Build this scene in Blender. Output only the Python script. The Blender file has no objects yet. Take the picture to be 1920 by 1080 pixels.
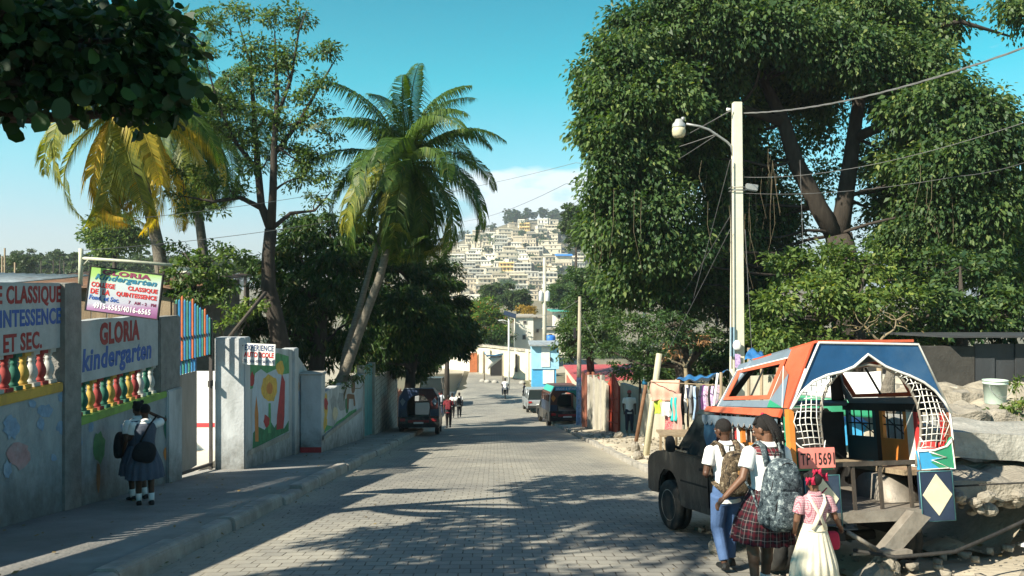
import bpy, bmesh, math, random
import numpy as np
from mathutils import Vector, Matrix, Euler
C = bpy.context.scene.collection
SC = bpy.context.scene
# ---------------------------------------------------------------- camera
F = 1560.0
YAW = math.atan(32/F)
cd = bpy.data.cameras.new('camera'); cam = bpy.data.objects.new('camera', cd); C.objects.link(cam)
cd.sensor_width = 36.0; cd.lens = 36.0*F/1920; cd.clip_start = .1; cd.clip_end = 9000
cam.location = (0, 0, 0); cam.rotation_euler = (math.radians(90), 0, -YAW)
SC.camera = cam
# ---------------------------------------------------------------- sky and sun
SUN_DIR = Vector((-1.05, -.73, 1.0)).normalized()          # towards the sun
ELEV = math.asin(SUN_DIR.z)
world = bpy.data.worlds.new('World'); SC.world = world; world.use_nodes = True
nt = world.node_tree; nt.nodes.clear()
def wn(t, **k):
    n = nt.nodes.new(t)
    for a, b in k.items(): setattr(n, a, b)
    return n
wo = wn('ShaderNodeOutputWorld'); bg = wn('ShaderNodeBackground'); bg.inputs[1].default_value = .06
sky = wn('ShaderNodeTexSky', sky_type='NISHITA', sun_disc=False)
sky.sun_elevation = ELEV; sky.sun_rotation = math.atan2(SUN_DIR.x, SUN_DIR.y)
sky.air_density = 1.0; sky.dust_density = .25; sky.ozone_density = 1.6
tc = wn('ShaderNodeTexCoord'); sp = wn('ShaderNodeSeparateXYZ'); nt.links.new(tc.outputs['Generated'], sp.inputs[0])
rp = wn('ShaderNodeValToRGB'); nt.links.new(sp.outputs['Z'], rp.inputs[0])
e = rp.color_ramp.elements
e[0].position = 0.0; e[0].color = (.80, .86, 1.0, 1); e[1].position = .34; e[1].color = (.0, 1.15, 1.02, 1)
for p_, c_ in ((.06, (.88, 1.0, 1.12, 1)), (.14, (.62, 1.34, 1.24, 1)), (.24, (.08, 1.36, 1.16, 1))):
    q = e.new(p_); q.color = c_
q = e.new(.6); q.color = (.5, .75, .9, 1)
mu = wn('ShaderNodeMixRGB', blend_type='MULTIPLY'); mu.inputs[0].default_value = 1
nt.links.new(sky.outputs[0], mu.inputs[1]); nt.links.new(rp.outputs[0], mu.inputs[2])
# low cumulus bank over the far hill
mp = wn('ShaderNodeMapping'); mp.inputs['Scale'].default_value = (1, 1, 2.6); nt.links.new(tc.outputs['Generated'], mp.inputs[0])
nz = wn('ShaderNodeTexNoise'); nz.inputs['Scale'].default_value = 9; nz.inputs['Detail'].default_value = 8; nz.inputs['Roughness'].default_value = .55
nt.links.new(mp.outputs[0], nz.inputs[0])
def band(sock, a, b, c, d):
    r = wn('ShaderNodeValToRGB'); nt.links.new(sock, r.inputs[0]); el = r.color_ramp.elements
    el[0].position = a; el[0].color = (0, 0, 0, 1); el[1].position = d; el[1].color = (0, 0, 0, 1)
    for p in (b, c): el.new(p).color = (1, 1, 1, 1)
    return r.outputs[0]
zb = band(sp.outputs['Z'], .03, .075, .135, .17)
ax = wn('ShaderNodeMath', operation='ADD'); ax.inputs[1].default_value = .5; nt.links.new(sp.outputs['X'], ax.inputs[0])
xb = band(ax.outputs[0], .38, .50, .66, .9)
m1 = wn('ShaderNodeMath', operation='MULTIPLY'); nt.links.new(zb, m1.inputs[0]); nt.links.new(xb, m1.inputs[1])
m2 = wn('ShaderNodeMath', operation='MULTIPLY_ADD'); m2.inputs[1].default_value = .38; nt.links.new(m1.outputs[0], m2.inputs[0]); nt.links.new(nz.outputs[0], m2.inputs[2])
cr = wn('ShaderNodeValToRGB'); nt.links.new(m2.outputs[0], cr.inputs[0]); cr.color_ramp.elements[0].position = .70; cr.color_ramp.elements[1].position = .86
m3 = wn('ShaderNodeMath', operation='MULTIPLY'); m3.inputs[1].default_value = .72; nt.links.new(cr.outputs[0], m3.inputs[0])
cm = wn('ShaderNodeMixRGB'); nt.links.new(m3.outputs[0], cm.inputs[0]); nt.links.new(mu.outputs[0], cm.inputs[1]); cm.inputs[2].default_value = (9.6, 9.6, 9.8, 1)
nt.links.new(cm.outputs[0], bg.inputs[0]); nt.links.new(bg.outputs[0], wo.inputs[0])
sl = bpy.data.lights.new('sun', 'SUN'); sl.energy = 4.9; sl.angle = math.radians(.53); sl.color = (1.0, .92, .76)
so = bpy.data.objects.new('sun', sl); C.objects.link(so); so.rotation_euler = (-SUN_DIR).to_track_quat('-Z', 'Y').to_euler()
SC.view_settings.view_transform = 'Standard'; SC.view_settings.look = 'None'; SC.view_settings.exposure = 1.2; SC.view_settings.gamma = 1
SC.render.engine = 'CYCLES'; SC.cycles.max_bounces = 6; SC.cycles.diffuse_bounces = 3; SC.cycles.transparent_max_bounces = 6
SC.cycles.caustics_reflective = False; SC.cycles.caustics_refractive = False
# ---------------------------------------------------------------- measures
def P(px, py, D):
    dx = (px-960)/F; dz = (540-py)/F; c, s = math.cos(YAW), math.sin(YAW)
    return Vector((D*(dx*c+s), D*(c-dx*s), D*dz))
def R(y):                                                   # road profile: steep street that flattens in the dip
    if y < 48: return -1.75-.128*y
    if y > 82: return -9.35
    t = (y-48)/34.0
    return -7.894 - (4.352*(t-t*t/2)*.669)
def G(x, y):
    r = R(y)
    if x < -3.55: r += .15
    elif x > 3.45: r += .06+.07*min(x-3.45, 4)
    return r
def ss(a, b, t):
    t = min(1, max(0, (t-a)/(b-a))); return t*t*(3-2*t)
# ---------------------------------------------------------------- materials
MT = {}
def mat(name, col, rough=.75, var=.18, scale=4, bump=.15, metal=0, dirt=0, dirtcol=(.10, .085, .065), bscale=None, spec=.35, streak=1, alpha=1):
    if name in MT: return MT[name]
    m = bpy.data.materials.new(name); m.use_nodes = True; n = m.node_tree; L = n.links
    b = n.nodes['Principled BSDF']; b.inputs['Roughness'].default_value = rough; b.inputs['Metallic'].default_value = metal
    b.inputs['Specular IOR Level'].default_value = spec
    t = n.nodes.new('ShaderNodeTexCoord'); mp = n.nodes.new('ShaderNodeMapping'); mp.inputs['Scale'].default_value = (1, 1, 1/streak)
    L.new(t.outputs['Object'], mp.inputs[0])
    z = n.nodes.new('ShaderNodeTexNoise'); z.inputs['Scale'].default_value = scale; z.inputs['Detail'].default_value = 7; z.inputs['Roughness'].default_value = .62
    L.new(mp.outputs[0], z.inputs[0])
    r = n.nodes.new('ShaderNodeValToRGB'); L.new(z.outputs[0], r.inputs[0]); el = r.color_ramp.elements
    el[0].position = .3; el[1].position = .7
    el[0].color = tuple(max(0, c*(1-var)) for c in col)+(1,); el[1].color = tuple(min(1, c*(1+var)) for c in col)+(1,)
    out = r.outputs[0]
    if dirt:
        z2 = n.nodes.new('ShaderNodeTexNoise'); z2.inputs['Scale'].default_value = scale*.45; z2.inputs['Detail'].default_value = 9; z2.inputs['Roughness'].default_value = .7
        L.new(mp.outputs[0], z2.inputs[0])
        r2 = n.nodes.new('ShaderNodeValToRGB'); L.new(z2.outputs[0], r2.inputs[0]); r2.color_ramp.elements[0].position = .47; r2.color_ramp.elements[1].position = .66
        ml = n.nodes.new('ShaderNodeMath'); ml.operation = 'MULTIPLY'; ml.inputs[1].default_value = dirt; L.new(r2.outputs[0], ml.inputs[0])
        mx = n.nodes.new('ShaderNodeMixRGB'); L.new(ml.outputs[0], mx.inputs[0]); L.new(out, mx.inputs[1]); mx.inputs[2].default_value = tuple(dirtcol)+(1,)
        out = mx.outputs[0]
    L.new(out, b.inputs['Base Color'])
    if bump:
        z3 = n.nodes.new('ShaderNodeTexNoise'); z3.inputs['Scale'].default_value = bscale or scale*6; z3.inputs['Detail'].default_value = 5
        L.new(t.outputs['Object'], z3.inputs[0])
        bp = n.nodes.new('ShaderNodeBump'); bp.inputs['Strength'].default_value = bump; bp.inputs['Distance'].default_value = .03
        L.new(z3.outputs[0], bp.inputs['Height']); L.new(bp.outputs[0], b.inputs['Normal'])
    MT[name] = m; return m
def leafmat(name, a, b_, c_=None, trans=.35, rough=.5):
    if name in MT: return MT[name]
    m = bpy.data.materials.new(name); m.use_nodes = True; n = m.node_tree; L = n.links
    b = n.nodes['Principled BSDF']; b.inputs['Roughness'].default_value = rough; b.inputs['Specular IOR Level'].default_value = .3
    g = n.nodes.new('ShaderNodeNewGeometry'); r = n.nodes.new('ShaderNodeValToRGB'); L.new(g.outputs['Random Per Island'], r.inputs[0])
    r.color_ramp.elements[0].color = tuple(a)+(1,); r.color_ramp.elements[1].color = tuple(b_)+(1,)
    if c_: r.color_ramp.elements[1].position = .9; r.color_ramp.elements.new(1).color = tuple(c_)+(1,)
    t = n.nodes.new('ShaderNodeTexCoord'); z = n.nodes.new('ShaderNodeTexNoise'); z.inputs['Scale'].default_value = .45; z.inputs['Detail'].default_value = 3
    L.new(t.outputs['Object'], z.inputs[0]); r2 = n.nodes.new('ShaderNodeValToRGB'); L.new(z.outputs[0], r2.inputs[0])
    r2.color_ramp.elements[0].position = .35; r2.color_ramp.elements[1].position = .65; r2.color_ramp.elements[0].color = (.72, .8, .8, 1); r2.color_ramp.elements[1].color = (1.25, 1.18, 1, 1)
    mm = n.nodes.new('ShaderNodeMixRGB'); mm.blend_type = 'MULTIPLY'; mm.inputs[0].default_value = 1; L.new(r.outputs[0], mm.inputs[1]); L.new(r2.outputs[0], mm.inputs[2])
    L.new(mm.outputs[0], b.inputs['Base Color'])
    tr = n.nodes.new('ShaderNodeBsdfTranslucent'); hs = n.nodes.new('ShaderNodeMixRGB'); hs.blend_type = 'MULTIPLY'; hs.inputs[0].default_value = 1; hs.inputs[2].default_value = (1.5, 1.6, .5, 1)
    L.new(mm.outputs[0], hs.inputs[1]); L.new(hs.outputs[0], tr.inputs[0])
    mx = n.nodes.new('ShaderNodeMixShader'); mx.inputs[0].default_value = trans; L.new(b.outputs[0], mx.inputs[1]); L.new(tr.outputs[0], mx.inputs[2])
    L.new(mx.outputs[0], n.nodes['Material Output'].inputs[0]); MT[name] = m; return m
def glassmat(name, col=(.03, .04, .04), rough=.08):
    m = mat(name, col, rough, 0, 3, 0, spec=.8); return m
# ---------------------------------------------------------------- mesh builder
class MB:
    def __init__(s): s.v = []; s.f = []; s.m = []; s.mats = []; s.T = Matrix.Identity(4); s.sm = []
    def mi(s, m):
        if m not in s.mats: s.mats.append(m)
        return s.mats.index(m)
    def add(s, vs, fs, m, smooth=False, T=None):
        o = len(s.v); M = s.T @ T if T is not None else s.T; k = s.mi(m)
        s.v += [tuple(M @ Vector(v)) for v in vs]
        for f in fs: s.f.append([o+i for i in f]); s.m.append(k); s.sm.append(smooth)
        return s
    def box(s, c, d, m, rz=0, rx=0, ry=0, taper=0):
        x, y, z = d[0]/2, d[1]/2, d[2]/2; t = 1-taper
        vs = [(-x, -y, -z), (x, -y, -z), (x, y, -z), (-x, y, -z), (-x*t, -y*t, z), (x*t, -y*t, z), (x*t, y*t, z), (-x*t, y*t, z)]
        T = Matrix.Translation(c) @ Euler((rx, ry, rz)).to_matrix().to_4x4()
        return s.add(vs, [(0, 3, 2, 1), (4, 5, 6, 7), (0, 1, 5, 4), (1, 2, 6, 5), (2, 3, 7, 6), (3, 0, 4, 7)], m, False, T)
    def b2(s, lo, hi, m):
        return s.box([(a+b)/2 for a, b in zip(lo, hi)], [abs(b-a) for a, b in zip(lo, hi)], m)
    def prism(s, poly, a, b, m, axis='y', T=None, bev=0):   # poly = [(u,v)], extruded from a to b along axis
        n = len(poly)
        def mk(u, v, w): return {'y': (u, w, v), 'x': (w, u, v), 'z': (u, v, w)}[axis]
        vs = [mk(u, v, a) for u, v in poly]+[mk(u, v, b) for u, v in poly]
        fs = [list(range(n)), list(range(2*n-1, n-1, -1))]+[(i, i+n, (i+1) % n+n, (i+1) % n) for i in range(n)]
        return s.add(vs, fs, m, False, T)
    def tube(s, pts, rad, m, n=8, cap=True, smooth=True, sq=1, T=None):
        pts = [Vector(p) for p in pts]; k = len(pts)
        if not hasattr(rad, '__len__'): rad = [rad]*k
        vs = []; up = None
        for i, p in enumerate(pts):
            d = (pts[min(i+1, k-1)]-pts[max(i-1, 0)]);
            if d.length < 1e-9: d = Vector((0, 0, 1))
            d.normalize()
            if up is None: up = Vector((0, 0, 1)) if abs(d.z) < .9 else Vector((0, 1, 0))
            a = d.cross(up).normalized(); b = a.cross(d).normalized(); up = b
            for j in range(n):
                t = 2*math.pi*(j+.5)/n; vs.append(p+a*rad[i]*math.cos(t)+b*rad[i]*sq*math.sin(t))
        fs = [(i*n+j, i*n+(j+1) % n, (i+1)*n+(j+1) % n, (i+1)*n+j) for i in range(k-1) for j in range(n)]
        if cap: fs += [list(range(n-1, -1, -1)), [(k-1)*n+j for j in range(n)]]
        return s.add(vs, fs, m, smooth, T)
    def lathe(s, prof, c, m, n=14, smooth=True, T=None, sx=1, sy=1):     # prof [(r,z)]
        vs = []; k = len(prof)
        for r, z in prof:
            for j in range(n):
                t = 2*math.pi*j/n; vs.append((c[0]+r*math.cos(t)*sx, c[1]+r*math.sin(t)*sy, c[2]+z))
        fs = [(i*n+j, i*n+(j+1) % n, (i+1)*n+(j+1) % n, (i+1)*n+j) for i in range(k-1) for j in range(n)]
        fs += [list(range(n-1, -1, -1)), [(k-1)*n+j for j in range(n)]]
        return s.add(vs, fs, m, smooth, T)
    def ball(s, c, r, m, n=12, k=8, T=None):
        if not hasattr(r, '__len__'): r = (r, r, r)
        prof = [(max(1e-4, math.sin(math.pi*i/k)), -math.cos(math.pi*i/k)) for i in range(k+1)]
        vs = [(c[0]+a*math.cos(2*math.pi*j/n)*r[0], c[1]+a*math.sin(2*math.pi*j/n)*r[1], c[2]+b*r[2]) for a, b in prof for j in range(n)]
        fs = [(i*n+j, i*n+(j+1) % n, (i+1)*n+(j+1) % n, (i+1)*n+j) for i in range(k) for j in range(n)]
        fs += [list(range(n-1, -1, -1)), [k*n+j for j in range(n)]]
        return s.add(vs, fs, m, True, T)
    def loft(s, rings, m, cap=True, smooth=True, T=None):
        n = len(rings[0]); k = len(rings); vs = [p for r in rings for p in r]
        fs = [(i*n+j, i*n+(j+1) % n, (i+1)*n+(j+1) % n, (i+1)*n+j) for i in range(k-1) for j in range(n)]
        if cap: fs += [list(range(n-1, -1, -1)), [(k-1)*n+j for j in range(n)]]
        return s.add(vs, fs, m, smooth, T)
    def grid(s, fn, nu, nv, m, smooth=True, thick=0, T=None):
        vs = [fn(i/(nu), j/(nv)) for i in range(nu+1) for j in range(nv+1)]
        fs = [(i*(nv+1)+j, (i+1)*(nv+1)+j, (i+1)*(nv+1)+j+1, i*(nv+1)+j+1) for i in range(nu) for j in range(nv)]
        if thick:
            o = len(vs); vs2 = [Vector(v)+Vector(thick) for v in vs]; fs2 = [tuple(o+k for k in reversed(f)) for f in fs]
            W = nv+1; ed = []
            bd = [i*W for i in range(nu+1)]+[nu*W+j for j in range(1, W)]+[i*W+nv for i in range(nu-1, -1, -1)]+[j for j in range(nv-1, 0, -1)]
            for a, b in zip(bd, bd[1:]+bd[:1]): ed.append((a, o+a, o+b, b))
            vs = list(vs)+vs2; fs = fs+fs2+ed
        return s.add(vs, fs, m, smooth, T)
    def build(s, name, parent=None, loc=None, rot=None, remesh=0, smooth_it=3, bevel=0, solid=0):
        me = bpy.data.meshes.new(name); me.from_pydata(s.v, [], s.f); 
        for m in s.mats: me.materials.append(m)
        me.polygons.foreach_set('material_index', s.m); me.polygons.foreach_set('use_smooth', s.sm); me.update()
        o = bpy.data.objects.new(name, me); C.objects.link(o)
        if parent: o.parent = parent
        if loc is not None: o.location = loc
        if rot is not None: o.rotation_euler = rot
        if remesh: APPLY.append((o, remesh, smooth_it))
        if bevel:
            bm = bmesh.new(); bm.from_mesh(me); bmesh.ops.remove_doubles(bm, verts=bm.verts, dist=1e-5)
            es = [e for e in bm.edges if len(e.link_faces) == 2 and e.calc_face_angle(0) > .5]
            bmesh.ops.bevel(bm, geom=es, offset=bevel, segments=2, affect='EDGES', clamp_overlap=True); bm.to_mesh(me); bm.free()
        return o
APPLY = []
def apply_all():
    for o, vx, it in APPLY:
        r = o.modifiers.new('r', 'REMESH'); r.mode = 'VOXEL'; r.voxel_size = vx; r.use_smooth_shade = True
        if it: q = o.modifiers.new('s', 'SMOOTH'); q.factor = .5; q.iterations = it
    dg = bpy.context.evaluated_depsgraph_get()
    for o, vx, it in APPLY:
        me = bpy.data.meshes.new_from_object(o.evaluated_get(dg)); mats = [m for m in o.data.materials]
        o.modifiers.clear(); o.data = me
        me.materials.clear()
        for m in mats[:1]: me.materials.append(m)
        me.polygons.foreach_set('use_smooth', [True]*len(me.polygons))
def tag(o, label=None, cat=None, group=None, kind=None):
    if label: o['label'] = label
    if cat: o['category'] = cat
    if group: o['group'] = group
    if kind: o['kind'] = kind
    return o
def thing(name, label, cat, loc=(0, 0, 0), rz=0, group=None):
    o = bpy.data.objects.new(name, None); C.objects.link(o); o.location = loc; o.rotation_euler = (0, 0, rz); o.empty_display_size = .2
    return tag(o, label, cat, group)
def dup(root, loc=None, rz=None, label=None, group=None, scale=None):
    r = root.copy(); C.objects.link(r)
    if loc is not None: r.location = loc
    if rz is not None: r.rotation_euler = (r.rotation_euler[0], r.rotation_euler[1], rz)
    if scale is not None: r.scale = scale if hasattr(scale, '__len__') else (scale,)*3
    if label: r['label'] = label
    if group: r['group'] = group
    for ch in list(root.children):
        c = ch.copy(); C.objects.link(c); c.parent = r
        for g in list(ch.children):
            d = g.copy(); C.objects.link(d); d.parent = c
    return r
def struct(o): o['kind'] = 'structure'; return o
def text(s, size, m, T, width=None, height=None, bold=.02, ext=.002, name='lettering', parent=None, shear=0, align='LEFT', mb=None):
    cu = bpy.data.curves.new('t', 'FONT'); cu.body = s; cu.size = size; cu.extrude = ext; cu.offset = bold*size; cu.shear = shear; cu.align_x = align; cu.resolution_u = 3; cu.space_character = 1.08
    o = bpy.data.objects.new('t', cu); C.objects.link(o)
    me = bpy.data.meshes.new_from_object(o); bpy.data.objects.remove(o)
    n = len(me.vertices); co = np.empty(n*3, 'f'); me.vertices.foreach_get('co', co); co = co.reshape(-1, 3)
    if n == 0: return
    mn, mx = co.min(0), co.max(0)
    if width: co[:, 0] = (co[:, 0]-mn[0])*width/(mx[0]-mn[0])
    if height: co[:, 1] = (co[:, 1]-mn[1])*height/(mx[1]-mn[1])
    if align == 'CENTER' and width: co[:, 0] -= width/2
    vs = [Vector(map(float, c)) for c in co]; fs = [list(p.vertices) for p in me.polygons]
    bpy.data.meshes.remove(me)
    if mb is not None: mb.add(vs, fs, m, False, T); return
    b = MB(); b.add(vs, fs, m, False, T); return b.build(name, parent)
def np_mesh(name, V, Q, mats, midx=None, parent=None, loc=None):
    me = bpy.data.meshes.new(name); nv, nq = len(V), len(Q); k = Q.shape[1]
    me.vertices.add(nv); me.loops.add(nq*k); me.polygons.add(nq)
    me.vertices.foreach_set('co', V.astype('f').ravel()); me.loops.foreach_set('vertex_index', Q.astype('i').ravel())
    me.polygons.foreach_set('loop_start', np.arange(0, nq*k, k, dtype='i'))
    for m in mats: me.materials.append(m)
    if midx is not None: me.polygons.foreach_set('material_index', midx.astype('i'))
    me.update(calc_edges=True)
    o = bpy.data.objects.new(name, me); C.objects.link(o)
    if parent: o.parent = parent
    if loc is not None: o.location = loc
    return o
def frame_T(o, ux, uz):                                     # local x along ux, local y along uz (for text planes)
    ux = Vector(ux).normalized(); uz = Vector(uz).normalized(); n = ux.cross(uz)
    M = Matrix((ux, uz, n)).transposed().to_4x4(); M.translation = Vector(o); return M
rng = np.random.default_rng(7); random.seed(11)
# ---------------------------------------------------------------- materials of the setting
M_conc = mat('concrete', (.36, .34, .30), .85, .22, 3, .3, dirt=.5, dirtcol=(.16, .15, .125))
M_side = mat('pavement_concrete', (.25, .245, .23), .88, .2, 1.3, .35, dirt=.5, dirtcol=(.14, .135, .12), bscale=22)
M_dirt = mat('dry_dirt', (.44, .39, .30), .95, .25, 1.1, .8, dirt=.4, dirtcol=(.27, .23, .17), bscale=9)
M_white = mat('white_paint', (.74, .74, .71), .6, .08, 5, .1, dirt=.35, dirtcol=(.40, .38, .34))
M_whitew = mat('whitewash', (.48, .50, .51), .7, .15, 3, .25, dirt=.75, dirtcol=(.22, .23, .22), streak=3)
M_wallpaint = mat('weathered_wall_paint', (.30, .335, .345), .75, .22, 2.2, .35, dirt=.85, dirtcol=(.12, .14, .155), streak=2.2)
M_raw = mat('raw_render', (.22, .215, .20), .9, .25, 6, .5, dirt=.4, dirtcol=(.17, .165, .15))
M_dark = mat('near_black', (.02, .02, .02), .8, .3, 5, .1)  # near-black for small dark parts; fills openings in place of their unlit inside
M_black = mat('black_rubber', (.022, .022, .021), .8, .3, 12, .2, dirt=.35, dirtcol=(.09, .08, .06))
M_steel = mat('grey_steel', (.32, .33, .32), .5, .2, 9, .1, metal=.3, dirt=.3)
M_bark = mat('bark', (.050, .041, .033), .95, .35, 7, .9, streak=4)
M_barkl = mat('pale_bark', (.15, .132, .105), .95, .35, 7, .9, streak=.35)
M_wood = mat('weathered_wood', (.26, .20, .13), .85, .3, 8, .4, streak=6)
M_tin = mat('corrugated_tin', (.36, .40, .42), .5, .2, 3, .1, metal=.2, dirt=.5, dirtcol=(.16, .11, .08))
def grime(m, lo=.05, hi=.75, col=(.075, .07, .055)):         # rain splash and dust at the foot of a wall (height over the sloping street)
    n = m.node_tree; L = n.links; b = n.nodes['Principled BSDF']; src = b.inputs['Base Color'].links[0].from_socket
    t = n.nodes.new('ShaderNodeTexCoord'); s = n.nodes.new('ShaderNodeSeparateXYZ'); L.new(t.outputs['Object'], s.inputs[0])
    a = n.nodes.new('ShaderNodeMath'); a.operation = 'MULTIPLY_ADD'; a.inputs[1].default_value = .128; L.new(s.outputs[1], a.inputs[0]); L.new(s.outputs[2], a.inputs[2])
    z = n.nodes.new('ShaderNodeTexNoise'); z.inputs['Scale'].default_value = 3.5; z.inputs['Detail'].default_value = 8; z.inputs['Roughness'].default_value = .7; L.new(t.outputs['Object'], z.inputs[0])
    c = n.nodes.new('ShaderNodeMath'); c.operation = 'MULTIPLY_ADD'; c.inputs[1].default_value = 1.6; L.new(z.outputs[0], c.inputs[0]); L.new(a.outputs[0], c.inputs[2])
    r = n.nodes.new('ShaderNodeMapRange'); r.inputs[1].default_value = -1.6+.8+hi; r.inputs[2].default_value = -1.6+.8+lo-.15; r.inputs[3].default_value = 0; r.inputs[4].default_value = .75; L.new(c.outputs[0], r.inputs[0])
    x = n.nodes.new('ShaderNodeMixRGB'); L.new(r.outputs[0], x.inputs[0]); L.new(src, x.inputs[1]); x.inputs[2].default_value = col+(1,); L.new(x.outputs[0], b.inputs['Base Color'])
grime(M_wallpaint); grime(M_whitew)
# paving: interlocking blocks with open joints
def paver():
    m = bpy.data.materials.new('interlocking_pavers'); m.use_nodes = True; n = m.node_tree; L = n.links; b = n.nodes['Principled BSDF']
    b.inputs['Roughness'].default_value = .82; b.inputs['Specular IOR Level'].default_value = .25
    t = n.nodes.new('ShaderNodeTexCoord'); nz = n.nodes.new('ShaderNodeTexNoise'); nz.inputs['Scale'].default_value = 2.2; nz.inputs['Detail'].default_value = 2
    L.new(t.outputs['Object'], nz.inputs[0])
    ad = n.nodes.new('ShaderNodeVectorMath'); ad.operation = 'MULTIPLY_ADD'; ad.inputs[1].default_value = (.05, .05, 0); L.new(nz.outputs['Color'], ad.inputs[0]); L.new(t.outputs['Object'], ad.inputs[2])
    br = n.nodes.new('ShaderNodeTexBrick'); L.new(ad.outputs[0], br.inputs[0]); br.offset = .5
    br.inputs['Scale'].default_value = 1; br.inputs['Brick Width'].default_value = .22; br.inputs['Row Height'].default_value = .20
    br.inputs['Mortar Size'].default_value = .008; br.inputs['Mortar Smooth'].default_value = .35; br.inputs['Bias'].default_value = -.1
    br.inputs['Color1'].default_value = (.27, .262, .235, 1); br.inputs['Color2'].default_value = (.33, .318, .28, 1); br.inputs['Mortar'].default_value = (.165, .15, .125, 1)
    # open corner holes
    v = n.nodes.new('ShaderNodeTexBrick'); L.new(ad.outputs[0], v.inputs[0]); v.offset = .5
    v.inputs['Scale'].default_value = 1; v.inputs['Brick Width'].default_value = .22; v.inputs['Row Height'].default_value = .20; v.inputs['Mortar Size'].default_value = .024; v.inputs['Mortar Smooth'].default_value = 1
    n2 = n.nodes.new('ShaderNodeTexNoise'); n2.inputs['Scale'].default_value = 9; n2.inputs['Detail'].default_value = 3; L.new(t.outputs['Object'], n2.inputs[0])
    m1 = n.nodes.new('ShaderNodeMath'); m1.operation = 'MULTIPLY'; L.new(v.outputs['Fac'], m1.inputs[0]); L.new(n2.outputs[0], m1.inputs[1])
    r1 = n.nodes.new('ShaderNodeValToRGB'); L.new(m1.outputs[0], r1.inputs[0]); r1.color_ramp.elements[0].position = .50; r1.color_ramp.elements[1].position = .62
    mx = n.nodes.new('ShaderNodeMixRGB'); L.new(r1.outputs[0], mx.inputs[0]); L.new(br.outputs[0], mx.inputs[1]); mx.inputs[2].default_value = (.035, .03, .022, 1)
    n3 = n.nodes.new('ShaderNodeTexNoise'); n3.inputs['Scale'].default_value = .35; n3.inputs['Detail'].default_value = 8; n3.inputs['Roughness'].default_value = .65; L.new(t.outputs['Object'], n3.inputs[0])
    r3 = n.nodes.new('ShaderNodeValToRGB'); L.new(n3.outputs[0], r3.inputs[0]); r3.color_ramp.elements[0].position = .3; r3.color_ramp.elements[1].position = .7
    r3.color_ramp.elements[0].color = (.66, .67, .69, 1); r3.color_ramp.elements[1].color = (1.2, 1.18, 1.12, 1)
    m3 = n.nodes.new('ShaderNodeMixRGB'); m3.blend_type = 'MULTIPLY'; m3.inputs[0].default_value = 1; L.new(mx.outputs[0], m3.inputs[1]); L.new(r3.outputs[0], m3.inputs[2])
    # dust gathers at both gutters
    s = n.nodes.new('ShaderNodeSeparateXYZ'); L.new(t.outputs['Object'], s.inputs[0]); ab = n.nodes.new('ShaderNodeMath'); ab.operation = 'ABSOLUTE'; L.new(s.outputs[0], ab.inputs[0])
    m5 = n.nodes.new('ShaderNodeMath'); m5.operation = 'MULTIPLY_ADD'; m5.inputs[1].default_value = 1.2; L.new(n3.outputs[0], m5.inputs[0]); L.new(ab.outputs[0], m5.inputs[2])
    r5 = n.nodes.new('ShaderNodeMapRange'); r5.inputs[1].default_value = 3.2; r5.inputs[2].default_value = 4.1; L.new(m5.outputs[0], r5.inputs[0])
    m6 = n.nodes.new('ShaderNodeMixRGB'); L.new(r5.outputs[0], m6.inputs[0]); L.new(m3.outputs[0], m6.inputs[1]); m6.inputs[2].default_value = (.40, .36, .28, 1)
    L.new(m6.outputs[0], b.inputs['Base Color'])
    bp = n.nodes.new('ShaderNodeBump'); bp.inputs['Strength'].default_value = .7; bp.inputs['Distance'].default_value = .02; bp.invert = True
    ah = n.nodes.new('ShaderNodeMath'); ah.operation = 'MULTIPLY_ADD'; ah.inputs[1].default_value = -.35; L.new(n2.outputs[0], ah.inputs[0]); L.new(br.outputs['Fac'], ah.inputs[2])
    L.new(ah.outputs[0], bp.inputs['Height']); L.new(bp.outputs[0], b.inputs['Normal']); return m
M_pave = paver()
M_earth = mat('earth', (.17, .15, .10), .95, .3, .05, .3, dirt=.5, dirtcol=(.06, .08, .035), bscale=2)
# ---------------------------------------------------------------- ground: one sheet out to the horizon
def far_z(x, y):
    near = (G(x, y) if y < 90 else R(y))-.02-(.3 if abs(x) < 15 and y < 76 else 0)
    if y < 76: near += 2.3*ss(8.8, 11.5, x)
    elif y < 120: near += 2.3*ss(8.8, 11.5, x)*(1-ss(76, 100, y))
    v = -20*ss(100, 260, y)
    hill = 0
    if y > 300:
        cx = 25+ (y-600)*.03
        side = math.exp(-((x-cx)/330.0)**2) if x > cx else .30+.70*math.exp(-((x-cx)/175.0)**2)
        hill = (74*side*(1+.26*math.exp(-((x-30-(y-600)*.05)/60.0)**2)))*ss(330, 790, y)
    z = near+v+hill
    d = math.hypot(x, y)
    if y > 900: z = z*(1-ss(900, 1500, y))+(-30)*ss(900, 1500, y)
    if abs(x) > 400: z = z*(1-ss(400, 900, abs(x)))+(-25)*ss(400, 900, abs(x))
    return z
def hill_ground():
    xs = sorted(set([-7000, -4000, -2200, -1300, -900, -650]+list(range(-500, 501, 25))+[650, 900, 1300, 2200, 4000, 7000]+[-60, -40, -15.1, -14.9, -9, -3.56, -3.54, 3.44, 3.46, 7.5, 8.7, 9.4, 10, 10.6, 11.4, 12, 14.9, 15.1, 40]))
    ys = sorted(set([-200, -60, -30, -10]+list(range(0, 120, 4))+list(range(120, 900, 20))+[950, 1050, 1200, 1500, 2200, 3500, 5500, 8000]))
    V = np.array([(x, y, far_z(x, max(y, -30))) for x in xs for y in ys]); W = len(ys)
    Q = np.array([(i*W+j, (i+1)*W+j, (i+1)*W+j+1, i*W+j+1) for i in range(len(xs)-1) for j in range(W-1)])
    o = np_mesh('ground', V, Q, [M_earth]); o.data.polygons.foreach_set('use_smooth', [True]*len(Q)); return struct(o)
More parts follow.
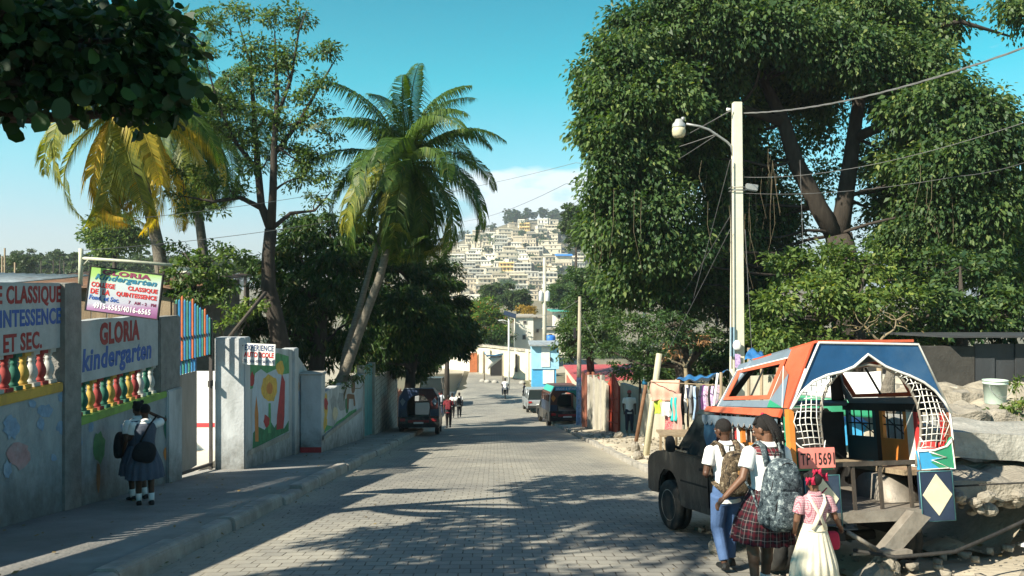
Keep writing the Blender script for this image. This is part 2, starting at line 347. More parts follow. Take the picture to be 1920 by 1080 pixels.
hill_ground()
# road (turns left in the dip), its kerbs and the pavements
ysr = [-8+i*1.0 for i in range(0, 56)]+[48+i*3 for i in range(0, 25)]
b = MB(); b.grid(lambda u, v: (lambda y: (-3.45+6.85*v, y, R(y)-.028*abs(-1+2*v)**2))(ysr[int(round(u*(len(ysr)-1)))]), len(ysr)-1, 8, M_pave); struct(b.build('road'))
b = MB(); b.grid(lambda u, v: (-42+38.55*u, 74+40*v-(1-u)*6, -9.35+.012*(1-u)*40), 10, 6, M_pave)
b.grid(lambda u, v: (3.4+8*u, 78+36*v, -9.36), 4, 4, M_pave); struct(b.build('road'))
def strip(name, x0, x1, z0, z1, ya, yb, m, step=1.0, wob=0, nx=3, skirt=.18):
    n = max(2, int((yb-ya)/step)); b = MB()
    def fn(u, v):
        y = ya+(yb-ya)*u; x = x0+(x1-x0)*v
        if wob: x += wob*math.sin(y*1.3+math.sin(y*.37)*4)*(1 if v in (0,) or v == 1 else 0)*0; 
        return (x, y, R(y)+z0+(z1-z0)*v+(wob*(math.sin(x*3.1+y*1.7)+math.sin(y*.8-x*2)) if wob else 0))
    b.grid(fn, n, nx, m, thick=(0, 0, -skirt)); return b.build(name)
struct(strip('pavement', -6.6, -3.62, .15, .15, -6, 44, M_side))
struct(strip('pavement', -8.5, -3.46, .06, .02, 44.02, 76, M_side, wob=.01))
struct(strip('pavement', 3.62, 8.2, .07, .34, 12.5, 64, M_dirt, wob=.02, nx=8))
struct(strip('dirt_verge', 3.45, 11.5, .02, .42, -6, 12.5, M_dirt, wob=.025, nx=14, skirt=.3))
b = MB()
y = -6.0; random.seed(3)
while y < 44:                                               # left kerb, worn stones
    l = random.uniform(.9, 1.8); j = random.uniform(-.02, .02); zt = .16+random.uniform(-.025, .015)
    if abs(y-13.4) < .9: zt -= .06; j += .04
    vs = []
    for yy in (y+.01, y+l-.012):
        r = R(yy)
        vs += [(-3.66, yy, r-.15), (-3.40+j, yy, r-.15), (-3.42+j, yy, r+zt-.04), (-3.46+j, yy, r+zt), (-3.66, yy, r+zt-.004)]
    b.add(vs, [(0, 1, 2, 3, 4), (9, 8, 7, 6, 5)]+[(i, i+5, (i+1) % 5+5, (i+1) % 5) for i in range(5)], M_conc); y += l
struct(b.build('kerb', bevel=.012))
b = MB(); y = 12.5
while y < 60:                                               # right kerb, broken
    l = random.uniform(.7, 1.7); j = random.uniform(-.05, .05); zt = .07+random.uniform(-.05, .03); r = R(y+l/2)
    b.box((3.53+j, y+l/2, r+zt/2-.03), (.2, l-.03, zt+.12), M_conc, rx=-.127 if y < 48 else 0, rz=random.uniform(-.03, .03)); y += l
struct(b.build('kerb', bevel=.012))
# ================================================================ LEFT SIDE: school walls, gate, murals
def WP(px, py, X):                                          # pixel -> (y, z) on the wall plane x = X
    dx = (px-960)/F; c, s = math.cos(YAW), math.sin(YAW); t = X/(dx*c+s)
    return t*(c-dx*s), t*(540-py)/F
M_red = mat('sign_red_paint', (.30, .025, .025), .6, .15, 6, .05, dirt=.3, dirtcol=(.30, .12, .11))
M_blue = mat('sign_blue_paint', (.03, .10, .36), .6, .15, 6, .05, dirt=.3, dirtcol=(.13, .18, .32))
M_yel = mat('ochre_band_paint', (.55, .34, .06), .7, .15, 5, .1, dirt=.4)
M_grn = mat('green_band_paint', (.22, .38, .08), .7, .15, 5, .1, dirt=.4)
M_signw = mat('sign_panel_paint', (.42, .44, .44), .7, .12, 3, .2, dirt=.6, dirtcol=(.26, .27, .275))
BC = {'red': mat('baluster_red', (.30, .05, .045), .85, .15, 9, .1, dirt=.2), 'green': mat('baluster_green', (.03, .13, .09), .85, .15, 9, .1, dirt=.2),
      'yellow': mat('baluster_yellow', (.48, .31, .07), .85, .15, 9, .1, dirt=.2), 'white': mat('baluster_white', (.46, .46, .43), .85, .1, 9, .1, dirt=.3)}
M_stainb = mat('faded_blue_paint', (.20, .30, .42), .8, .25, 9, .1, dirt=.5, dirtcol=(.42, .45, .46))
def wall_body(y0, y1, x0, x1, ztop, m, name, parent, zb=-.4, jag=0, seg=.35):   # wall following the street slope
    n = max(2, int((y1-y0)/seg)); b = MB(); pts = []
    f = ztop if callable(ztop) else (lambda y: ztop)
    ys = [y0+(y1-y0)*i/n for i in range(n+1)]
    hs = [f(y)+(random.uniform(-jag, jag) if jag else 0) for y in ys]
    vs = []
    for y, h in zip(ys, hs): zg = G(x1, y)+zb; vs += [(x0, y, zg), (x1, y, zg), (x1, y, h), (x0, y, h)]
    fs = [(0, 1, 2, 3), (4*n+3, 4*n+2, 4*n+1, 4*n)]
    for i in range(n):
        a = 4*i
        for k in range(4): fs.append((a+k, a+4+k, a+4+(k+1) % 4, a+(k+1) % 4))
    b.add(vs, fs, m); return b.build(name, parent)
def baluster(y, z0, h, col, parent):
    b = MB(); r = .066
    b.box((0, 0, .025*h/.47), (.15, .15, .05), BC[col]); b.box((0, 0, h-.025), (.14, .14, .05), BC[col])
    prof = [(.05, .05), (.06, .07), (.045, .09), (.062, .12), (.075, .17), (.07, .22), (.045, .29), (.034, .33), (.05, .345), (.034, .36), (.045, .39), (.056, .42)]
    b.lathe([(a, c*h/.47) for a, c in prof], (0, 0, 0), BC[col], n=14)
    o = b.build('baluster', parent, loc=(-6.13, y, z0)); o['label'] = {'red': 'red', 'green': 'dark green', 'yellow': 'yellow', 'white': 'whitewashed'}[col]+' turned baluster'; return o
def patch(polys, X, parent, name, eps=.004):               # painted marks on a wall plane, from outline to (y, z)
    b = MB()
    for k, (m, pts) in enumerate(polys):
        q = [WP(px, py, X) for px, py in pts]; a = sum(q[i][0]*q[(i+1) % len(q)][1]-q[(i+1) % len(q)][0]*q[i][1] for i in range(len(q)))
        if a < 0: q = q[::-1]
        b.add([(X+eps+.0006*k, y, z) for y, z in q], [list(range(len(q)))], m)
    return b.build(name, parent)
def blobpts(cx, cy, rx, ry, n=14, w=.15, seed=0):
    r = random.Random(seed); return [(cx+rx*math.cos(2*math.pi*i/n)*(1+r.uniform(-w, w)), cy+ry*math.sin(2*math.pi*i/n)*(1+r.uniform(-w, w))) for i in range(n)]
# --- first wall
w = thing('school_wall', 'school wall reading CLASSIQUE, QUINTESSENCE and ET SEC. over balusters on an ochre ledge', 'wall')
wall_body(3.2, 11.66, -6.25, -6.0, -1.43, M_wallpaint, 'wall', w)
b = MB(); b.b2((-6.30, 3.2, -1.43), (-5.97, 11.64, -1.30), M_yel); b.build('ledge', w, bevel=.012)
b = MB(); b.b2((-6.2, 3.2, -.83), (-6.02, 11.66, .07), M_signw); b.build('sign_panel', w, bevel=.01)
cols = ['green', 'white', 'red', 'green', 'yellow', 'white', 'red', 'white', 'green', 'yellow']
for i in range(18): baluster(11.55-i*.205, -1.30, .47, ['white', 'red', 'white', 'yellow', 'green', 'red', 'white', 'green', 'yellow', 'red'][i % 10], w)
T = lambda y, z, X=-6.02: frame_T((X+.003, y, z), (0, 1, 0), (0, 0, 1))
b = MB()
text('COLLEGE CLASSIQUE', .4, M_red, T(9.22, -.24), 2.44, .27, .03, mb=b); text('DE LA QUINTESSENCE', .4, M_blue, T(9.08, -.53), 2.58, .26, .03, mb=b)
text('FOND. ET SEC.', .4, M_red, T(9.42, -.80), 1.76, .23, .03, mb=b)
b.build('lettering', w)
wall_body(11.66, 12.12, -6.3, -5.96, .07, M_raw, 'pillar', w, jag=.02, seg=.12)
r_ = random.Random(5)
pl = []
for cx, cy, rx, ry in [(118, 745, 10, 9), (85, 770, 16, 11), (115, 802, 9, 12), (128, 830, 6, 8), (76, 795, 7, 13), (60, 757, 8, 7), (100, 858, 6, 6), (20, 800, 14, 22), (35, 850, 20, 26), (12, 880, 9, 15), (145, 760, 5, 9), (148, 826, 5, 10)]:
    pl.append((M_stainb if cx != 35 else mat('faded_rose_paint', (.40, .24, .24), .8, .2, 7, .1, dirt=.5, dirtcol=(.4, .42, .43)), blobpts(cx, cy, rx, ry, 16, .28, cx)))
patch(pl, -6.0, w, 'painted_patches')
# --- second wall
w = thing('school_wall', 'school wall lettered GLORIA kindergarten above coloured balusters and a lime green ledge', 'wall')
wall_body(12.12, 15.3, -6.25, -6.0, -1.99, M_wallpaint, 'wall', w)
b = MB(); b.b2((-6.30, 12.12, -1.99), (-5.97, 15.28, -1.875), M_grn); b.build('ledge', w, bevel=.012)
wall_body(12.12, 15.0, -6.2, -6.02, -.48, M_signw, 'sign_panel', w, jag=.012)   # replaced below by a floating panel
sp_ = [o for o in C.objects if o.parent == w and o.name.startswith('sign_panel')][0]
me = sp_.data
for v in me.vertices:
    if v.co.z < -1: v.co.z = -1.38
for i in range(13): baluster(12.28+i*.222, -1.875, .495, ['red', 'green', 'yellow', 'red', 'green', 'yellow', 'red', 'green', 'yellow', 'red', 'white', 'green', 'white'][i], w)
b = MB()
text('GLORIA', .4, M_red, T(12.80, -.88), 1.42, .35, .045, mb=b)
text('kindergarten', .4, M_blue, T(12.26, -1.335), 2.44, .44, .03, mb=b, shear=.12); b.build('lettering', w)
b = MB(); b.b2((-6.28, 15.0, -1.875), (-5.98, 15.95, -.52), M_raw); b.build('upper_pillar', w, bevel=.02)
b = MB(); b.b2((-6.27, 15.3, -4.2), (-5.95, 15.97, -1.873), M_whitew); b.build('pillar', w, bevel=.02)
pl = [(mat('mural_leaf_green', (.09, .24, .10), .8, .25, 8, .1, dirt=.3), blobpts(186, 838, 11, 30, 14, .2, 3)), (mat('mural_trunk_brown', (.24, .13, .06), .8, .25, 8, .1), blobpts(184, 895, 4, 28, 12, .15, 4)),
      (BC['green'], blobpts(313, 800, 7, 24, 14, .25, 5)), (mat('mural_orange', (.55, .22, .06), .8, .2, 8, .1), blobpts(311, 850, 5, 12, 12, .15, 6)), (M_stainb, blobpts(170, 800, 6, 12, 12, .3, 8)), (M_stainb, blobpts(232, 800, 7, 9, 12, .3, 9))]
patch(pl, -6.0, w, 'painted_patches')
# --- hanging board of the school
w = thing('hanging_sign', 'tilted green and purple school board hanging from a pole, phone numbers along its foot', 'sign')
M_gr = bpy.data.materials.new('board_face'); M_gr.use_nodes = True; n = M_gr.node_tree; bb = n.nodes['Principled BSDF']; bb.inputs['Roughness'].default_value = .35
tcn = n.nodes.new('ShaderNodeTexCoord'); sx = n.nodes.new('ShaderNodeSeparateXYZ'); n.links.new(tcn.outputs['Generated'], sx.inputs[0]); rr = n.nodes.new('ShaderNodeValToRGB'); n.links.new(sx.outputs['Z'], rr.inputs[0])
el = rr.color_ramp.elements; el[0].position = 0; el[0].color = (.20, .06, .17, 1); el[1].position = 1; el[1].color = (.26, .46, .10, 1)
for p, c in ((.2, (.34, .18, .34, 1)), (.3, (.42, .43, .52, 1)), (.66, (.46, .54, .54, 1)), (.82, (.32, .50, .16, 1))): el.new(p).color = c
n.links.new(rr.outputs[0], bb.inputs['Base Color'])
D = 12.5; A, B_, Cc = P(173, 499, D), P(308, 516, D-.12), P(160, 581, D)
ux = (B_-A); wd = ux.length; ux.normalize(); uz = (A-Cc); ht = uz.length; nrm = ux.cross(uz).normalized(); uz = nrm.cross(ux).normalized()*-1
uz = (A-Cc).normalized(); uz = (uz-ux*uz.dot(ux)).normalized()
Tb = frame_T(Cc, ux, uz)
b = MB(); T2 = Tb @ Matrix.Translation((0, 0, 0))
b.add([(0, 0, 0), (wd, 0, 0), (wd, ht, 0), (0, ht, 0), (0, 0, -.02), (wd, 0, -.02), (wd, ht, -.02), (0, ht, -.02)], [(0, 1, 2, 3), (7, 6, 5, 4), (0, 4, 5, 1), (1, 5, 6, 2), (2, 6, 7, 3), (3, 7, 4, 0)], M_gr, T=Tb); b.build('board', w)
b = MB(); t = .012
for lo, hi in (((-t, -t, -.03), (wd+t, .006, .01)), ((-t, ht-.006, -.03), (wd+t, ht+t, .01)), ((-t, 0, -.029), (.006, ht, .009)), ((wd-.006, 0, -.029), (wd+t, ht, .009))):
    q = MB(); q.b2(lo, hi, M_dark); b.add(q.v, q.f, M_dark, T=Tb)
b.build('frame', w)
b = MB(); TT = lambda u, v: Tb @ Matrix.Translation((u*wd, v*ht, .004))
M_pur = mat('lettering_plum', (.20, .03, .08), .5, .1); M_bl2 = mat('lettering_teal', (.02, .16, .26), .5, .1); M_rd2 = mat('lettering_red', (.5, .04, .04), .5, .1); M_wt = mat('lettering_white', (.8, .8, .8), .5, .05)
text('GLORIA', .1, M_pur, TT(.17, .845), wd*.68, ht*.115, .05, mb=b); text('Kindergarten', .1, M_bl2, TT(.08, .68), wd*.86, ht*.17, .03, shear=.3, mb=b)
text('COLLEGE', .1, M_rd2, TT(.04, .545), wd*.33, ht*.115, .04, mb=b); text('CLASSIQUE', .1, M_rd2, TT(.55, .545), wd*.41, ht*.115, .04, mb=b)
text('DE  LA', .1, M_rd2, TT(.04, .39), wd*.27, ht*.12, .04, mb=b); text('QUINTESSENCE', .1, M_rd2, TT(.40, .39), wd*.56, ht*.12, .04, mb=b)
text('Fond. et Sec.', .1, M_blue, TT(.03, .255), wd*.42, ht*.11, .03, shear=.2, mb=b); text('7   AM - 2   PM', .1, M_pur, TT(.58, .265), wd*.38, ht*.07, .01, mb=b)
text('4915-6565/4016-6565', .1, M_wt, TT(.10, .07), wd*.80, ht*.125, .02, mb=b); b.build('lettering', w)
b = MB(); M_pole = mat('painted_pipe', (.50, .52, .40), .5, .15, 12, .1, dirt=.3)
b.tube([P(151, 536, 12.3), P(152, 466, 12.3)], .033, M_pole, n=10); b.build('post', w)
b = MB(); b.tube([P(153, 484, 12.3), P(240, 490, 12.4), P(322, 497, 12.4)], .024, M_pole, n=10); b.build('arm', w)
b = MB(); b.tube([P(153, 500, 12.3), P(166, 487, 12.3)], .01, M_pole, n=6)
for s_ in ((182, 486, 182, 499), (296, 495, 298, 514)): b.tube([P(s_[0], s_[1], 12.4), P(s_[2], s_[3], 12.45)], .006, M_dark, n=6)
b.build('hanger', w)
# --- gate with coloured pickets
w = thing('school_gate', 'metal gate with blue, green and orange pickets above a plain grey sheet', 'gate')
GC = {'b': mat('gate_blue', (.04, .22, .46), .45, .15, 8, .05, dirt=.2), 'g': mat('gate_green', (.06, .26, .19), .45, .15, 8, .05, dirt=.2), 'o': mat('gate_orange', (.62, .16, .06), .45, .15, 8, .05, dirt=.2)}
M_frame = mat('gate_frame_dark', (.07, .06, .055), .6, .2, 8, .1, dirt=.3)
top = lambda y: -.24-(y-16.05)/(18-16.05)*.43+.14*math.sin((y-16)/2*math.pi)
seq = 'gbobgbobgbgobg'
for i in range(14):
    y = 16.08+i*.142; c = seq[i]; z1 = top(y)+(.05 if c == 'o' else -.02); z0 = -1.42
    b = MB(); b.box((-6.1, y, (z0+z1)/2), (.03, .062, z1-z0), GC[c]); b.add([(-6.115, y-.031, z1), (-6.085, y-.031, z1), (-6.085, y+.031, z1), (-6.115, y+.031, z1), (-6.1, y, z1+.04)], [(0, 1, 4), (1, 2, 4), (2, 3, 4), (3, 0, 4)], GC[c])
    o = b.build('picket', w); o['label'] = {'b': 'blue', 'g': 'green', 'o': 'orange'}[c]+' picket'
for i in range(7):
    y = 16.12+i*.155; c = 'gbgbgbb'[i]; b = MB(); b.box((-6.1, y, -1.56), (.03, .075, .25), GC[c]); o = b.build('short_picket', w); o['label'] = {'b': 'blue', 'g': 'green'}[c]+' short picket'
b = MB()
for z in (-.97, -1.43): b.box((-6.13, 17.02, z), (.03, 2.0, .045), M_frame)
b.box((-6.1, 18.0, -2.27), (.06, .07, 3.25), M_frame); b.box((-6.1, 16.02, -1.9), (.05, .05, 3.2), M_frame); b.box((-6.1, 17.02, -3.68), (.06, 2.0, .06), M_frame, rx=-.1)
b.box((-6.1, 17.98, -2.05), (.05, .2, .13), M_frame); b.build('frame', w)
b = MB(); M_sheet = mat('bare_sheet_metal', (.26, .245, .22), .55, .25, 3, .1, metal=.2, dirt=.5, dirtcol=(.14, .11, .09), streak=4)
b.b2((-6.105, 16.05, -3.62), (-6.09, 17.13, -1.69), M_sheet); b.build('sheet_panel', w)
# courtyard wall seen through the gate
w = tag(MB().b2((-11, 20.0, -4.6), (-6.0, 20.2, -2.0), mat('courtyard_white', (.78, .77, .72), .7, .06, 3, .1)).build('courtyard_wall'), 'sunlit white courtyard wall with a thin red stripe behind the gate', 'wall')
MB().b2((-11, 19.992, -3.32), (-6.0, 19.999, -3.22), mat('stripe_red', (.6, .06, .07), .6, .1)).build('stripe', w)
struct(MB().b2((-14, 6, -4.6), (-6.27, 19.95, -3.86), mat('courtyard_floor', (.5, .47, .4), .9, .1, 2, .2)).build('courtyard_floor'))
# --- gate pillar / first mural wall
w = thing('mural_wall', 'white wall beside the gate with a peeling colourful mural under a green painted top', 'wall')
b = MB(); b.b2((-6.05, 18.08, -4.5), (-5.4, 18.5, -1.07), M_whitew); b.build('gate_pillar', w, bevel=.02)
wall_body(18.5, 22.3, -5.65, -5.41, lambda y: -1.2-.09*(y-18.1)-.06, M_whitew, 'wall', w, jag=.01)
b = MB(); b.b2((-5.72, 22.3, -5), (-5.34, 22.75, -1.62), M_whitew); b.build('pillar', w, bevel=.02)
wall_body(22.75, 25, -5.7, -5.42, lambda y: -1.75-.45*(y-22.75), M_whitew, 'sloping_wing', w)
g1, g2, g3 = mat('mural_dark_green', (.05, .20, .09), .8, .3, 6, .1, dirt=.3), mat('mural_green', (.10, .32, .13), .8, .3, 6, .1, dirt=.3), mat('mural_yellow', (.66, .42, .08), .8, .2, 8, .1, dirt=.2)
g4, g5, g6 = mat('mural_red', (.42, .05, .05), .8, .2, 8, .1, dirt=.3), mat('mural_orange', (.55, .22, .06), .8, .2, 8, .1), mat('mural_sky', (.48, .55, .62), .8, .1, 5, .1, dirt=.4, dirtcol=(.4, .42, .42))
pl = [(g6, [(472, 676), (541, 676), (541, 808), (473, 842)]),
      (g2, [(464, 684), (470, 664), (500, 670), (520, 662), (541, 668), (542, 700), (530, 702), (521, 690), (500, 700), (489, 692), (478, 700), (474, 728), (463, 732)]),
      (g1, [(473, 842), (474, 812), (484, 800), (496, 806), (505, 786), (514, 802), (524, 784), (532, 804), (541, 788), (541, 808)]),
      (g4, [(518, 806), (519, 780), (528, 700), (534, 716), (533, 780), (531, 803)]),
      (g3, blobpts(505, 728, 15, 26, 18, .12, 4)), (g5, blobpts(505, 728, 6, 11, 12, .1, 5)),
      (g5, [(478, 828), (477, 775), (480, 742), (484, 776), (484, 828)]), (g2, [(502, 812), (503, 756), (507, 756), (508, 812)]),
      (g4, blobpts(499, 790, 6, 12, 12, .3, 7)), (g4, blobpts(472, 712, 5, 14, 12, .25, 8)),
      (g3, blobpts(525, 690, 7, 14, 12, .25, 10))]
patch(pl, -5.41, w, 'mural')
patch([(M_conc, [(463, 855), (463, 845), (541, 810), (541, 820)])], -5.41, w, 'ledge', eps=.03)
patch([(mat('mural_flesh', (.45, .27, .15), .8, .2), blobpts(557, 725, 5, 12, 12, .25, 8)), (M_stainb, blobpts(559, 745, 3, 16, 10, .3, 9))], -5.42, w, 'mural')
# auto school sign
s_ = thing('driving_school_sign', 'small white board reading EXPERIENCE AUTO ECOLE on the gate pillar', 'sign')
D = 17.9; A, B_, Cc = P(455, 683, D), P(515, 686, D-.1), P(457, 643, D)
ux = (B_-A); wd = ux.length; ux.normalize(); uz = Cc-A; uz = (uz-ux*uz.dot(ux)); ht = uz.length; Tb = frame_T(A, ux, uz)
b = MB(); q = MB(); q.b2((0, 0, -.02), (wd, ht, 0), M_white); b.add(q.v, q.f, M_white, T=Tb); b.build('board', s_)
b = MB(); TT = lambda u, v: Tb @ Matrix.Translation((u*wd, v*ht, .003))
M_nv = mat('lettering_navy', (.03, .06, .16), .5, .1)
text('EXPERIENCE', .1, M_nv, TT(.05, .66), wd*.9, ht*.27, .02, mb=b); text('AUTO ECOLE', .1, M_rd2, TT(.03, .35), wd*.93, ht*.25, .04, mb=b); text('TEL: 3636 4101/ 3650 7673', .1, M_nv, TT(.02, .10), wd*.95, ht*.14, .01, mb=b)
b.build('lettering', s_)
b = MB(); b.tube([P(452, 648, 18.05), P(457, 648, D+.02)], .012, M_dark, n=6); b.tube([P(452, 676, 18.05), P(457, 678, D+.02)], .012, M_dark, n=6); b.build('bracket', s_)
# diagonal timber behind the pillar
tag(MB().tube([P(430, 632, 19.5), P(498, 548, 20.5)], .045, mat('dark_timber', (.06, .05, .04), .9, .2, 8, .2), n=4).build('timber_brace'), 'dark timber leaning up from behind the white gate pillar', 'timber')
# --- white block and second mural wall
w = thing('mural_wall', 'stepped white wall down the slope with a faded mural and a red stripe at its end', 'wall')
b = MB(); b.b2((-5.4, 23.2, -5.3), (-4.82, 23.75, -2.42), M_whitew); b.box((-5.11, 23.47, -2.40), (.66, .62, .09), M_conc); b.build('end_block', w, bevel=.02)
b = MB(); b.b2((-5.4, 23.192, -4.62), (-4.82, 23.199, -4.42), g4); b.build('stripe', w)
wall_body(23.75, 30.6, -5.1, -4.82, lambda y: -2.93-.031*(y-23.2), M_whitew, 'wall', w, jag=.02)
pl = [(g3, blobpts(611, 760, 3.5, 24, 14, .2, 1)), (g4, blobpts(611, 757, 3.5, 12, 12, .2, 2)), (g3, blobpts(610, 795, 3.5, 16, 12, .2, 3)), (mat('mural_grey', (.30, .31, .31), .8, .2, 8, .1), blobpts(625, 757, 6, 15, 14, .2, 4)), (MT['mural_grey'], blobpts(640, 752, 8, 18, 14, .2, 5)),
      (mat('mural_cream', (.58, .50, .34), .8, .2, 8, .1), blobpts(628, 775, 5, 12, 14, .2, 6)), (g1, blobpts(650, 760, 4, 16, 10, .3, 7)), (mat('mural_brown', (.20, .10, .05), .8, .2, 8, .1), blobpts(662, 725, 4, 14, 12, .2, 8)),
      (MT['mural_brown'], [(650, 768), (650, 740), (653, 738), (664, 740), (666, 760), (663, 762), (662, 748), (654, 748), (653, 766)]), (g2, [(606, 812), (612, 797), (624, 800), (632, 790), (645, 782), (655, 772), (668, 766), (668, 772)])]
patch(pl, -4.82, w, 'mural')
patch([(M_conc, [(604, 826), (604, 817), (676, 763), (676, 770)])], -4.82, w, 'ledge', eps=.05)
w = thing('teal_gate', 'narrow teal metal gate in the wall beside the street', 'gate')
M_teal = mat('teal_paint', (.05, .27, .27), .5, .15, 5, .1, dirt=.3)
for i in range(4): wall_body(30.75+i*.66, 30.75+i*.66+.62, -5.0, -4.9, -2.95-.02*i, M_teal, 'gate_panel', w, zb=.05)
wall_body(30.62, 30.75, -5.06, -4.8, -2.85, M_conc, 'gate_post', w); wall_body(33.35, 33.5, -5.06, -4.8, -2.98, M_conc, 'gate_post', w)
M_block = bpy.data.materials.new('concrete_blockwork'); M_block.use_nodes = True; n = M_block.node_tree; bb = n.nodes['Principled BSDF']; bb.inputs['Roughness'].default_value = .9
t_ = n.nodes.new('ShaderNodeTexCoord'); s2 = n.nodes.new('ShaderNodeSeparateXYZ'); c2 = n.nodes.new('ShaderNodeCombineXYZ'); a2 = n.nodes.new('ShaderNodeMath'); n.links.new(t_.outputs['Object'], s2.inputs[0]); n.links.new(s2.outputs[0], a2.inputs[0]); n.links.new(s2.outputs[1], a2.inputs[1]); n.links.new(a2.outputs[0], c2.inputs[0]); n.links.new(s2.outputs[2], c2.inputs[1])
br = n.nodes.new('ShaderNodeTexBrick'); n.links.new(c2.outputs[0], br.inputs[0]); br.inputs['Scale'].default_value = 1; br.inputs['Brick Width'].default_value = .4; br.inputs['Row Height'].default_value = .2; br.inputs['Mortar Size'].default_value = .012
br.inputs['Color1'].default_value = (.30, .29, .26, 1); br.inputs['Color2'].default_value = (.42, .39, .32, 1); br.inputs['Mortar'].default_value = (.16, .15, .13, 1)
nz_ = n.nodes.new('ShaderNodeTexNoise'); nz_.inputs['Scale'].default_value = 3; nz_.inputs['Detail'].default_value = 8; n.links.new(t_.outputs['Object'], nz_.inputs[0]); mm_ = n.nodes.new('ShaderNodeMixRGB'); mm_.blend_type = 'OVERLAY'; mm_.inputs[0].default_value = .7; n.links.new(br.outputs[0], mm_.inputs[1]); n.links.new(nz_.outputs[0], mm_.inputs[2]); n.links.new(mm_.outputs[0], bb.inputs['Base Color'])
bp_ = n.nodes.new('ShaderNodeBump'); bp_.inputs['Strength'].default_value = .5; bp_.invert = True; n.links.new(br.outputs['Fac'], bp_.inputs['Height']); n.links.new(bp_.outputs[0], bb.inputs['Normal'])
tag(wall_body(33.5, 41.6, -5.1, -4.86, lambda y: -3.56-.055*(y-33.3), M_block, 'block_wall', None), 'grey concrete block wall beyond the teal gate, under the dark trees', 'wall')
w = thing('plank_fence', 'reddish brown plank fence beside the parked dark truck on the left', 'fence')
M_rplank = mat('reddish_planks', (.24, .085, .05), .85, .3, 7, .3, streak=5, dirt=.4)
for i in range(12):
    y = 41.8+i*.33; r = R(y); b = MB(); b.box((-4.95, y, r+.95+random.uniform(-.1, .1)), (.04, .3, 2.1), M_rplank); b.build('plank', w)
# house roofs behind the school wall
w = thing('school_shed', 'low shed with grey corrugated roof behind the lettered school wall', 'shed')
def corr(x0, x1, y0, y1, z00, z01, z10, z11, m, name, parent, waves=30, amp=.02):
    b = MB(); b.grid(lambda u, v: (x0+(x1-x0)*u, y0+(y1-y0)*v, (z00*(1-u)+z10*u)*(1-v)+(z01*(1-u)+z11*u)*v+amp*math.sin(u*waves*2*math.pi)), waves*4, 1, m, thick=(0, 0, -.01)); return b.build(name, parent)
corr(-22, -11.0, 17, 23, .05, .6, .0, .35, M_tin, 'roof', w, 40)
MB().b2((-21.6, 17.4, -4.3), (-11.4, 17.6, -.1), M_raw).build('wall', w); MB().b2((-11.5, 17.6, -4.3), (-11.4, 22.6, -.05), M_raw).build('wall', w)
w = thing('school_lean_to', 'brown timber lean-to with rusty roof between shed and gate', 'shed')
M_rust = mat('rusty_tin', (.16, .085, .05), .8, .3, 3, .2, dirt=.4)
corr(-14.5, -8.7, 24, 30, .05, .6, .0, .5, M_rust, 'roof', w, 12)
b = MB()
for i in range(12): b.box((-14.2+i*.46, 24.3+.02*(i % 2), -2.0), (.42, .04, 4.0), M_wood)
b.build('boarding', w)
for y in (24.1, 27, 29.8): MB().tube([(-8.8, y, -5.3), (-8.8, y, .1)], .06, M_wood, n=8).build('post', w)
MB().b2((-14.3, 29, -5.5), (-8.9, 29.2, .3), M_raw).build('wall', w)
# ================================================================ TREES
L_big = leafmat('leaves_big_tree', (.026, .070, .030), (.105, .165, .055), (.22, .255, .085))
L_mango = leafmat('leaves_mango', (.012, .042, .010), (.05, .10, .018), (.14, .12, .03), .2)
L_bush = leafmat('leaves_light_bush', (.065, .125, .04), (.18, .245, .065), (.28, .29, .08))
L_fine = leafmat('leaves_feathery', (.030, .070, .028), (.085, .145, .05), (.14, .185, .06), .3)
L_alm = leafmat('leaves_broad_dark', (.008, .030, .012), (.02, .060, .018), (.035, .09, .022), .22)
L_slim = leafmat('leaves_tall_tree', (.045, .095, .035), (.125, .185, .06), (.21, .25, .08))
L_far = leafmat('leaves_distant', (.035, .065, .022), (.07, .11, .035), None, .2)
L_palm = leafmat('palm_green', (.03, .075, .012), (.075, .13, .02), (.16, .17, .03), .35)
L_palmy = leafmat('palm_yellow', (.34, .26, .03), (.62, .42, .05), (.66, .36, .05), .35)
L_palmo = leafmat('palm_olive', (.12, .15, .02), (.27, .26, .04), (.36, .30, .04), .35)
M_vine = mat('dry_vines', (.20, .16, .10), .9, .3, 9, .2)
DM = 3.4
def unit(v): return v/np.maximum(1e-9, np.linalg.norm(v, axis=1, keepdims=True))
def leaf_arr(Pc, A, ln, wd, fold=.25, rg=rng, face=None, rnd_=False):
    """diamond leaves: centre Pc, axis A (unit), length ln, width wd (arrays)"""
    n = len(Pc); rnd = unit(rg.normal(size=(n, 3))+(np.array([0, 0, 1.2]) if face is None else face)); S = unit(np.cross(A, rnd)); N = np.cross(S, A)
    ln = np.broadcast_to(ln, n)[:, None]; wd = np.broadcast_to(wd, n)[:, None]
    if rnd_:
        c_, s_ = A*ln*.5, S*wd*.5; V = np.stack([Pc-c_, Pc-c_*.62-s_*.8+N*wd*.12, Pc+c_*.15-s_+N*wd*.2, Pc+c_*.8-s_*.62+N*wd*.1, Pc+c_-N*ln*.08, Pc+c_*.8+s_*.62+N*wd*.1, Pc+c_*.15+s_+N*wd*.2, Pc-c_*.62+s_*.8+N*wd*.12], 1).reshape(-1, 3); return V, np.arange(8*n).reshape(n, 8)
    b = Pc-A*ln*.5; t = Pc+A*ln*.5-N*ln*.12; l = Pc-A*ln*.08+S*wd*.5+N*wd*fold; r = Pc-A*ln*.08-S*wd*.5+N*wd*fold
    V = np.stack([b, r, t, l], 1).reshape(-1, 3); Q = np.arange(4*n).reshape(n, 4); return V, Q
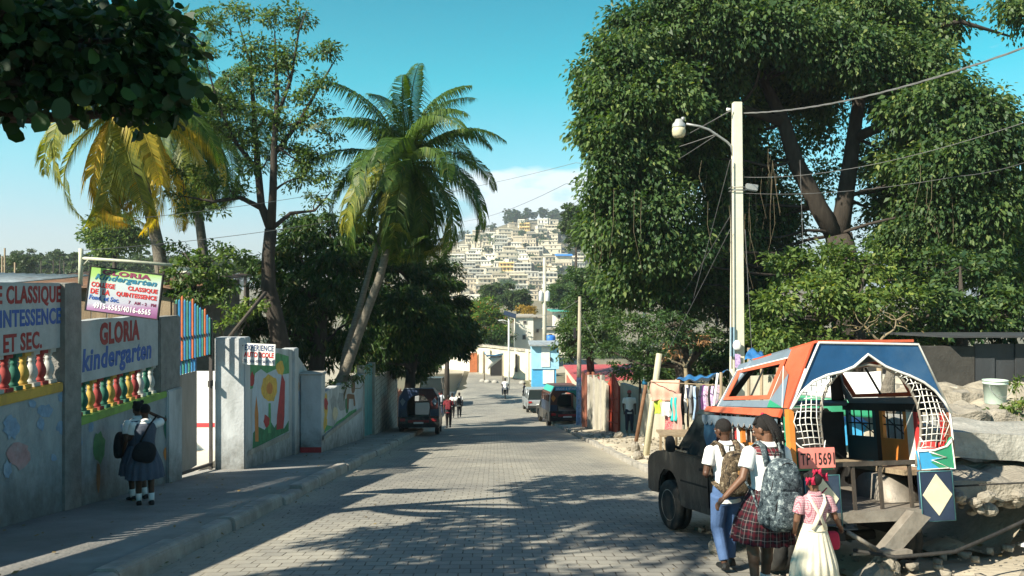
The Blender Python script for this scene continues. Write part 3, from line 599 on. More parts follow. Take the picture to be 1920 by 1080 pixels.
def clump_points(blobs, dens, shell=.35, rg=rng):
    """blobs: (centre Vector, (rx,ry,rz)) -> clump centres with outward direction"""
    out = []; dr = []
    for c, r in blobs:
        r = np.array(r if hasattr(r, '__len__') else (r, r, r), float); n = max(3, int(dens*(r[0]*r[1]*r[2])**(2/3.0)))
        d = unit(rg.normal(size=(n, 3))); rad = shell+(1-shell)*rg.random(n)**.6; out.append(np.array(c)+d*r*rad[:, None]); dr.append(d)
    return np.concatenate(out), np.concatenate(dr)
def foliage(name, parent, blobs, m, dens=9, per=55, cr=.38, ln=.16, wd=.085, droop=.3, shell=.35, seed=1, flat=.6, holes=.0, rnd_=False):
    rg = np.random.default_rng(seed); cp, cdn = clump_points(blobs, dens*DM, shell, rg)
    keep = rg.random(len(cp)) > holes; cp, cdn = cp[keep], cdn[keep]; n = len(cp)
    sc = rg.uniform(.6, 1.35, n); k = rg.poisson(per*sc).clip(4); ix = np.repeat(np.arange(n), k); N = len(ix)
    d = rg.normal(size=(N, 3)); d = unit(d)*(rg.random(N)[:, None]**.45); d[:, 2] *= flat
    Pc = cp[ix]+d*(cr*sc[ix])[:, None]
    A = unit(d+cdn[ix]*.5+rg.normal(size=(N, 3))*.45+np.array([0, 0, -droop])); s = rg.uniform(.5, 1.3, N)*rg.uniform(.8, 1.15, n)[ix]
    V, Q = leaf_arr(Pc, A, ln*s, wd*s, rg=rg, rnd_=rnd_); o = np_mesh(name, V, Q, [m], parent=parent); return o, cp
def limb(b, a, c, r0, r1, m, bend=.12, seg=5, seed=0, n=7):
    r = random.Random(seed); a, c = Vector(a), Vector(c); L = (c-a).length; pts = []; ph = [Vector((r.uniform(-1, 1), r.uniform(-1, 1), r.uniform(-1, 1)))*bend*L for _ in range(2)]
    for i in range(seg+1):
        t = i/seg; pts.append(a.lerp(c, t)+ph[0]*math.sin(t*math.pi)+ph[1]*math.sin(t*2*math.pi)*.5+Vector((0, 0, -.10*L*t*(1-t))))
    b.tube(pts, [r0+(r1-r0)*i/seg for i in range(seg+1)], m, n=n); return pts
def bough(b, root, targets, r0, m, seed=0, twig=.012):
    for i, t in enumerate(targets): limb(b, root, t, r0, twig, m, .10, 6, seed+i)
def tree(name, label, trunk, blobs, m, bark, cat='tree', group=None, twigs=40, lf={}, boughs=True, seed=1, r_b=.10):
    """trunk: list of (polyline points, radii)"""
    t = thing(name, label, cat, trunk[0][0][0], 0, group); base = Vector(trunk[0][0][0]); b = MB()
    for pts, rad in trunk: b.tube([Vector(p)-base for p in pts], rad, bark, n=11)
    tips = [Vector(p[-1])-base for p, r in trunk]; bl = [(Vector(c)-base, r) for c, r in blobs]
    lm, cp = foliage('foliage', t, bl, m, seed=seed, **lf); rr = random.Random(seed)
    nodes = []
    allp = [(Vector(q)-base, r) for pts, rad in trunk for q, r in list(zip(pts, rad))[1:]]
    if boughs:
        for i, (c, r) in enumerate(bl):
            q, rq = min(allp, key=lambda a: (a[0]-c).length+max(0, a[0].z-c.z)*.6); rm = min(rq*.7, r_b); pts = limb(b, q, c, rm, rm*.35, bark, .10, 6, seed*31+i); nodes += [(p, rm*.5) for p in pts[2:]]
    if not nodes: nodes = [(q, r*.4) for q, r in allp]
    idx = list(range(len(cp))); rr.shuffle(idx)
    for i in idx[:twigs]:
        c = Vector(map(float, cp[i])); q, rq = min(nodes, key=lambda a: (a[0]-c).length); limb(b, q, c, max(.012, rq*.5), .006, bark, .12, 4, seed*77+i, n=5)
    b.build('trunk', t); return t
def pb(lst, G_=1.0):                                        # [(px,py,D,rx_px,rz_px[,ry_m])] -> world blobs
    out = []
    for q in lst:
        px, py, D, rx, rz = q[:5]; k = D/F; rx *= G_; rz *= G_; out.append((P(px, py, D), (rx*k, q[5] if len(q) > 5 else (rx+rz)*.5*k, rz*k)))
    return out
def frond(b, T, L, droop, m, lw=.05, ll=.62, n=44, rgs=None, twist=0, up=0.6, hang=1.0):
    """pinnate frond: arching rachis with two rows of hanging leaflets, local x outward z up"""
    r = rgs; pts = []; a = up; x = z = 0; S = 14
    for i in range(S+1):
        pts.append(Vector((x, twist*(i/S)**2*L*.25, z))); a -= droop/S*(.4+1.4*i/S); x += math.cos(a)*L/S; z += math.sin(a)*L/S
    b.tube(pts, [.028*(1-i/S)+.006 for i in range(S+1)], m, n=5, T=T)
    V = []; Fs = []
    for i in range(n):
        t = .10+.90*i/(n-1); f = t*S; k = min(S-1, int(f)); p = pts[k].lerp(pts[k+1], f-k); d = (pts[k+1]-pts[k]).normalized()
        for sgn in (-1, 1):
            if r.random() < .05: continue
            l = ll*(math.sin(math.pi*(.12+.84*t))**.7)*r.uniform(.8, 1.1); side = Vector((0, sgn, 0))
            up_ = d.cross(Vector((0, 1, 0)));  up_ = -up_ if up_.z < 0 else up_
            d1 = (side*1.0+d*.55+up_*.25+Vector((0, 0, -.25*hang))).normalized(); p1 = p+d1*l*.4; d2 = (side*.45+d*.5+Vector((0, 0, -1.05*hang*r.uniform(.7, 1.3)))).normalized(); p2 = p1+d2*l*.6
            w = (d-d1*d.dot(d1)).normalized()*lw*.5; o = len(V)
            V += [p-w*.6, p+w*.6, p1+w, p1-w, p2]; Fs += [(o, o+1, o+2, o+3), (o+3, o+2, o+4)]
    b.add(V, Fs, m, False, T)
def palm(label, trunk, rad, crown, fr, L, seed, group=None, cat='palm', tilt=(0, 0), nuts=6, lw=.05, lean=None):
    """fr: list of (azimuth deg, up rad, droop rad, material, length factor)"""
    r = random.Random(seed); base = Vector(trunk[0][0]); t = thing('coconut_palm', label, cat, base, 0, group)
    for k, pts in enumerate(trunk):
        b = MB(); b.tube([Vector(p)-base for p in pts], rad[k], M_barkl, n=12); o = b.build('trunk', t)
    c = Vector(crown)-base
    for az, up, dr, m, lf in fr:
        b = MB(); T = Matrix.Rotation(math.radians(az), 4, 'Z'); frond(b, T, L*lf, dr, m, lw*.85, L*.24, 78, r, r.uniform(-1, 1), up)
        b.build('frond', t, loc=c)
    b = MB()
    for i in range(5): a = r.uniform(0, 6.28); b.tube([(0, 0, -.1), (.15*math.cos(a), .15*math.sin(a), .35), (.35*math.cos(a), .35*math.sin(a), .7)], [.09, .05, .01], M_barkl, n=6)
    b.build('crown_shaft', t, loc=c)
    for i in range(nuts):
        a = -1.57+r.uniform(-1.2, 1.2); MB().ball((.28*math.cos(a), .28*math.sin(a), -.15-.12*(i % 3)), (.10, .10, .13), mat('coconut_husk', (.34, .30, .06) if 1 else 0, .5, .2, 5, .1), 8, 6).build('coconut', t, loc=c)
    return t
def fronds(n, seed, mix, lo=-.2, hi=1.3, dr=(1.3, 2.2)):
    r = random.Random(seed); out = []
    for i in range(n):
        u = (i+.5)/n; up = hi+(lo-hi)*u+r.uniform(-.12, .12); az = i*137.5+r.uniform(-15, 15); m = mix(u, r); out.append((az, up, r.uniform(*dr)*(.55+.6*u**.7), m, r.uniform(.85, 1.08)))
    return out
# --- leaning palm (two stems) ---
kp = dict(zip('goy', (L_palm, L_palmo, L_palmy)))
mixA = lambda u, r: L_palm if u < .5 or r.random() < .6 else L_palmo
palm('big leaning coconut palm with two slanting stems behind the stepped mural wall', [[P(626, 745, 27), P(650, 690, 27), P(682, 600, 27), P(712, 520, 27), P(738, 420, 27), P(764, 318, 27)], [P(636, 745, 27.6), P(648, 660, 27.6), P(676, 570, 27.7), P(698, 490, 27.8), P(735, 380, 27.4), P(760, 322, 27.1)]],
     [[.24, .16, .14, .13, .12, .11], [.15, .11, .10, .09, .09, .09]], P(764, 308, 27), fronds(50, 12, mixA, -1.15, 1.5, (1.6, 2.6)), 3.95, 3, lw=.05)
mixB = lambda u, r: (L_palm if u < .45 else (L_palmy if r.random() < .55 else L_palmo))
palm('coconut palm with yellowing drooping fronds behind the hanging school board', [[P(318, 640, 25), P(308, 540, 25), P(296, 460, 25), P(270, 350, 25), P(232, 215, 25)]], [[.24, .2, .18, .16, .14]], P(228, 205, 25), fronds(34, 9, mixB, -1.1, 1.3, (1.4, 2.3)), 4.1, 5)
palm('pale green coconut palm right of the yellowing one, half behind the tall tree', [[P(395, 620, 33), P(385, 500, 33), P(372, 400, 33), P(365, 240, 33)]], [[.24, .19, .17, .14]], P(368, 225, 33), fronds(32, 14, lambda u, r: L_palm if u < .6 or r.random() < .5 else L_palmo, -1.1, 1.3, (1.4, 2.3)), 4.8, 6)
# --- tall slender tree ---
D = 26
tk = [([P(535, 700, D), P(520, 610, D), P(504, 540, D), P(503, 480, D), P(508, 430, D)], [.33, .27, .23, .20, .19]),
      ([P(508, 430, D), P(490, 385, D), P(484, 320, D), P(478, 240, D+.4), P(470, 120, D+.5), P(452, 60, D)], [.15, .12, .11, .08, .05, .02]),
      ([P(508, 430, D), P(512, 360, D-.2), P(514, 280, D-.3), P(520, 180, D), P(515, 60, D)], [.15, .12, .10, .07, .02]),
      ([P(490, 390, D), P(450, 370, D-.6), P(400, 378, D-1.0), P(345, 368, D-1.2)], [.09, .07, .05, .02]),
      ([P(484, 320, D), P(440, 265, D), P(410, 200, D), P(385, 110, D)], [.08, .06, .04, .015]),
      ([P(514, 290, D), P(560, 230, D), P(600, 160, D), P(630, 110, D)], [.08, .06, .04, .015]),
      ([P(508, 430, D), P(545, 400, D), P(590, 395, D), P(620, 360, D)], [.08, .06, .04, .015]),
      ([P(516, 230, D), P(545, 150, D), P(560, 60, D), P(575, 20, D)], [.06, .05, .03, .012])]
bl = pb([(395, 45, D, 30, 22), (445, 20, D, 34, 24), (380, 90, D, 26, 22), (505, 30, D, 40, 24), (560, 35, D+.5, 30, 22), (610, 95, D, 34, 22), (470, 90, D, 40, 24), (540, 100, D, 34, 24), (600, 150, D-.4, 26, 18), (430, 150, D, 24, 16),
         (500, 165, D, 30, 20), (440, 205, D, 42, 18), (500, 215, D, 40, 18), (560, 225, D, 36, 20), (600, 205, D, 26, 16), (410, 240, D, 40, 18), (470, 262, D, 34, 16), (535, 275, D, 40, 18), (590, 285, D, 38, 20), (340, 320, D-1, 34, 16),
         (385, 340, D-1, 40, 18), (330, 365, D-1.2, 24, 14), (430, 355, D-.8, 36, 16), (560, 335, D, 40, 20), (610, 330, D, 26, 18), (380, 390, D-1, 34, 14), (470, 320, D-.4, 26, 14), (590, 375, D, 30, 14), (350, 400, D-1.2, 20, 12), (470, 140, D, 30, 24), (520, 130, D, 30, 24), (570, 170, D, 30, 22), (410, 190, D, 30, 18), (530, 240, D, 34, 20), (450, 240, D, 34, 18), (500, 300, D, 34, 20), (570, 300, D, 34, 22), (620, 250, D, 20, 18)], 1.12)
tree('tall_tree', 'tall slender open tree with a forked dark trunk left of the leaning palm', tk, bl, L_slim, M_bark, twigs=260, lf=dict(dens=25, per=20, cr=.32, ln=.15, wd=.06, shell=.12, flat=.7), seed=21, r_b=.045)
# --- mango mass, left of the street ---
def mango(label, stem, blobs, seed, m=L_mango, lf={}):
    k = dict(dens=9, per=60, cr=.42, ln=.30, wd=.075, droop=.9, shell=.45); k.update(lf)
    tree('mango_tree', label, stem, blobs, m, M_bark, twigs=50, lf=k, seed=seed, group='dark trees along the left of the street')
mango('dense dark mango tree rising behind the driving school board', [([P(590, 720, 30), P(600, 640, 30), P(605, 560, 30)], [.3, .24, .2])],
      pb([(560, 470, 31, 50, 42), (620, 440, 32, 50, 42), (540, 540, 30, 55, 45), (600, 560, 30, 60, 55), (660, 500, 31, 50, 50), (560, 620, 30, 60, 45), (650, 610, 31, 60, 55), (500, 590, 30, 50, 40), (600, 660, 31, 70, 36), (470, 620, 30, 38, 34), (570, 430, 33, 40, 30), (630, 520, 29.5, 50, 50), (520, 500, 31, 40, 36), (700, 440, 33, 30, 40)], 1.1), 31, lf=dict(per=46))
mango('broad dark mango tree overhanging the teal gate and the block wall', [([P(765, 780, 38), P(770, 700, 38), P(785, 620, 38), P(780, 540, 38)], [.3, .22, .2, .15])],
      pb([(700, 590, 36, 60, 60), (750, 530, 38, 60, 56), (800, 560, 38, 56, 56), (740, 630, 36, 66, 46), (810, 620, 38, 60, 50), (850, 590, 40, 34, 44), (770, 590, 35, 60, 50), (690, 660, 35, 50, 34), (800, 500, 39, 40, 36), (845, 640, 41, 44, 38), (720, 480, 38, 36, 44), (760, 690, 39, 50, 24), (830, 520, 41, 36, 36), (770, 640, 40, 60, 50), (870, 630, 43, 30, 40)], 1.1), 33)
mango('low dark tree over the parked trucks on the left kerb', [([P(720, 760, 46), P(735, 700, 46), P(770, 640, 46)], [.2, .16, .12])],
      pb([(735, 670, 44, 36, 30), (800, 670, 46, 42, 32), (840, 655, 48, 34, 28), (780, 690, 45, 40, 22), (820, 620, 48, 50, 40)]), 35, lf=dict(ln=.26))
# yellow-green young tree behind the gate, shrubs
tree('young_tree', 'light green leafy tree growing behind the coloured gate', [([P(350, 640, 24), P(360, 560, 24), P(370, 500, 24)], [.10, .08, .05])], pb([(335, 470, 25, 24, 20), (350, 510, 24, 40, 34), (395, 500, 24, 36, 32), (375, 550, 23.6, 48, 32), (420, 540, 24, 26, 30), (345, 560, 24, 24, 26), (440, 480, 25, 24, 18), (410, 465, 25, 24, 12)]), L_slim, M_bark, lf=dict(dens=20, per=30, cr=.26, ln=.15, wd=.075), seed=41)
tree('shrub', 'pale green shrub under the tall tree, above the gate pillar', [([P(445, 660, 23), P(450, 620, 23)], [.06, .03])], pb([(440, 590, 23, 34, 22), (475, 580, 23, 26, 24), (420, 610, 23, 22, 14)]), L_bush, M_bark, 'shrub', lf=dict(dens=20, per=30, cr=.24, ln=.14, wd=.06), seed=42)
tree('creeper', 'leafy creeper and dry twigs tumbling over the mural wall at the palm foot', [([P(640, 760, 26.5), P(650, 725, 26.5)], [.05, .02])], pb([(628, 722, 26, 26, 12, .35), (660, 705, 27, 28, 13, .35), (690, 694, 29, 18, 9, .3)]), L_fine, M_vine, 'plant', lf=dict(dens=26, per=26, cr=.16, ln=.12, wd=.045), twigs=60, seed=43, r_b=.02)
# --- broad-leaved tree over the camera's left (trunk outside the frame) ---
bl = pb([(60, 60, 8.2, 110, 70), (170, 95, 8.4, 110, 70), (270, 75, 8.6, 70, 50), (60, 160, 8.2, 70, 36), (180, 165, 8.4, 90, 40), (280, 170, 8.6, 66, 40), (310, 120, 8.7, 30, 36), (315, 190, 8.7, 32, 22), (110, 10, 8.5, 140, 50), (10, 130, 8.3, 80, 60), (-60, 170, 8.3, 80, 50), (40, 175, 8.0, 60, 30), (-60, 60, 8.0, 90, 90), (10, 20, 7.8, 90, 60), (60, 60, 9.8, 90, 50, 1.0), (170, 50, 10.4, 90, 50, 1.1), (270, 60, 10.8, 60, 40, 1.0), (90, 90, 11.6, 90, 40, 1.0), (220, 100, 11.8, 80, 36, 1.0), (-40, 60, 10.6, 90, 50, 1.0), (330, 90, 11.2, 30, 30, .6), (-120, 60, 8, 90, 70), (265, 195, 8.8, 26, 20)])
tree('broadleaf_tree', 'dark tree with very large round leaves reaching in at the top left corner', [([Vector((-8.4, 8.6, -3.2)), Vector((-8.2, 8.7, .5)), Vector((-7.8, 8.9, 2.2)), Vector((-6.9, 9.2, 3.3))], [.3, .26, .18, .10])], bl, L_alm, M_bark, lf=dict(dens=17, per=24, cr=.34, ln=.17, wd=.135, droop=.5, shell=.45, flat=.8, rnd_=True), twigs=60, seed=51)
# crown of a street tree behind the viewer, its shade lies on the road
tree('street_tree', 'spreading street tree behind the viewpoint shading the left of the road', [([Vector((-8.6, -4, -2)), Vector((-8.4, -3.6, 1)), Vector((-7.4, -2.6, 3.6))], [.3, .25, .2])], [(Vector((-6.4, -1.6, 4.6)), (1.7, 1.7, 1.0)), (Vector((-7.6, .6, 5.0)), (1.6, 1.6, 1.0)), (Vector((-5.6, 1.4, 4.2)), (1.1, 1.3, .8)), (Vector((-8.2, -3, 5)), (2, 2, 1.2)), (Vector((-7.6, 3.4, 6.6)), (1.4, 1.2, .8)), (Vector((-9.4, 4.6, 7.6)), (1.5, 1.3, .9)), (Vector((-6.4, 4.2, 2.6)), (1.0, 1.4, .7)), (Vector((-7.4, 5.6, 3.4)), (1.2, 1.3, .8)), (Vector((-7.6, 3.0, 3.6)), (1.3, 1.3, .9)), (Vector((-5.6, 2.2, 3.0)), (1.2, 1.1, .7))], L_big, M_bark, lf=dict(dens=9, per=44, cr=.5, ln=.22, wd=.13), seed=52)
# --- the giant tree on the right ---
D = 27
tk = [([P(1592, 760, D), P(1590, 600, D), P(1585, 500, D), P(1572, 440, D)], [.62, .5, .45, .42]),
      ([P(1572, 450, D), P(1535, 390, D), P(1490, 300, D-.5), P(1470, 230, D-.5), P(1430, 150, D), P(1410, 60, D)], [.33, .29, .25, .21, .16, .1]),
      ([P(1572, 450, D), P(1585, 370, D), P(1600, 260, D), P(1620, 120, D), P(1640, 0, D), P(1650, -120, D)], [.32, .27, .22, .17, .13, .08]),
      ([P(1470, 230, D-.5), P(1380, 200, D-1), P(1290, 180, D-2), P(1200, 150, D-3)], [.16, .13, .1, .05]),
      ([P(1600, 260, D), P(1690, 220, D-1), P(1790, 200, D-2), P(1860, 240, D-3)], [.18, .13, .1, .05]),
      ([P(1620, 120, D), P(1700, 60, D), P(1800, 40, D-1), P(1900, 70, D-1)], [.14, .1, .07, .03])]
bl = pb([(1170, 110, 24, 64, 55), (1130, 170, 24, 40, 50), (1200, 190, 24, 70, 60), (1150, 260, 24, 55, 55), (1240, 80, 25, 70, 70), (1260, 190, 24, 60, 60), (1200, 300, 24, 55, 55), (1130, 330, 24, 36, 50), (1160, 400, 24, 55, 50), (1240, 400, 24, 55, 55),
         (1280, 300, 27, 40, 50), (1290, 470, 24, 45, 40), (1210, 470, 24.5, 50, 40), (1140, 450, 26, 40, 40), (1320, 30, 25, 80, 70), (1330, 130, 26, 60, 70), (1420, 20, 26, 80, 60), (1440, 110, 27.5, 60, 60), (1520, 40, 27, 90, 70), (1540, 150, 28, 60, 60),
         (1380, 240, 27.5, 50, 60), (1350, 380, 27.5, 36, 60), (1620, 30, 26, 90, 60), (1700, 20, 27, 70, 60), (1680, 110, 25, 60, 50), (1620, 130, 25, 45, 36), (1740, 120, 25, 60, 40), (1760, 200, 24, 80, 50), (1690, 210, 25, 55, 40), (1830, 230, 23.5, 70, 60),
         (1890, 290, 23.5, 45, 60), (1800, 310, 23.5, 90, 55), (1700, 320, 25.5, 60, 40), (1870, 370, 23.5, 50, 50), (1780, 390, 24, 80, 44), (1720, 300, 28, 70, 50), (1840, 430, 24, 70, 40), (1460, 180, 29, 50, 60), (1720, 440, 26, 70, 50), (1900, 20, 25, 30, 40), (1500, 60, 24.5, 60, 40), (1400, 330, 29, 46, 60), (1440, 420, 28.5, 50, 50), (1340, 460, 27, 50, 50),
         (1100, 150, 24.5, 24, 40), (1110, 240, 24.5, 30, 44), (1190, 50, 25, 50, 34), (1250, 20, 25, 50, 40), (1180, 350, 24.5, 50, 50), (1230, 260, 26, 50, 50), (1300, 230, 28, 50, 60), (1370, 130, 29, 60, 60), (1580, 60, 29, 60, 60), (1660, 170, 28, 50, 50), (1750, 60, 27, 50, 36),
         (1400, 400, 30, 60, 60), (1380, 480, 28, 60, 50), (1440, 490, 29, 50, 40), (1790, 260, 27, 70, 60), (1690, 380, 27.5, 50, 44), (1800, 360, 27, 80, 60), (1880, 440, 27, 50, 50), (1520, 110, 25, 50, 50), (1600, 90, 24.5, 50, 50), (1450, 60, 24.5, 60, 50), (1380, 60, 24.5, 60, 60), (1320, 210, 26, 46, 50), (1120, 420, 25, 24, 40), (1185, 510, 25.5, 50, 34), (1250, 520, 25.5, 50, 40), (1320, 540, 27, 50, 50), (1160, 540, 26, 40, 30), (1400, 560, 28, 60, 50), (1840, 500, 25, 60, 40), (1900, 540, 26, 50, 40), (1740, 520, 27, 60, 40), (1330, 300, 26.5, 40, 50), (1380, 440, 26.5, 40, 44)], 1.08)
gt_ = tree('giant_tree', 'giant forked tree with a huge leafy crown filling the upper right', tk, bl, L_big, M_bark, twigs=500, lf=dict(dens=15, per=84, cr=.54, ln=.18, wd=.09, droop=.9, shell=.25, flat=.85), seed=61, r_b=.06)
g0_ = Vector(gt_.location)
foliage('inner_foliage', gt_, [(c-g0_, r_) for c, r_ in pb([(1480, 270, 31, 50, 60), (1560, 220, 30.5, 50, 50), (1640, 300, 31, 40, 60), (1500, 380, 31, 40, 40), (1655, 400, 30, 40, 40), (1545, 330, 31.5, 36, 40), (1450, 330, 30, 40, 50), (1440, 400, 29, 44, 44), (1490, 440, 29.5, 36, 36), (1670, 340, 28.5, 36, 50), (1690, 440, 28.5, 44, 40), (1640, 450, 29.5, 30, 26), (1400, 350, 29, 40, 50), (1540, 250, 29.5, 40, 40), (1470, 400, 30, 40, 40), (1620, 300, 29.5, 30, 50)])], L_big, dens=9, per=46, cr=.65, ln=.17, wd=.085, shell=.1, flat=.9, seed=63)
# vines hanging from the crown
b = MB(); r = random.Random(8)
for i in range(70):
    px = r.choice([r.uniform(1100, 1330), r.uniform(1330, 1460), r.uniform(1700, 1900)]); py = r.uniform(260, 440); Dv = r.uniform(22.6, 26); l = r.uniform(.6, 2.4); p = P(px, py, Dv)
    b.tube([p, p+Vector((r.uniform(-.1, .1), r.uniform(-.1, .1), -l*.5)), p+Vector((r.uniform(-.25, .25), 0, -l))], [.005, .005, .003], M_vine, n=4, cap=False)
tag(b.build('hanging_vines'), 'tangle of thin dry vines hanging under the giant crown', 'vines', kind='stuff')
# --- lower right thicket ---
def rtree(name, label, stem, blobs, m, seed, lf, tw=60, cat='tree', bark=M_bark): return tree(name, label, stem, blobs, m, bark, cat, lf=lf, twigs=tw, seed=seed, r_b=.07)
rtree('leafy_bush', 'sunlit bright green bush just right of the concrete lamp pole', [([P(1610, 700, 20), P(1612, 640, 20), P(1600, 580, 20)], [.14, .11, .08])], pb([(1450, 570, 20, 50, 40), (1480, 510, 21, 50, 40), (1540, 550, 20, 60, 45), (1560, 490, 21, 60, 40), (1620, 500, 20.5, 60, 44), (1600, 580, 20, 60, 45), (1450, 630, 20, 45, 36), (1530, 630, 20, 60, 32), (1680, 560, 20.5, 50, 40), (1420, 600, 21, 30, 40)]), L_bush, 71, dict(dens=16, per=56, cr=.36, ln=.15, wd=.075))
rtree('twiggy_shrub', 'bare brown twiggy shrub in front of the bright bush', [([P(1650, 680, 19), P(1650, 640, 19)], [.07, .05])], pb([(1680, 600, 19, 60, 26), (1620, 610, 19, 40, 24)]), mat('dry_leaf', (.16, .12, .05), .9, .3, 5, 0), 72, dict(dens=14, per=3, cr=.3, ln=.1, wd=.04), 240, 'shrub', M_vine)
rtree('dark_tree', 'dark shaded tree right of the bright bush over the tin hut', [([P(1800, 760, 21), P(1805, 620, 21), P(1800, 500, 21)], [.2, .12, .02])], pb([(1770, 500, 23, 60, 50), (1840, 510, 22, 70, 45), (1760, 580, 21, 60, 45), (1840, 590, 21, 70, 44), (1910, 560, 21, 50, 50), (1700, 640, 22, 50, 24)]), L_big, 73, dict(dens=12, per=50, cr=.36, ln=.17, wd=.09))
rtree('feathery_tree', 'dark feathery tree behind the clothes stall left of the lamp pole', [([P(1290, 740, 25), P(1280, 690, 25), P(1275, 600, 25)], [.3, .24, .16]), ([P(1280, 690, 25), P(1310, 660, 25), P(1340, 620, 25)], [.14, .1, .05])],
      pb([(1170, 560, 27, 50, 40), (1230, 550, 26, 60, 46), (1300, 560, 26, 60, 50), (1180, 620, 25, 60, 36), (1260, 620, 24, 60, 34), (1320, 630, 25, 40, 30), (1330, 510, 27, 50, 50), (1150, 660, 26, 36, 24), (1215, 665, 25, 40, 22), (1370, 590, 27, 40, 60), (1250, 480, 28, 60, 50)]), L_fine, 74, dict(dens=18, per=60, cr=.34, ln=.13, wd=.045, flat=.35), 120)
rtree('roadside_tree', 'mid green tree behind the red roofed hut and wooden pole', [([P(1110, 740, 48), P(1105, 650, 48), P(1115, 580, 48)], [.25, .2, .15])], pb([(1080, 590, 48, 36, 34), (1120, 560, 48, 46, 34), (1070, 630, 47, 30, 30), (1130, 610, 46, 46, 36), (1110, 650, 46, 40, 24), (1060, 660, 49, 20, 22), (1100, 520, 46, 36, 24)]), L_fine, 75, dict(dens=8, per=70, cr=.46, ln=.2, wd=.09))
rtree('dry_bush', 'brown withered bush at the trunk foot behind the clothes stall', [([P(1290, 740, 24), P(1285, 690, 24)], [.08, .05])], pb([(1268, 650, 24, 28, 18), (1300, 640, 24, 24, 26), (1255, 672, 24, 22, 12)]), mat('withered_leaf', (.26, .14, .06), .9, .35, 5, 0), 76, dict(dens=18, per=20, cr=.2, ln=.16, wd=.05), 80, 'shrub', M_vine)
# --- backdrop shrubs on the far right behind the hut
rtree('dark_tree', 'large dark tree closing the view behind the tin hut at far right', [([P(1900, 760, 30), P(1900, 560, 30)], [.25, .03])], pb([(1900, 480, 31, 70, 60), (1820, 470, 32, 70, 60), (1900, 590, 30, 80, 60), (1780, 600, 30, 90, 60), (1650, 640, 30, 90, 50), (1500, 640, 30, 100, 50), (1400, 680, 31, 90, 50), (1960, 430, 31, 60, 60)]), L_mango, 77, dict(dens=6, per=56, cr=.6, ln=.28, wd=.13))
# --- far trees by the dip
M_flame = leafmat('leaves_flowering', (.05, .12, .02), (.12, .2, .03), (.45, .12, .03))
M_orleaf = leafmat('leaves_orange', (.24, .14, .03), (.40, .26, .05), (.45, .30, .06))
def ftree(label, px, py, D, rx, rz, m, seed, n=4, name='street_tree', ln=.3, dens=3.4):
    r = random.Random(seed); bl = [(px+r.uniform(-.5, .5)*rx, py+r.uniform(-.4, .4)*rz, D+r.uniform(-1, 1), rx*r.uniform(.5, .7), rz*r.uniform(.5, .75)) for _ in range(n)]
    g = P(px, py, D); g.z = min(R(g.y), g.z-1.5) if D < 110 else far_z(g.x, g.y)
    tree(name, label, [([g, P(px, py+rz*.3, D)], [.22, .15])], pb(bl), m, M_bark, lf=dict(dens=dens, per=60, cr=.7, ln=ln, wd=ln*.5), twigs=14, seed=seed)
ftree('bright green tree with red flowers above the far street wall', 885, 590, 101, 34, 34, M_flame, 81, 6)
ftree('green flowering tree leaning over the far wall beside the solar lamp', 920, 600, 99, 36, 40, M_flame, 82, 6)
ftree('dark leafy tree above the far wall, left of the white house', 928, 632, 97, 38, 18, L_mango, 83, 5)
ftree('yellow orange leaved tree behind the white house', 985, 583, 112, 22, 12, M_orleaf, 84, 4)
ftree('olive tree low on the far slope above the white house', 970, 560, 140, 40, 26, L_far, 85, 6, ln=.45, dens=2)
ftree('grey green tree below the hillside houses, left of the tall pole', 935, 548, 150, 34, 20, L_far, 86, 5, ln=.5, dens=2)
ftree('dark green tree right of the tall far pole', 1050, 560, 120, 36, 34, L_fine, 87, 6, ln=.4, dens=2.4)
ftree('leafy tree over the turquoise roofed house', 1085, 540, 130, 40, 40, L_far, 88, 6, ln=.45, dens=2)
ftree('dark tree at the street bend behind the left trucks', 838, 620, 62, 30, 40, L_mango, 89, 6, ln=.3)
ftree('round green tree beyond the school shed', 215, 440, 62, 56, 50, L_slim, 90, 9, ln=.3, dens=5)
ftree('leafy crown between the slender tree and the mango', 560, 420, 60, 30, 20, L_mango, 91, 4)
ftree('bushy tree on the slope left of the slender trunk', 460, 500, 90, 40, 20, L_far, 92, 5, ln=.4)
ftree('dark bush below the hillside behind the mango', 660, 470, 90, 60, 40, L_mango, 93, 6, ln=.4, dens=3)
ftree('tall grey green tree edging the giant crown by the hill', 1080, 430, 110, 26, 50, L_far, 94, 6, ln=.42, dens=3)
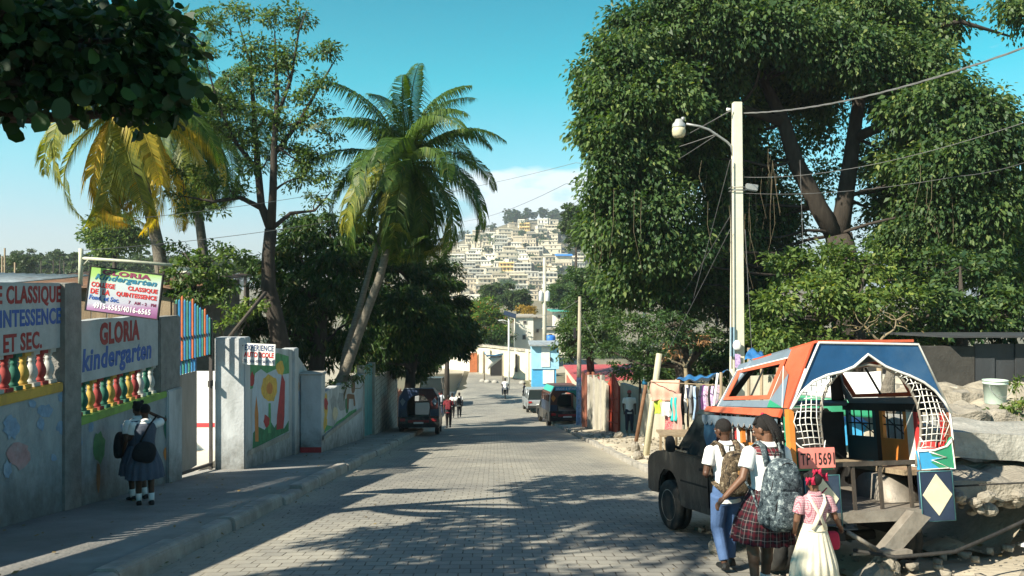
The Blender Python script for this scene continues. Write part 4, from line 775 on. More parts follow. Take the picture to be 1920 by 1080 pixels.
# ================================================================ HILLSIDE TOWN
HC = {'cream': mat('house_cream', (.60, .53, .40), .85, .12, .5, 0, dirt=.35, dirtcol=(.45, .41, .33)), 'white': mat('house_white', (.70, .66, .56), .85, .08, .5, 0, dirt=.3, dirtcol=(.5, .48, .42)),
      'grey block': mat('house_block', (.48, .46, .40), .9, .15, .5, 0, dirt=.4, dirtcol=(.32, .30, .26)), 'ochre': mat('house_ochre', (.66, .47, .20), .85, .12, .5, 0), 'pink': mat('house_pink', (.62, .42, .36), .85, .1, .5, 0), 'sandy': mat('house_sandy', (.48, .41, .30), .9, .15, .5, 0, dirt=.4, dirtcol=(.4, .36, .3))}
M_open = mat('dark_opening', (.05, .05, .05), .6, .3, 1, 0)
M_slab = mat('roof_slab', (.34, .31, .26), .9, .2, .5, 0)
def house(r, col, w, d, fl, hf=2.9, balcony=False, roofm=None, rebar=True):
    """one house: walls, roof slab, window openings with depth (front = -y, right = +x)"""
    o = thing('hillside_house', 'x', 'house'); m = HC[col]; H = fl*hf; b = MB(); ft = -3.5
    b.b2((-w/2, -d/2, ft), (w/2, d/2, H), m); bw = b
    b = MB()
    for k in range(fl): b.b2((-w/2-.25, -d/2-.35-(1.1 if balcony and k < fl else 0), (k+1)*hf-.18), (w/2+.25, d/2+.3, (k+1)*hf+.04), M_slab if not (balcony or k < fl-1) else m)
    if roofm: b.b2((-w/2-.4, -d/2-.6, H+.06), (w/2+.4, d/2+.3, H+.2), roofm)
    b.build('roof', o)
    if rebar:
        b = MB(); b.b2((-w/2, -d/2-.02, H), (w/2, -d/2+.15, H+.8), m); b.b2((w/2-.15, -d/2, H), (w/2, d/2, H+.8), m); b.build('parapet', o)
    n = max(2, int(w/2.4)); b = bw
    for k in range(fl):
        for i in range(n):
            if r.random() < .12: continue
            x = -w/2+(i+.5)*w/n; dr = r.random() < .25; z = k*hf+(.15 if dr else 1.0); b.b2((x-.5, -d/2-.05, z), (x+.5, -d/2+.1, z+(2.0 if dr else 1.15)), M_open)
        for i in range(2):
            y = -d/2+(i+.5)*d/2; b.b2((w/2-.1, y-.45, k*hf+1), (w/2+.05, y+.45, k*hf+2), M_open); b.b2((-w/2-.05, y-.45, k*hf+1), (-w/2+.1, y+.45, k*hf+2), M_open)
    b.build('wall', o)
    if balcony:
        b = MB()
        for k in range(1, fl+1):
            if k < fl: b.b2((-w/2-.2, -d/2-1.4, k*hf), (w/2+.2, -d/2-1.28, k*hf+.95), m)
            for i in range(n+1): x = -w/2+.1+i*(w-.2)/n; b.b2((x-.12, -d/2-1.35, (k-1)*hf), (x+.12, -d/2-1.15, k*hf-.18), m)
        b.build('balcony', o)
    return o
rH = random.Random(77)
variants = []
for col, w, d, fl, bal in [('cream', 9, 7, 1, False), ('white', 8, 7, 2, False), ('cream', 11, 8, 2, True), ('grey block', 10, 8, 1, False), ('sandy', 12, 8, 2, False), ('white', 13, 8, 3, True), ('cream', 8, 7, 2, False), ('grey block', 12, 8, 2, True), ('sandy', 9, 7, 1, False), ('ochre', 10, 8, 2, True), ('pink', 9, 7, 1, False), ('white', 10, 7, 1, False), ('cream', 14, 8, 2, False)]:
    variants.append((col, w, d, fl, bal, house(rH, col, w, d, fl, 2.9, bal)))
used = set(); placed = []
def hill_D(px, py):                                          # march a sight line until it meets the hill
    D = 330.0
    while D < 880:
        q = P(px, py, D)
        if far_z(q.x, q.y) >= q.z: return D
        D += 3
    return None
rows = [(562, 30), (552, 30), (541, 30), (531, 30), (520, 28), (509, 28), (498, 27), (487, 26), (476, 26), (465, 26), (454, 26), (444, 26), (434, 27), (425, 28), (417, 30)]
ordn = ['lowest', 'second', 'third', 'fourth', 'fifth', 'sixth', 'seventh', 'eighth', 'ninth', 'tenth', 'eleventh', 'twelfth', 'thirteenth', 'fourteenth', 'topmost']
nth = lambda k: {1: 'first', 2: 'second', 3: 'third'}.get(k, f'{k}th' if k not in (21, 22) else {21: '21st', 22: '22nd'}[k])
cnt = 0
for ri, (py, dx) in enumerate(rows):
    px = 845+rH.uniform(-6, 10); k = 0
    xl = 1128 if ri < 9 else 1135
    if ri in (6, 7, 8): px = 425
    while px < xl:
        if 560 < px < 820: px = 835
        D = hill_D(px, py+rH.uniform(-2, 2))
        if D is None or rH.random() < .06 or (ri > 11 and rH.random() < .35) or cnt > 285: px += dx*.8; continue
        wts = [3, 3, 3, 2, 3, 2, 3, 2, 2, .25, .4, 3, 2]; v = rH.choices(range(13), wts)[0]
        if ri == 12 and 985 < px < 1010: v = 9
        col, w, d, fl, bal, proto = variants[v]
        q = P(px, py, D); z = far_z(q.x, q.y); k += 1
        lab = f"{col} {['', 'one', 'two', 'three'][fl]} storey {'balconied ' if bal else 'box '}house, {nth(k)} from left in the {ordn[ri]} hillside row"
        args = dict(loc=(q.x, q.y, z-.3), rz=rH.uniform(-.35, .35), label=lab, group='houses stacked up the far hillside')
        sc = rH.uniform(.68, 1.05)
        if v not in used: o = proto; o.location = args['loc']; o.rotation_euler = (0, 0, args['rz']); o['label'] = lab; o['group'] = args['group']; used.add(v); o.scale = (sc, 1, rH.uniform(.82, 1.02))
        else: o = dup(proto, scale=(sc, 1, rH.uniform(.82, 1.02)), **args)
        cnt += 1; px += dx*rH.uniform(.72, 1.12)*(w/10)**.8*(560/D)**.4
for v in range(13):
    if v not in used:
        for ch in list(variants[v][5].children): bpy.data.objects.remove(ch)
        bpy.data.objects.remove(variants[v][5])
q = P(1057, 478, 520); w = thing('tarp_roof', 'bright blue sheet roof halfway up the hillside on the right', 'roof', (q.x, q.y, q.z)); MB().box((0, 0, 0), (11, 6, .3), mat('blue_sheet', (.04, .22, .62), .5, .1, 1, 0), rx=.2).build('sheet', w); MB().box((0, 1, -2.6), (10, 5, 4.6), HC['cream']).build('wall', w)
# hillside trees, shared crowns
def hill_tree(seed, n, r, h, m):
    o = thing('hillside_tree', 'x', 'tree'); MB().tube([(0, 0, -3), (0, 0, h)], [.5, .25], M_bark, n=6).build('trunk', o)
    rg = random.Random(seed); bl = [(Vector((rg.uniform(-.5, .5)*r, rg.uniform(-.5, .5)*r, h+rg.uniform(-.3, .7)*r)), (r*.6, r*.6, r*.55)) for _ in range(5)]
    foliage('foliage', o, bl, m, dens=.45, per=n, cr=1.0, ln=1.0, wd=.6, seed=seed); return o
def hill_palm(seed):
    o = thing('hillside_palm', 'x', 'palm'); MB().tube([(0, 0, -3), (.3, 0, 4), (.8, 0, 8)], [.4, .3, .25], M_barkl, n=6).build('trunk', o); r = random.Random(seed); b = MB()
    for i in range(16):
        T = Matrix.Translation((.8, 0, 8)) @ Matrix.Rotation(i*2.4, 4, 'Z'); frond(b, T, 4.6, r.uniform(1.2, 2), L_palm, .22, 1.0, 14, r, 0, 1.2-i*.11)
    b.build('fronds', o); return o
tp = [hill_tree(1, 30, 4.5, 4, L_far), hill_tree(2, 34, 6, 6, L_far), hill_tree(3, 26, 3.4, 3, L_fine), hill_tree(4, 34, 5, 8, L_mango), hill_palm(5), hill_palm(6)]
tu = set(); spots = []
for i in range(52): spots.append((rH.uniform(845, 1135), rH.uniform(428, 560), rH.choice([0, 2, 2, 4])))
for i in range(22): spots.append((rH.uniform(850, 1120), rH.uniform(409, 424), rH.choice([0, 1, 1, 3])))
for x_, y_ in ((990, 414), (1003, 408), (1017, 412), (1040, 420), (950, 424), (963, 420), (900, 428), (868, 425), (1065, 418), (1090, 420)): spots.append((x_, y_, 1))
for i in range(14): spots.append((rH.uniform(860, 1100), rH.uniform(558, 572), rH.choice([1, 4, 5, 5])))
for i in range(10): spots.append((rH.uniform(1060, 1120), rH.uniform(470, 560), rH.choice([1, 3, 4])))
for i in range(14): spots.append((rH.uniform(400, 600), rH.uniform(490, 545), rH.choice([0, 1, 2, 4])))
spots.sort(key=lambda s: -s[0])
kn = ['bushy', 'broad leafy', 'small', 'tall dark', 'palm', 'palm']
for i, (px, py, v) in enumerate(spots):
    D = hill_D(px, py) or 790; q = P(px, py, D); z = far_z(q.x, q.y); 
    lab = f"{kn[v]}{'' if v > 3 else ' tree'} on the far hillside, {nth(i+1) if i else 'first'} from the right"
    a = dict(loc=(q.x, q.y, z), rz=rH.uniform(0, 6.2), label=lab, group='trees scattered over the far hillside'); sc = rH.uniform(.7, 1.25)
    if v not in tu: tu.add(v); o = tp[v]; o.location = a['loc']; o.rotation_euler = (0, 0, a['rz']); o['label'] = lab; o['group'] = a['group']; o.scale = (sc,)*3
    else: dup(tp[v], scale=sc, **a)
for v in range(6):
    if v not in tu:
        for ch in list(tp[v].children): bpy.data.objects.remove(ch)
        bpy.data.objects.remove(tp[v])
# wood at the hill's foot and the far tree line on the left plain
def mass(name, label, pts, m, dens, per, cr, ln, seed):
    o, _ = foliage(name, None, pts, m, dens=dens, per=per, cr=cr, ln=ln, wd=ln*.6, seed=seed); return tag(o, label, 'woodland', kind='stuff')
r = random.Random(5)
mass('woodland', 'belt of grey green trees along the foot of the far hill', [((lambda q: Vector((q.x, q.y, far_z(q.x, q.y)+5)))(P(r.uniform(380, 1300), 560, r.uniform(230, 330))), (9, 9, 6.5)) for _ in range(60)], L_far, .25, 46, 1.6, 1.1, 5)
mass('woodland', 'long hazy line of trees over the plain at far left', [(lambda px, D: (P(px, 500+r.uniform(-6, 14), D), (D*.03, D*.03, D*.016)))(r.uniform(-60, 420), r.uniform(150, 230)) for _ in range(46)], L_far, .35, 46, 1.0, .9, 6)
ftree('small tree with a loose crown on the skyline at far left', 45, 490, 110, 34, 22, L_far, 96, 5, ln=.4, dens=2.6)
for i, (px, py) in enumerate(((100, 484), (112, 487), (120, 484), (77, 480))):
    q = P(px, 520, 140); o = thing('skyline_palm', ['thin mast-like palm, first of the little skyline palms at far left', 'short skyline palm between two others at far left', 'right hand palm of the little skyline palms at far left', 'lone bushy palm left of the little skyline palms'][i], 'palm', q, 0)
    h = (520-py)/F*140; MB().tube([(0, 0, -8), (0, 0, h)], [.12, .08], M_bark, n=5).build('trunk', o); foliage('foliage', o, [(Vector((0, 0, h)), (.5, .5, .4))], L_far, dens=3, per=20, cr=.3, ln=.4, wd=.14, seed=i)
for i, (px, t_) in enumerate(((4, 480), (9, 465), (28, 492))):
    q = P(px, 530, 60); tag(MB().tube([(q.x, q.y, q.z-4), (q.x, q.y, (540-t_)/F*60)], .06, M_wood, n=6).build('post'), ['leaning grey post at the far left edge', 'tallest thin pole at the far left edge', 'short grey post right of the two tall ones at far left'][i], 'post')
q = P(325, 500, 60); w = thing('white_villa', 'small white flat-roofed building right of the hanging board', 'house', (q.x, q.y, q.z)); MB().b2((-1.2, 0, -6), (1.0, 3, .1), HC['white']).build('wall', w); MB().b2((-1.4, -.3, .1), (1.2, 3.3, .25), M_slab).build('roof', w); MB().b2((-.6, -.04, -.9), (.2, .05, -.2), M_open).build('window', w)
# ================================================================ THE DIP: walls, kiosk, houses
M_yw = mat('yellowed_wall', (.66, .60, .44), .85, .15, 1.2, .2, dirt=.5, dirtcol=(.36, .32, .24))
M_pw = mat('pale_wall', (.74, .70, .60), .85, .12, 1.2, .2, dirt=.4, dirtcol=(.44, .40, .33))
def wallpx(name, label, px0, px1, pt0, pt1, pbot, D0, D1, th, m, coping=None):
    a, c = P(px0, pt0, D0), P(px1, pt1, D1); zb = P(px0, pbot, (D0+D1)/2).z-.6; w = thing(name, label, 'wall', (a.x, a.y, 0)); n = Vector((-(c.y-a.y), c.x-a.x, 0)).normalized()*th
    if n.y < 0: n = -n
    vs = []
    for p, z in ((a, a.z), (c, c.z)): vs += [Vector((p.x-a.x, p.y-a.y, zb)), Vector((p.x-a.x+n.x, p.y-a.y+n.y, zb)), Vector((p.x-a.x+n.x, p.y-a.y+n.y, z)), Vector((p.x-a.x, p.y-a.y, z))]
    MB().add(vs, [(0, 1, 2, 3), (7, 6, 5, 4), (0, 4, 5, 1), (1, 5, 6, 2), (2, 6, 7, 3), (3, 7, 4, 0)], m).build('wall', w)
    if coping:
        b = MB(); u = (c-a).normalized(); mid = (a+c)/2-a; b.box((mid.x+n.x/2, mid.y+n.y/2, (a.z+c.z)/2+.09), ((c-a).length+.2, th+.3, .22), coping, rz=math.atan2(u.y, u.x)); b.build('coping', w)
    return w, a
M_cop = mat('weathered_coping', (.40, .36, .29), .9, .3, 3, .3, dirt=.6, dirtcol=(.2, .18, .15))
w, a = wallpx('street_wall', 'bright cream wall with an orange door at the far left bend', 820, 893, 656, 654, 700, 97, 93, .4, M_pw)
b = MB(); q = P(889, 666, 92.6); b.b2((q.x-a.x-.5, q.y-a.y-.2, P(0, 697, 93).z), (q.x-a.x+.35, q.y-a.y-.02, P(0, 661, 93).z), mat('rust_door', (.40, .13, .05), .7, .2)); b.build('door', w)
w, a = wallpx('street_wall', 'yellowed block wall with rough coping across the end of the street', 893, 998, 652, 656, 704, 93, 84, .4, M_yw, M_cop)
for px, D in ((902, 91.6), (916, 90.5), (967, 86.6), (988, 84.7)):
    q = P(px, 660, D); b = MB(); b.b2((q.x-a.x-.16, q.y-a.y-.35, -10.2), (q.x-a.x+.16, q.y-a.y-.02, P(0, 655, D).z), M_pw); b.build('pilaster', w)
b = MB(); q = P(966, 680, 86); b.b2((q.x-a.x, q.y-a.y-.3, P(0, 697, 86).z), (q.x-a.x+.25, q.y-a.y-.02, P(0, 664, 86).z), M_dark); b.build('opening', w)
b = MB(); q = P(925, 680, 89); b.b2((q.x-a.x-.3, q.y-a.y-.4, -9.6), (q.x-a.x+1.6, q.y-a.y+.2, P(0, 665, 89).z), M_dark); b.build('opening', w)
# stall with blue tarp
q = P(930, 700, 84); w = thing('tarp_stall', 'little stall with a tilted blue tarp in front of the yellowed wall', 'stall', (q.x, q.y, -9.35))
kx = 84/F
b = MB(); b.grid(lambda u, v: ((908-930+36*u)*kx, -1.2+2.4*v, 9.35+((540-665)+(8 if u < .1 else 0)+4*u-6*v)*kx+.05*math.sin(u*9+v*5)), 8, 6, mat('blue_tarp', (.10, .34, .66), .5, .15, 3, .2), thick=(0, 0, -.03)); b.build('tarp', w)
b = MB(); b.grid(lambda u, v: ((915-930+26*u)*kx, 1.0, 9.35+(540-672-(28-26*u)*v*.8)*kx), 4, 2, mat('striped_cloth', (.62, .60, .55), .8, .2, 6, 0), thick=(0, .03, 0)); b.build('side_cloth', w)
for x in (908-930, 943-930):
    for y in (-1.1, 1.1): MB().tube([(x*kx, y, 0), (x*kx, y, 2.6+.03*x*.1)], .05, M_wood, n=6).build('pole', w)
for i, (px, py) in enumerate(((905, 698), (914, 700), (928, 702), (979, 702), (1000, 700))):
    q = P(px, py, 83-i*.5); tag(MB().ball((q.x, q.y, -9.3), (.34, .3, .24), M_conc, 8, 6).build('roadside_rock'), ['leftmost pale rock before the tarp stall', 'pale rock beside the left stall pole', 'pale rock right under the blue tarp', 'grey rock at the wall foot beside the kiosk', 'grey rock touching the kiosk corner'][i], 'rock')
# upstairs white house and neighbours
def bhouse(name, label, px0, px1, pt, pbm, D, dep, m, roofm=None, wins=(), over=.3, extra=None):
    k = D/F; q = P((px0+px1)/2, pbm, D); w = (px1-px0)*k; H = (pbm-pt)*k; o = thing(name, label, 'house', (q.x, q.y, q.z)); b = MB(); b.b2((-w/2, 0, -4), (w/2, dep, H), m); b.build('wall', o)
    b = MB(); b.b2((-w/2-over, -over, H+.002), (w/2+over, dep+over, H+.18), roofm or M_slab); b.build('roof', o)
    for wx, wy, ww, wh, wm in wins:
        f = MB(); x = (wx-(px0+px1)/2)*k; z = (pbm-wy)*k; f.b2((x-ww*k/2-.08, -.06, z-wh*k/2-.08), (x+ww*k/2+.08, .02, z+wh*k/2+.08), M_conc); fo = f.build('window', o); MB().b2((x-ww*k/2, -.08, z-wh*k/2), (x+ww*k/2, .0, z+wh*k/2), wm).build('pane', fo)
    return o
bhouse('white_house', 'white block house with a small dark window above the street wall', 966, 1000, 595, 645, 100, 7, HC['white'], wins=[(984, 604, 5, 5, M_open), (983, 632, 5, 7, M_open)])
bhouse('grey_house', 'grey concrete upper storey built against the white house', 1000, 1022, 596, 640, 101, 6, HC['grey block'], wins=[(1008, 620, 4, 6, M_open)])
bhouse('annex', 'low grey annex with a slab roof right of the grey upper storey', 1022, 1046, 618, 650, 99, 5, HC['grey block'], wins=[(1030, 634, 4, 6, M_open)])
bhouse('turquoise_roof_house', 'cream house with a turquoise tin roof peeping between the trees', 1041, 1064, 584, 612, 118, 6, HC['white'], mat('turquoise_tin', (.10, .45, .38), .5, .1), wins=[(1048, 594, 4, 6, M_open)], over=.7)
q = P(1032, 640, 96); w = thing('water_tank', 'round blue water tank on the low annex', 'tank', (q.x, q.y, q.z)); MB().lathe([(.55, -.4), (.6, -.3), (.6, .5), (.5, .68), (.2, .74)], (0, 0, 0), mat('tank_blue', (.03, .16, .55), .4, .1), 16).build('drum', w); MB().lathe([(.2, .74), (.2, .82), (.02, .83)], (0, 0, 0), M_dark, 12).build('lid', w)
# blue kiosk
D = 69; k = D/F; q = P(1021, 722, D); w = thing('kiosk', 'tall light blue and white wooden kiosk at the end of the right kerb', 'kiosk', (q.x, q.y, q.z))
M_kb = mat('kiosk_light_blue', (.34, .62, .78), .6, .08, 3, .05, dirt=.2); M_kb2 = mat('kiosk_blue', (.08, .38, .66), .6, .1, 3, .05, dirt=.2)
b = MB(); b.b2((-24*k, 0, 30*k), (27*k, 2.2, 74*k), M_kb); b.build('upper_body', w); b = MB(); b.b2((-23*k, .1, -.3), (22*k, 2.1, 30*k-.002), M_kb2); b.build('lower_body', w)
b = MB(); b.b2((-6*k, -.05, 34*k), (10*k, .02, 71*k), M_white); b.build('shutter', w); b = MB(); b.b2((-3*k, .04, .1), (18*k, .12, 28*k), M_white); b.build('door', w)
b = MB(); b.box((0, 1, 77*k), (58*k, 2.9, .12), M_tin, rx=.06); b.build('roof', w)
b = MB(); b.b2((10.5*k, -.12, 46*k), (13*k, -.02, 52*k), M_dark); b.build('latch', w)
# red roofed hut
M_rroof = mat('red_tin_roof', (.42, .07, .07), .55, .12, 2, .1, dirt=.3, dirtcol=(.30, .16, .14)); M_rw = mat('red_painted_wall', (.46, .13, .09), .8, .15, 3, .1, dirt=.4)
w = thing('red_roof_hut', 'long hut with a faded red tin roof behind the wooden pole', 'hut', P(1100, 790, 48)); w0 = Vector(w.location)
rf = [P(1056, 686, 55), P(1080, 716, 46), P(1192, 712, 42), P(1188, 684, 52)]
b = MB(); b.add([p-w0 for p in rf]+[p-w0+Vector((0, 0, .06)) for p in rf], [(0, 1, 2, 3), (7, 6, 5, 4), (0, 4, 5, 1), (1, 5, 6, 2), (2, 6, 7, 3), (3, 7, 4, 0)], M_rroof); b.build('roof', w)
a, c = P(1060, 690, 54.5), P(1082, 720, 46.2)
b = MB(); vs = []
for p in (a, c): g = R(p.y)-.3; vs += [Vector((p.x, p.y, g))-w0, Vector((p.x+.2, p.y, g))-w0, Vector((p.x+.2, p.y, p.z-.05))-w0, Vector((p.x, p.y, p.z-.05))-w0]
b.add(vs, [(0, 1, 2, 3), (7, 6, 5, 4), (0, 4, 5, 1), (1, 5, 6, 2), (2, 6, 7, 3), (3, 7, 4, 0)], HC['cream']); b.build('wall', w)
b = MB(); e0, e1 = a.lerp(c, .18), a.lerp(c, .72); vs = [Vector((e0.x-.05, e0.y, e0.z-2.2))-w0, Vector((e1.x-.05, e1.y, e1.z-2.0))-w0, Vector((e1.x-.05, e1.y, e1.z-.35))-w0, Vector((e0.x-.05, e0.y, e0.z-.25))-w0]; b.add(vs, [(0, 1, 2, 3), (3, 2, 1, 0)], M_rw, T=None); 
b = MB(); b.add(vs+[v+Vector((.04, 0, 0)) for v in vs], [(3, 2, 1, 0), (4, 5, 6, 7), (0, 1, 5, 4), (1, 2, 6, 5), (2, 3, 7, 6), (3, 0, 4, 7)], M_rw); b.build('painted_panel', w)
b = MB(); g = P(1082, 720, 46.2); b.b2((g.x-w0.x, g.y-w0.y-.2, R(46)-w0.z-.3), (P(1180, 720, 43).x-w0.x, g.y-w0.y, g.z-w0.z-.1), M_rw); b.build('front_wall', w)
# solar street lamp
q = P(954, 712, 76); w = thing('solar_street_lamp', 'white solar street lamp with a tilted panel before the yellowed wall', 'street lamp', (q.x, q.y, -9.35)); k = 76/F; zt = 9.35+(540-592)*k
MB().tube([(0, 0, 0), (0, 0, zt)], [.10, .07], M_white, n=10).build('pole', w); MB().box((.1, 0, zt+.12), (1.15, 1.0, .05), mat('solar_panel', (.03, .04, .06), .2, .2, 8, 0, spec=.7), ry=.3, rx=.35).build('solar_panel', w)
MB().tube([(0, 0, zt-.6), (-.35, -.1, zt-.45), (-.65, -.2, zt-.4)], .035, M_white, n=6).build('arm', w); MB().box((-.75, -.22, zt-.4), (.42, .16, .07), M_white, ry=-.1).build('lamp_head', w)
# tall pole with transformer
q = P(1021, 640, 88); w = thing('utility_pole', 'tall concrete pole with grey transformers behind the blue kiosk', 'utility pole', (q.x, q.y, -9.4)); k = 88/F
MB().tube([(0, 0, 0), (0, 0, 9.4+(540-483)*k)], [.26, .17], mat('pole_concrete', (.50, .47, .38), .85, .12, 3, .2, dirt=.3), n=10).build('pole', w)
for x in (-.38, .32): MB().lathe([(.2, 0), (.24, .05), (.24, .95), (.18, 1.05), (.05, 1.15)], (x, -.1, 9.4+(540-565)*k), mat('transformer_grey', (.55, .58, .58), .4, .1), 14).build('transformer', w)
MB().box((0, 0, 9.4+(540-500)*k), (1.6, .1, .1), M_wood).build('crossarm', w)
# wooden pole right with posters
q = P(1085, 790, 44); w = thing('utility_pole', 'grey wooden pole with blue posters beside the red roofed hut', 'utility pole', (q.x, q.y, R(44)+.05)); k = 44/F; z0 = -(R(44)+.05)
MB().tube([(0, 0, -.2), (.02, 0, 3), (.06, 0, z0+(540-556)*k)], [.14, .12, .08], mat('pole_wood_pale', (.32, .29, .22), .9, .2, 6, .3, streak=6), n=10).build('pole', w)
b = MB(); M_post = mat('torn_posters', (.24, .32, .52), .7, .5, 6, .1, dirt=.6, dirtcol=(.62, .62, .62)); b.tube([(0, 0, .1), (.018, 0, 2.6)], [.144, .13], M_post, n=12, cap=False); b.build('posters', w)
MB().box((-.2, 0, z0+(540-625)*k), (.14, .14, .55), M_dark).build('meter_box', w)
# ================================================================ PEOPLE
M_skin = mat('skin_dark', (.085, .042, .026), .5, .12, 8, .03); M_skin2 = mat('skin_brown', (.15, .075, .045), .5, .12, 8, .03)
M_hair = mat('hair_black', (.012, .010, .009), .7, .3, 40, .5); M_wshirt = mat('shirt_white', (.80, .80, .78), .8, .04, 6, .12)
M_shoe = mat('shoe_black', (.015, .015, .015), .35, .2, 9, .05); M_sock = mat('sock_white', (.75, .75, .73), .9, .05, 20, .1)
M_blueT = mat('trousers_blue', (.065, .12, .25), .85, .12, 9, .2); M_navy = mat('cloth_navy', (.02, .025, .05), .85, .2, 9, .2); M_blackc = mat('cloth_black', (.016, .016, .018), .85, .2, 9, .2)
M_grey = mat('uniform_grey_blue', (.075, .09, .125), .85, .12, 9, .2); M_creamc = mat('pinafore_cream', (.70, .64, .50), .85, .06, 8, .15); M_redc = mat('cloth_red', (.40, .012, .05), .7, .15, 9, .1)
M_maroon = mat('cloth_maroon', (.16, .02, .03), .85, .2, 9, .2)
def patmat(name, fn):
    m = bpy.data.materials.new(name); m.use_nodes = True; n = m.node_tree; b = n.nodes['Principled BSDF']; b.inputs['Roughness'].default_value = .85; b.inputs['Specular IOR Level'].default_value = .2
    t = n.nodes.new('ShaderNodeTexCoord'); n.links.new(fn(n, t.outputs['Object']), b.inputs['Base Color']); return m
def nmath(n, op, a, b=None, c=None):
    k = n.nodes.new('ShaderNodeMath'); k.operation = op
    for i, v in enumerate((a, b, c)):
        if v is None: continue
        if hasattr(v, 'default_value') or hasattr(v, 'links'): n.links.new(v, k.inputs[i])
        else: k.inputs[i].default_value = v
    return k.outputs[0]
def nmix(n, f, a, b, mode='MIX'):
    k = n.nodes.new('ShaderNodeMixRGB'); k.blend_type = mode
    for i, v in enumerate((f, a, b)):
        if isinstance(v, (int, float)): k.inputs[i].default_value = v
        elif isinstance(v, tuple): k.inputs[i].default_value = v+(1,)
        else: n.links.new(v, k.inputs[i])
    return k.outputs[0]
def camo(cols, scale):
    def f(n, co):
        z = n.nodes.new('ShaderNodeTexNoise'); z.inputs['Scale'].default_value = scale; z.inputs['Detail'].default_value = 3; z.inputs['Roughness'].default_value = .7; n.links.new(co, z.inputs[0])
        r = n.nodes.new('ShaderNodeValToRGB'); r.color_ramp.interpolation = 'CONSTANT'; n.links.new(z.outputs[0], r.inputs[0]); e = r.color_ramp.elements
        e[0].position = 0; e[0].color = cols[0]+(1,); e[1].position = .44; e[1].color = cols[1]+(1,)
        for p, c in zip((.50, .56, .62), cols[2:]): e.new(p).color = c+(1,)
        return r.outputs[0]
    return f
M_camob = patmat('camouflage_brown', camo([(.035, .028, .02), (.13, .095, .06), (.06, .045, .03), (.20, .155, .10), (.26, .22, .16)], 22))
M_camog = patmat('camouflage_grey_blue', camo([(.02, .028, .035), (.09, .12, .13), (.045, .06, .075), (.17, .21, .22), (.30, .34, .34)], 26))
def plaid(base, l1, l2, kx, kz, ang=True):
    def f(n, co):
        s = n.nodes.new('ShaderNodeSeparateXYZ'); n.links.new(co, s.inputs[0])
        u = nmath(n, 'MULTIPLY', nmath(n, 'ARCTAN2', s.outputs[0], s.outputs[1]), kx) if ang else nmath(n, 'MULTIPLY', nmath(n, 'ADD', s.outputs[0], s.outputs[1]), kx)
        v = nmath(n, 'MULTIPLY', s.outputs[2], kz); c = base
        for w, col, off in ((.30, l1, 0), (.10, l2, .45)):
            for q in (u, v): c = nmix(n, nmath(n, 'MULTIPLY', nmath(n, 'LESS_THAN', nmath(n, 'FRACT', nmath(n, 'ADD', q, off)), w), .62), c, col)
        return c
    return f
M_plaid = patmat('plaid_skirt', plaid((.016, .012, .016), (.085, .010, .018), (.17, .15, .145), 4.4, 14))
M_plaidy = patmat('plaid_yoke', plaid((.03, .02, .025), (.22, .03, .04), (.42, .36, .32), 22, 22, False))
M_ging = patmat('gingham_blouse', plaid((.55, .40, .42), (.26, .02, .06), (.26, .02, .06), 55, 55, False))
def sring(z, rx, ry, cx=0, cy=0, n=20, pleat=0, np_=0, ph=0):
    return [Vector((cx+rx*math.cos(2*math.pi*i/n)*(1+pleat*math.cos(np_*2*math.pi*i/n+ph)), cy+ry*math.sin(2*math.pi*i/n)*(1+pleat*math.cos(np_*2*math.pi*i/n+ph)), z)) for i in range(n)]
def limbtube(b, pts, rad, m, n=10):
    b.tube(pts, rad, m, n=n)
    for p, r in zip(pts, rad): b.ball(p, r*.99, m, 10, 8)
def hand(b, wrist, elbow, m, H, side, grip=.5):
    """palm, four bent fingers of unequal length, and a thumb from the palm's side"""
    d = (wrist-elbow).normalized(); a = Vector((0, 1, 0)) if abs(d.y) < .8 else Vector((0, 0, 1)); w = (a-d*a.dot(d)).normalized(); nn = d.cross(w).normalized()*side
    k = H/1.6; pc = wrist+d*.045*k
    b.tube([wrist, pc, wrist+d*.085*k], [.021*k, .034*k, .030*k], m, n=10, sq=.55)
    for i, l in enumerate((.062, .072, .068, .054)):
        s0 = wrist+d*.08*k+w*(.027-.018*i)*k; q = s0; ang = 0; pts = [s0]
        for j, f in enumerate((.45, .32, .25)):
            ang += grip*(.5+.4*j); q = q+(d*math.cos(ang)-nn*math.sin(ang))*l*f*k; pts.append(q)
        b.tube(pts, [.0092*k, .0088*k, .0080*k, .0066*k], m, n=8)
    s0 = wrist+d*.03*k+w*.024*k; b.tube([s0, s0+(w*.7+d*.5)*.03*k-nn*.006*k, s0+(w*.55+d*1.0)*.045*k-nn*.018*k], [.012*k, .0105*k, .008*k], m, n=8)
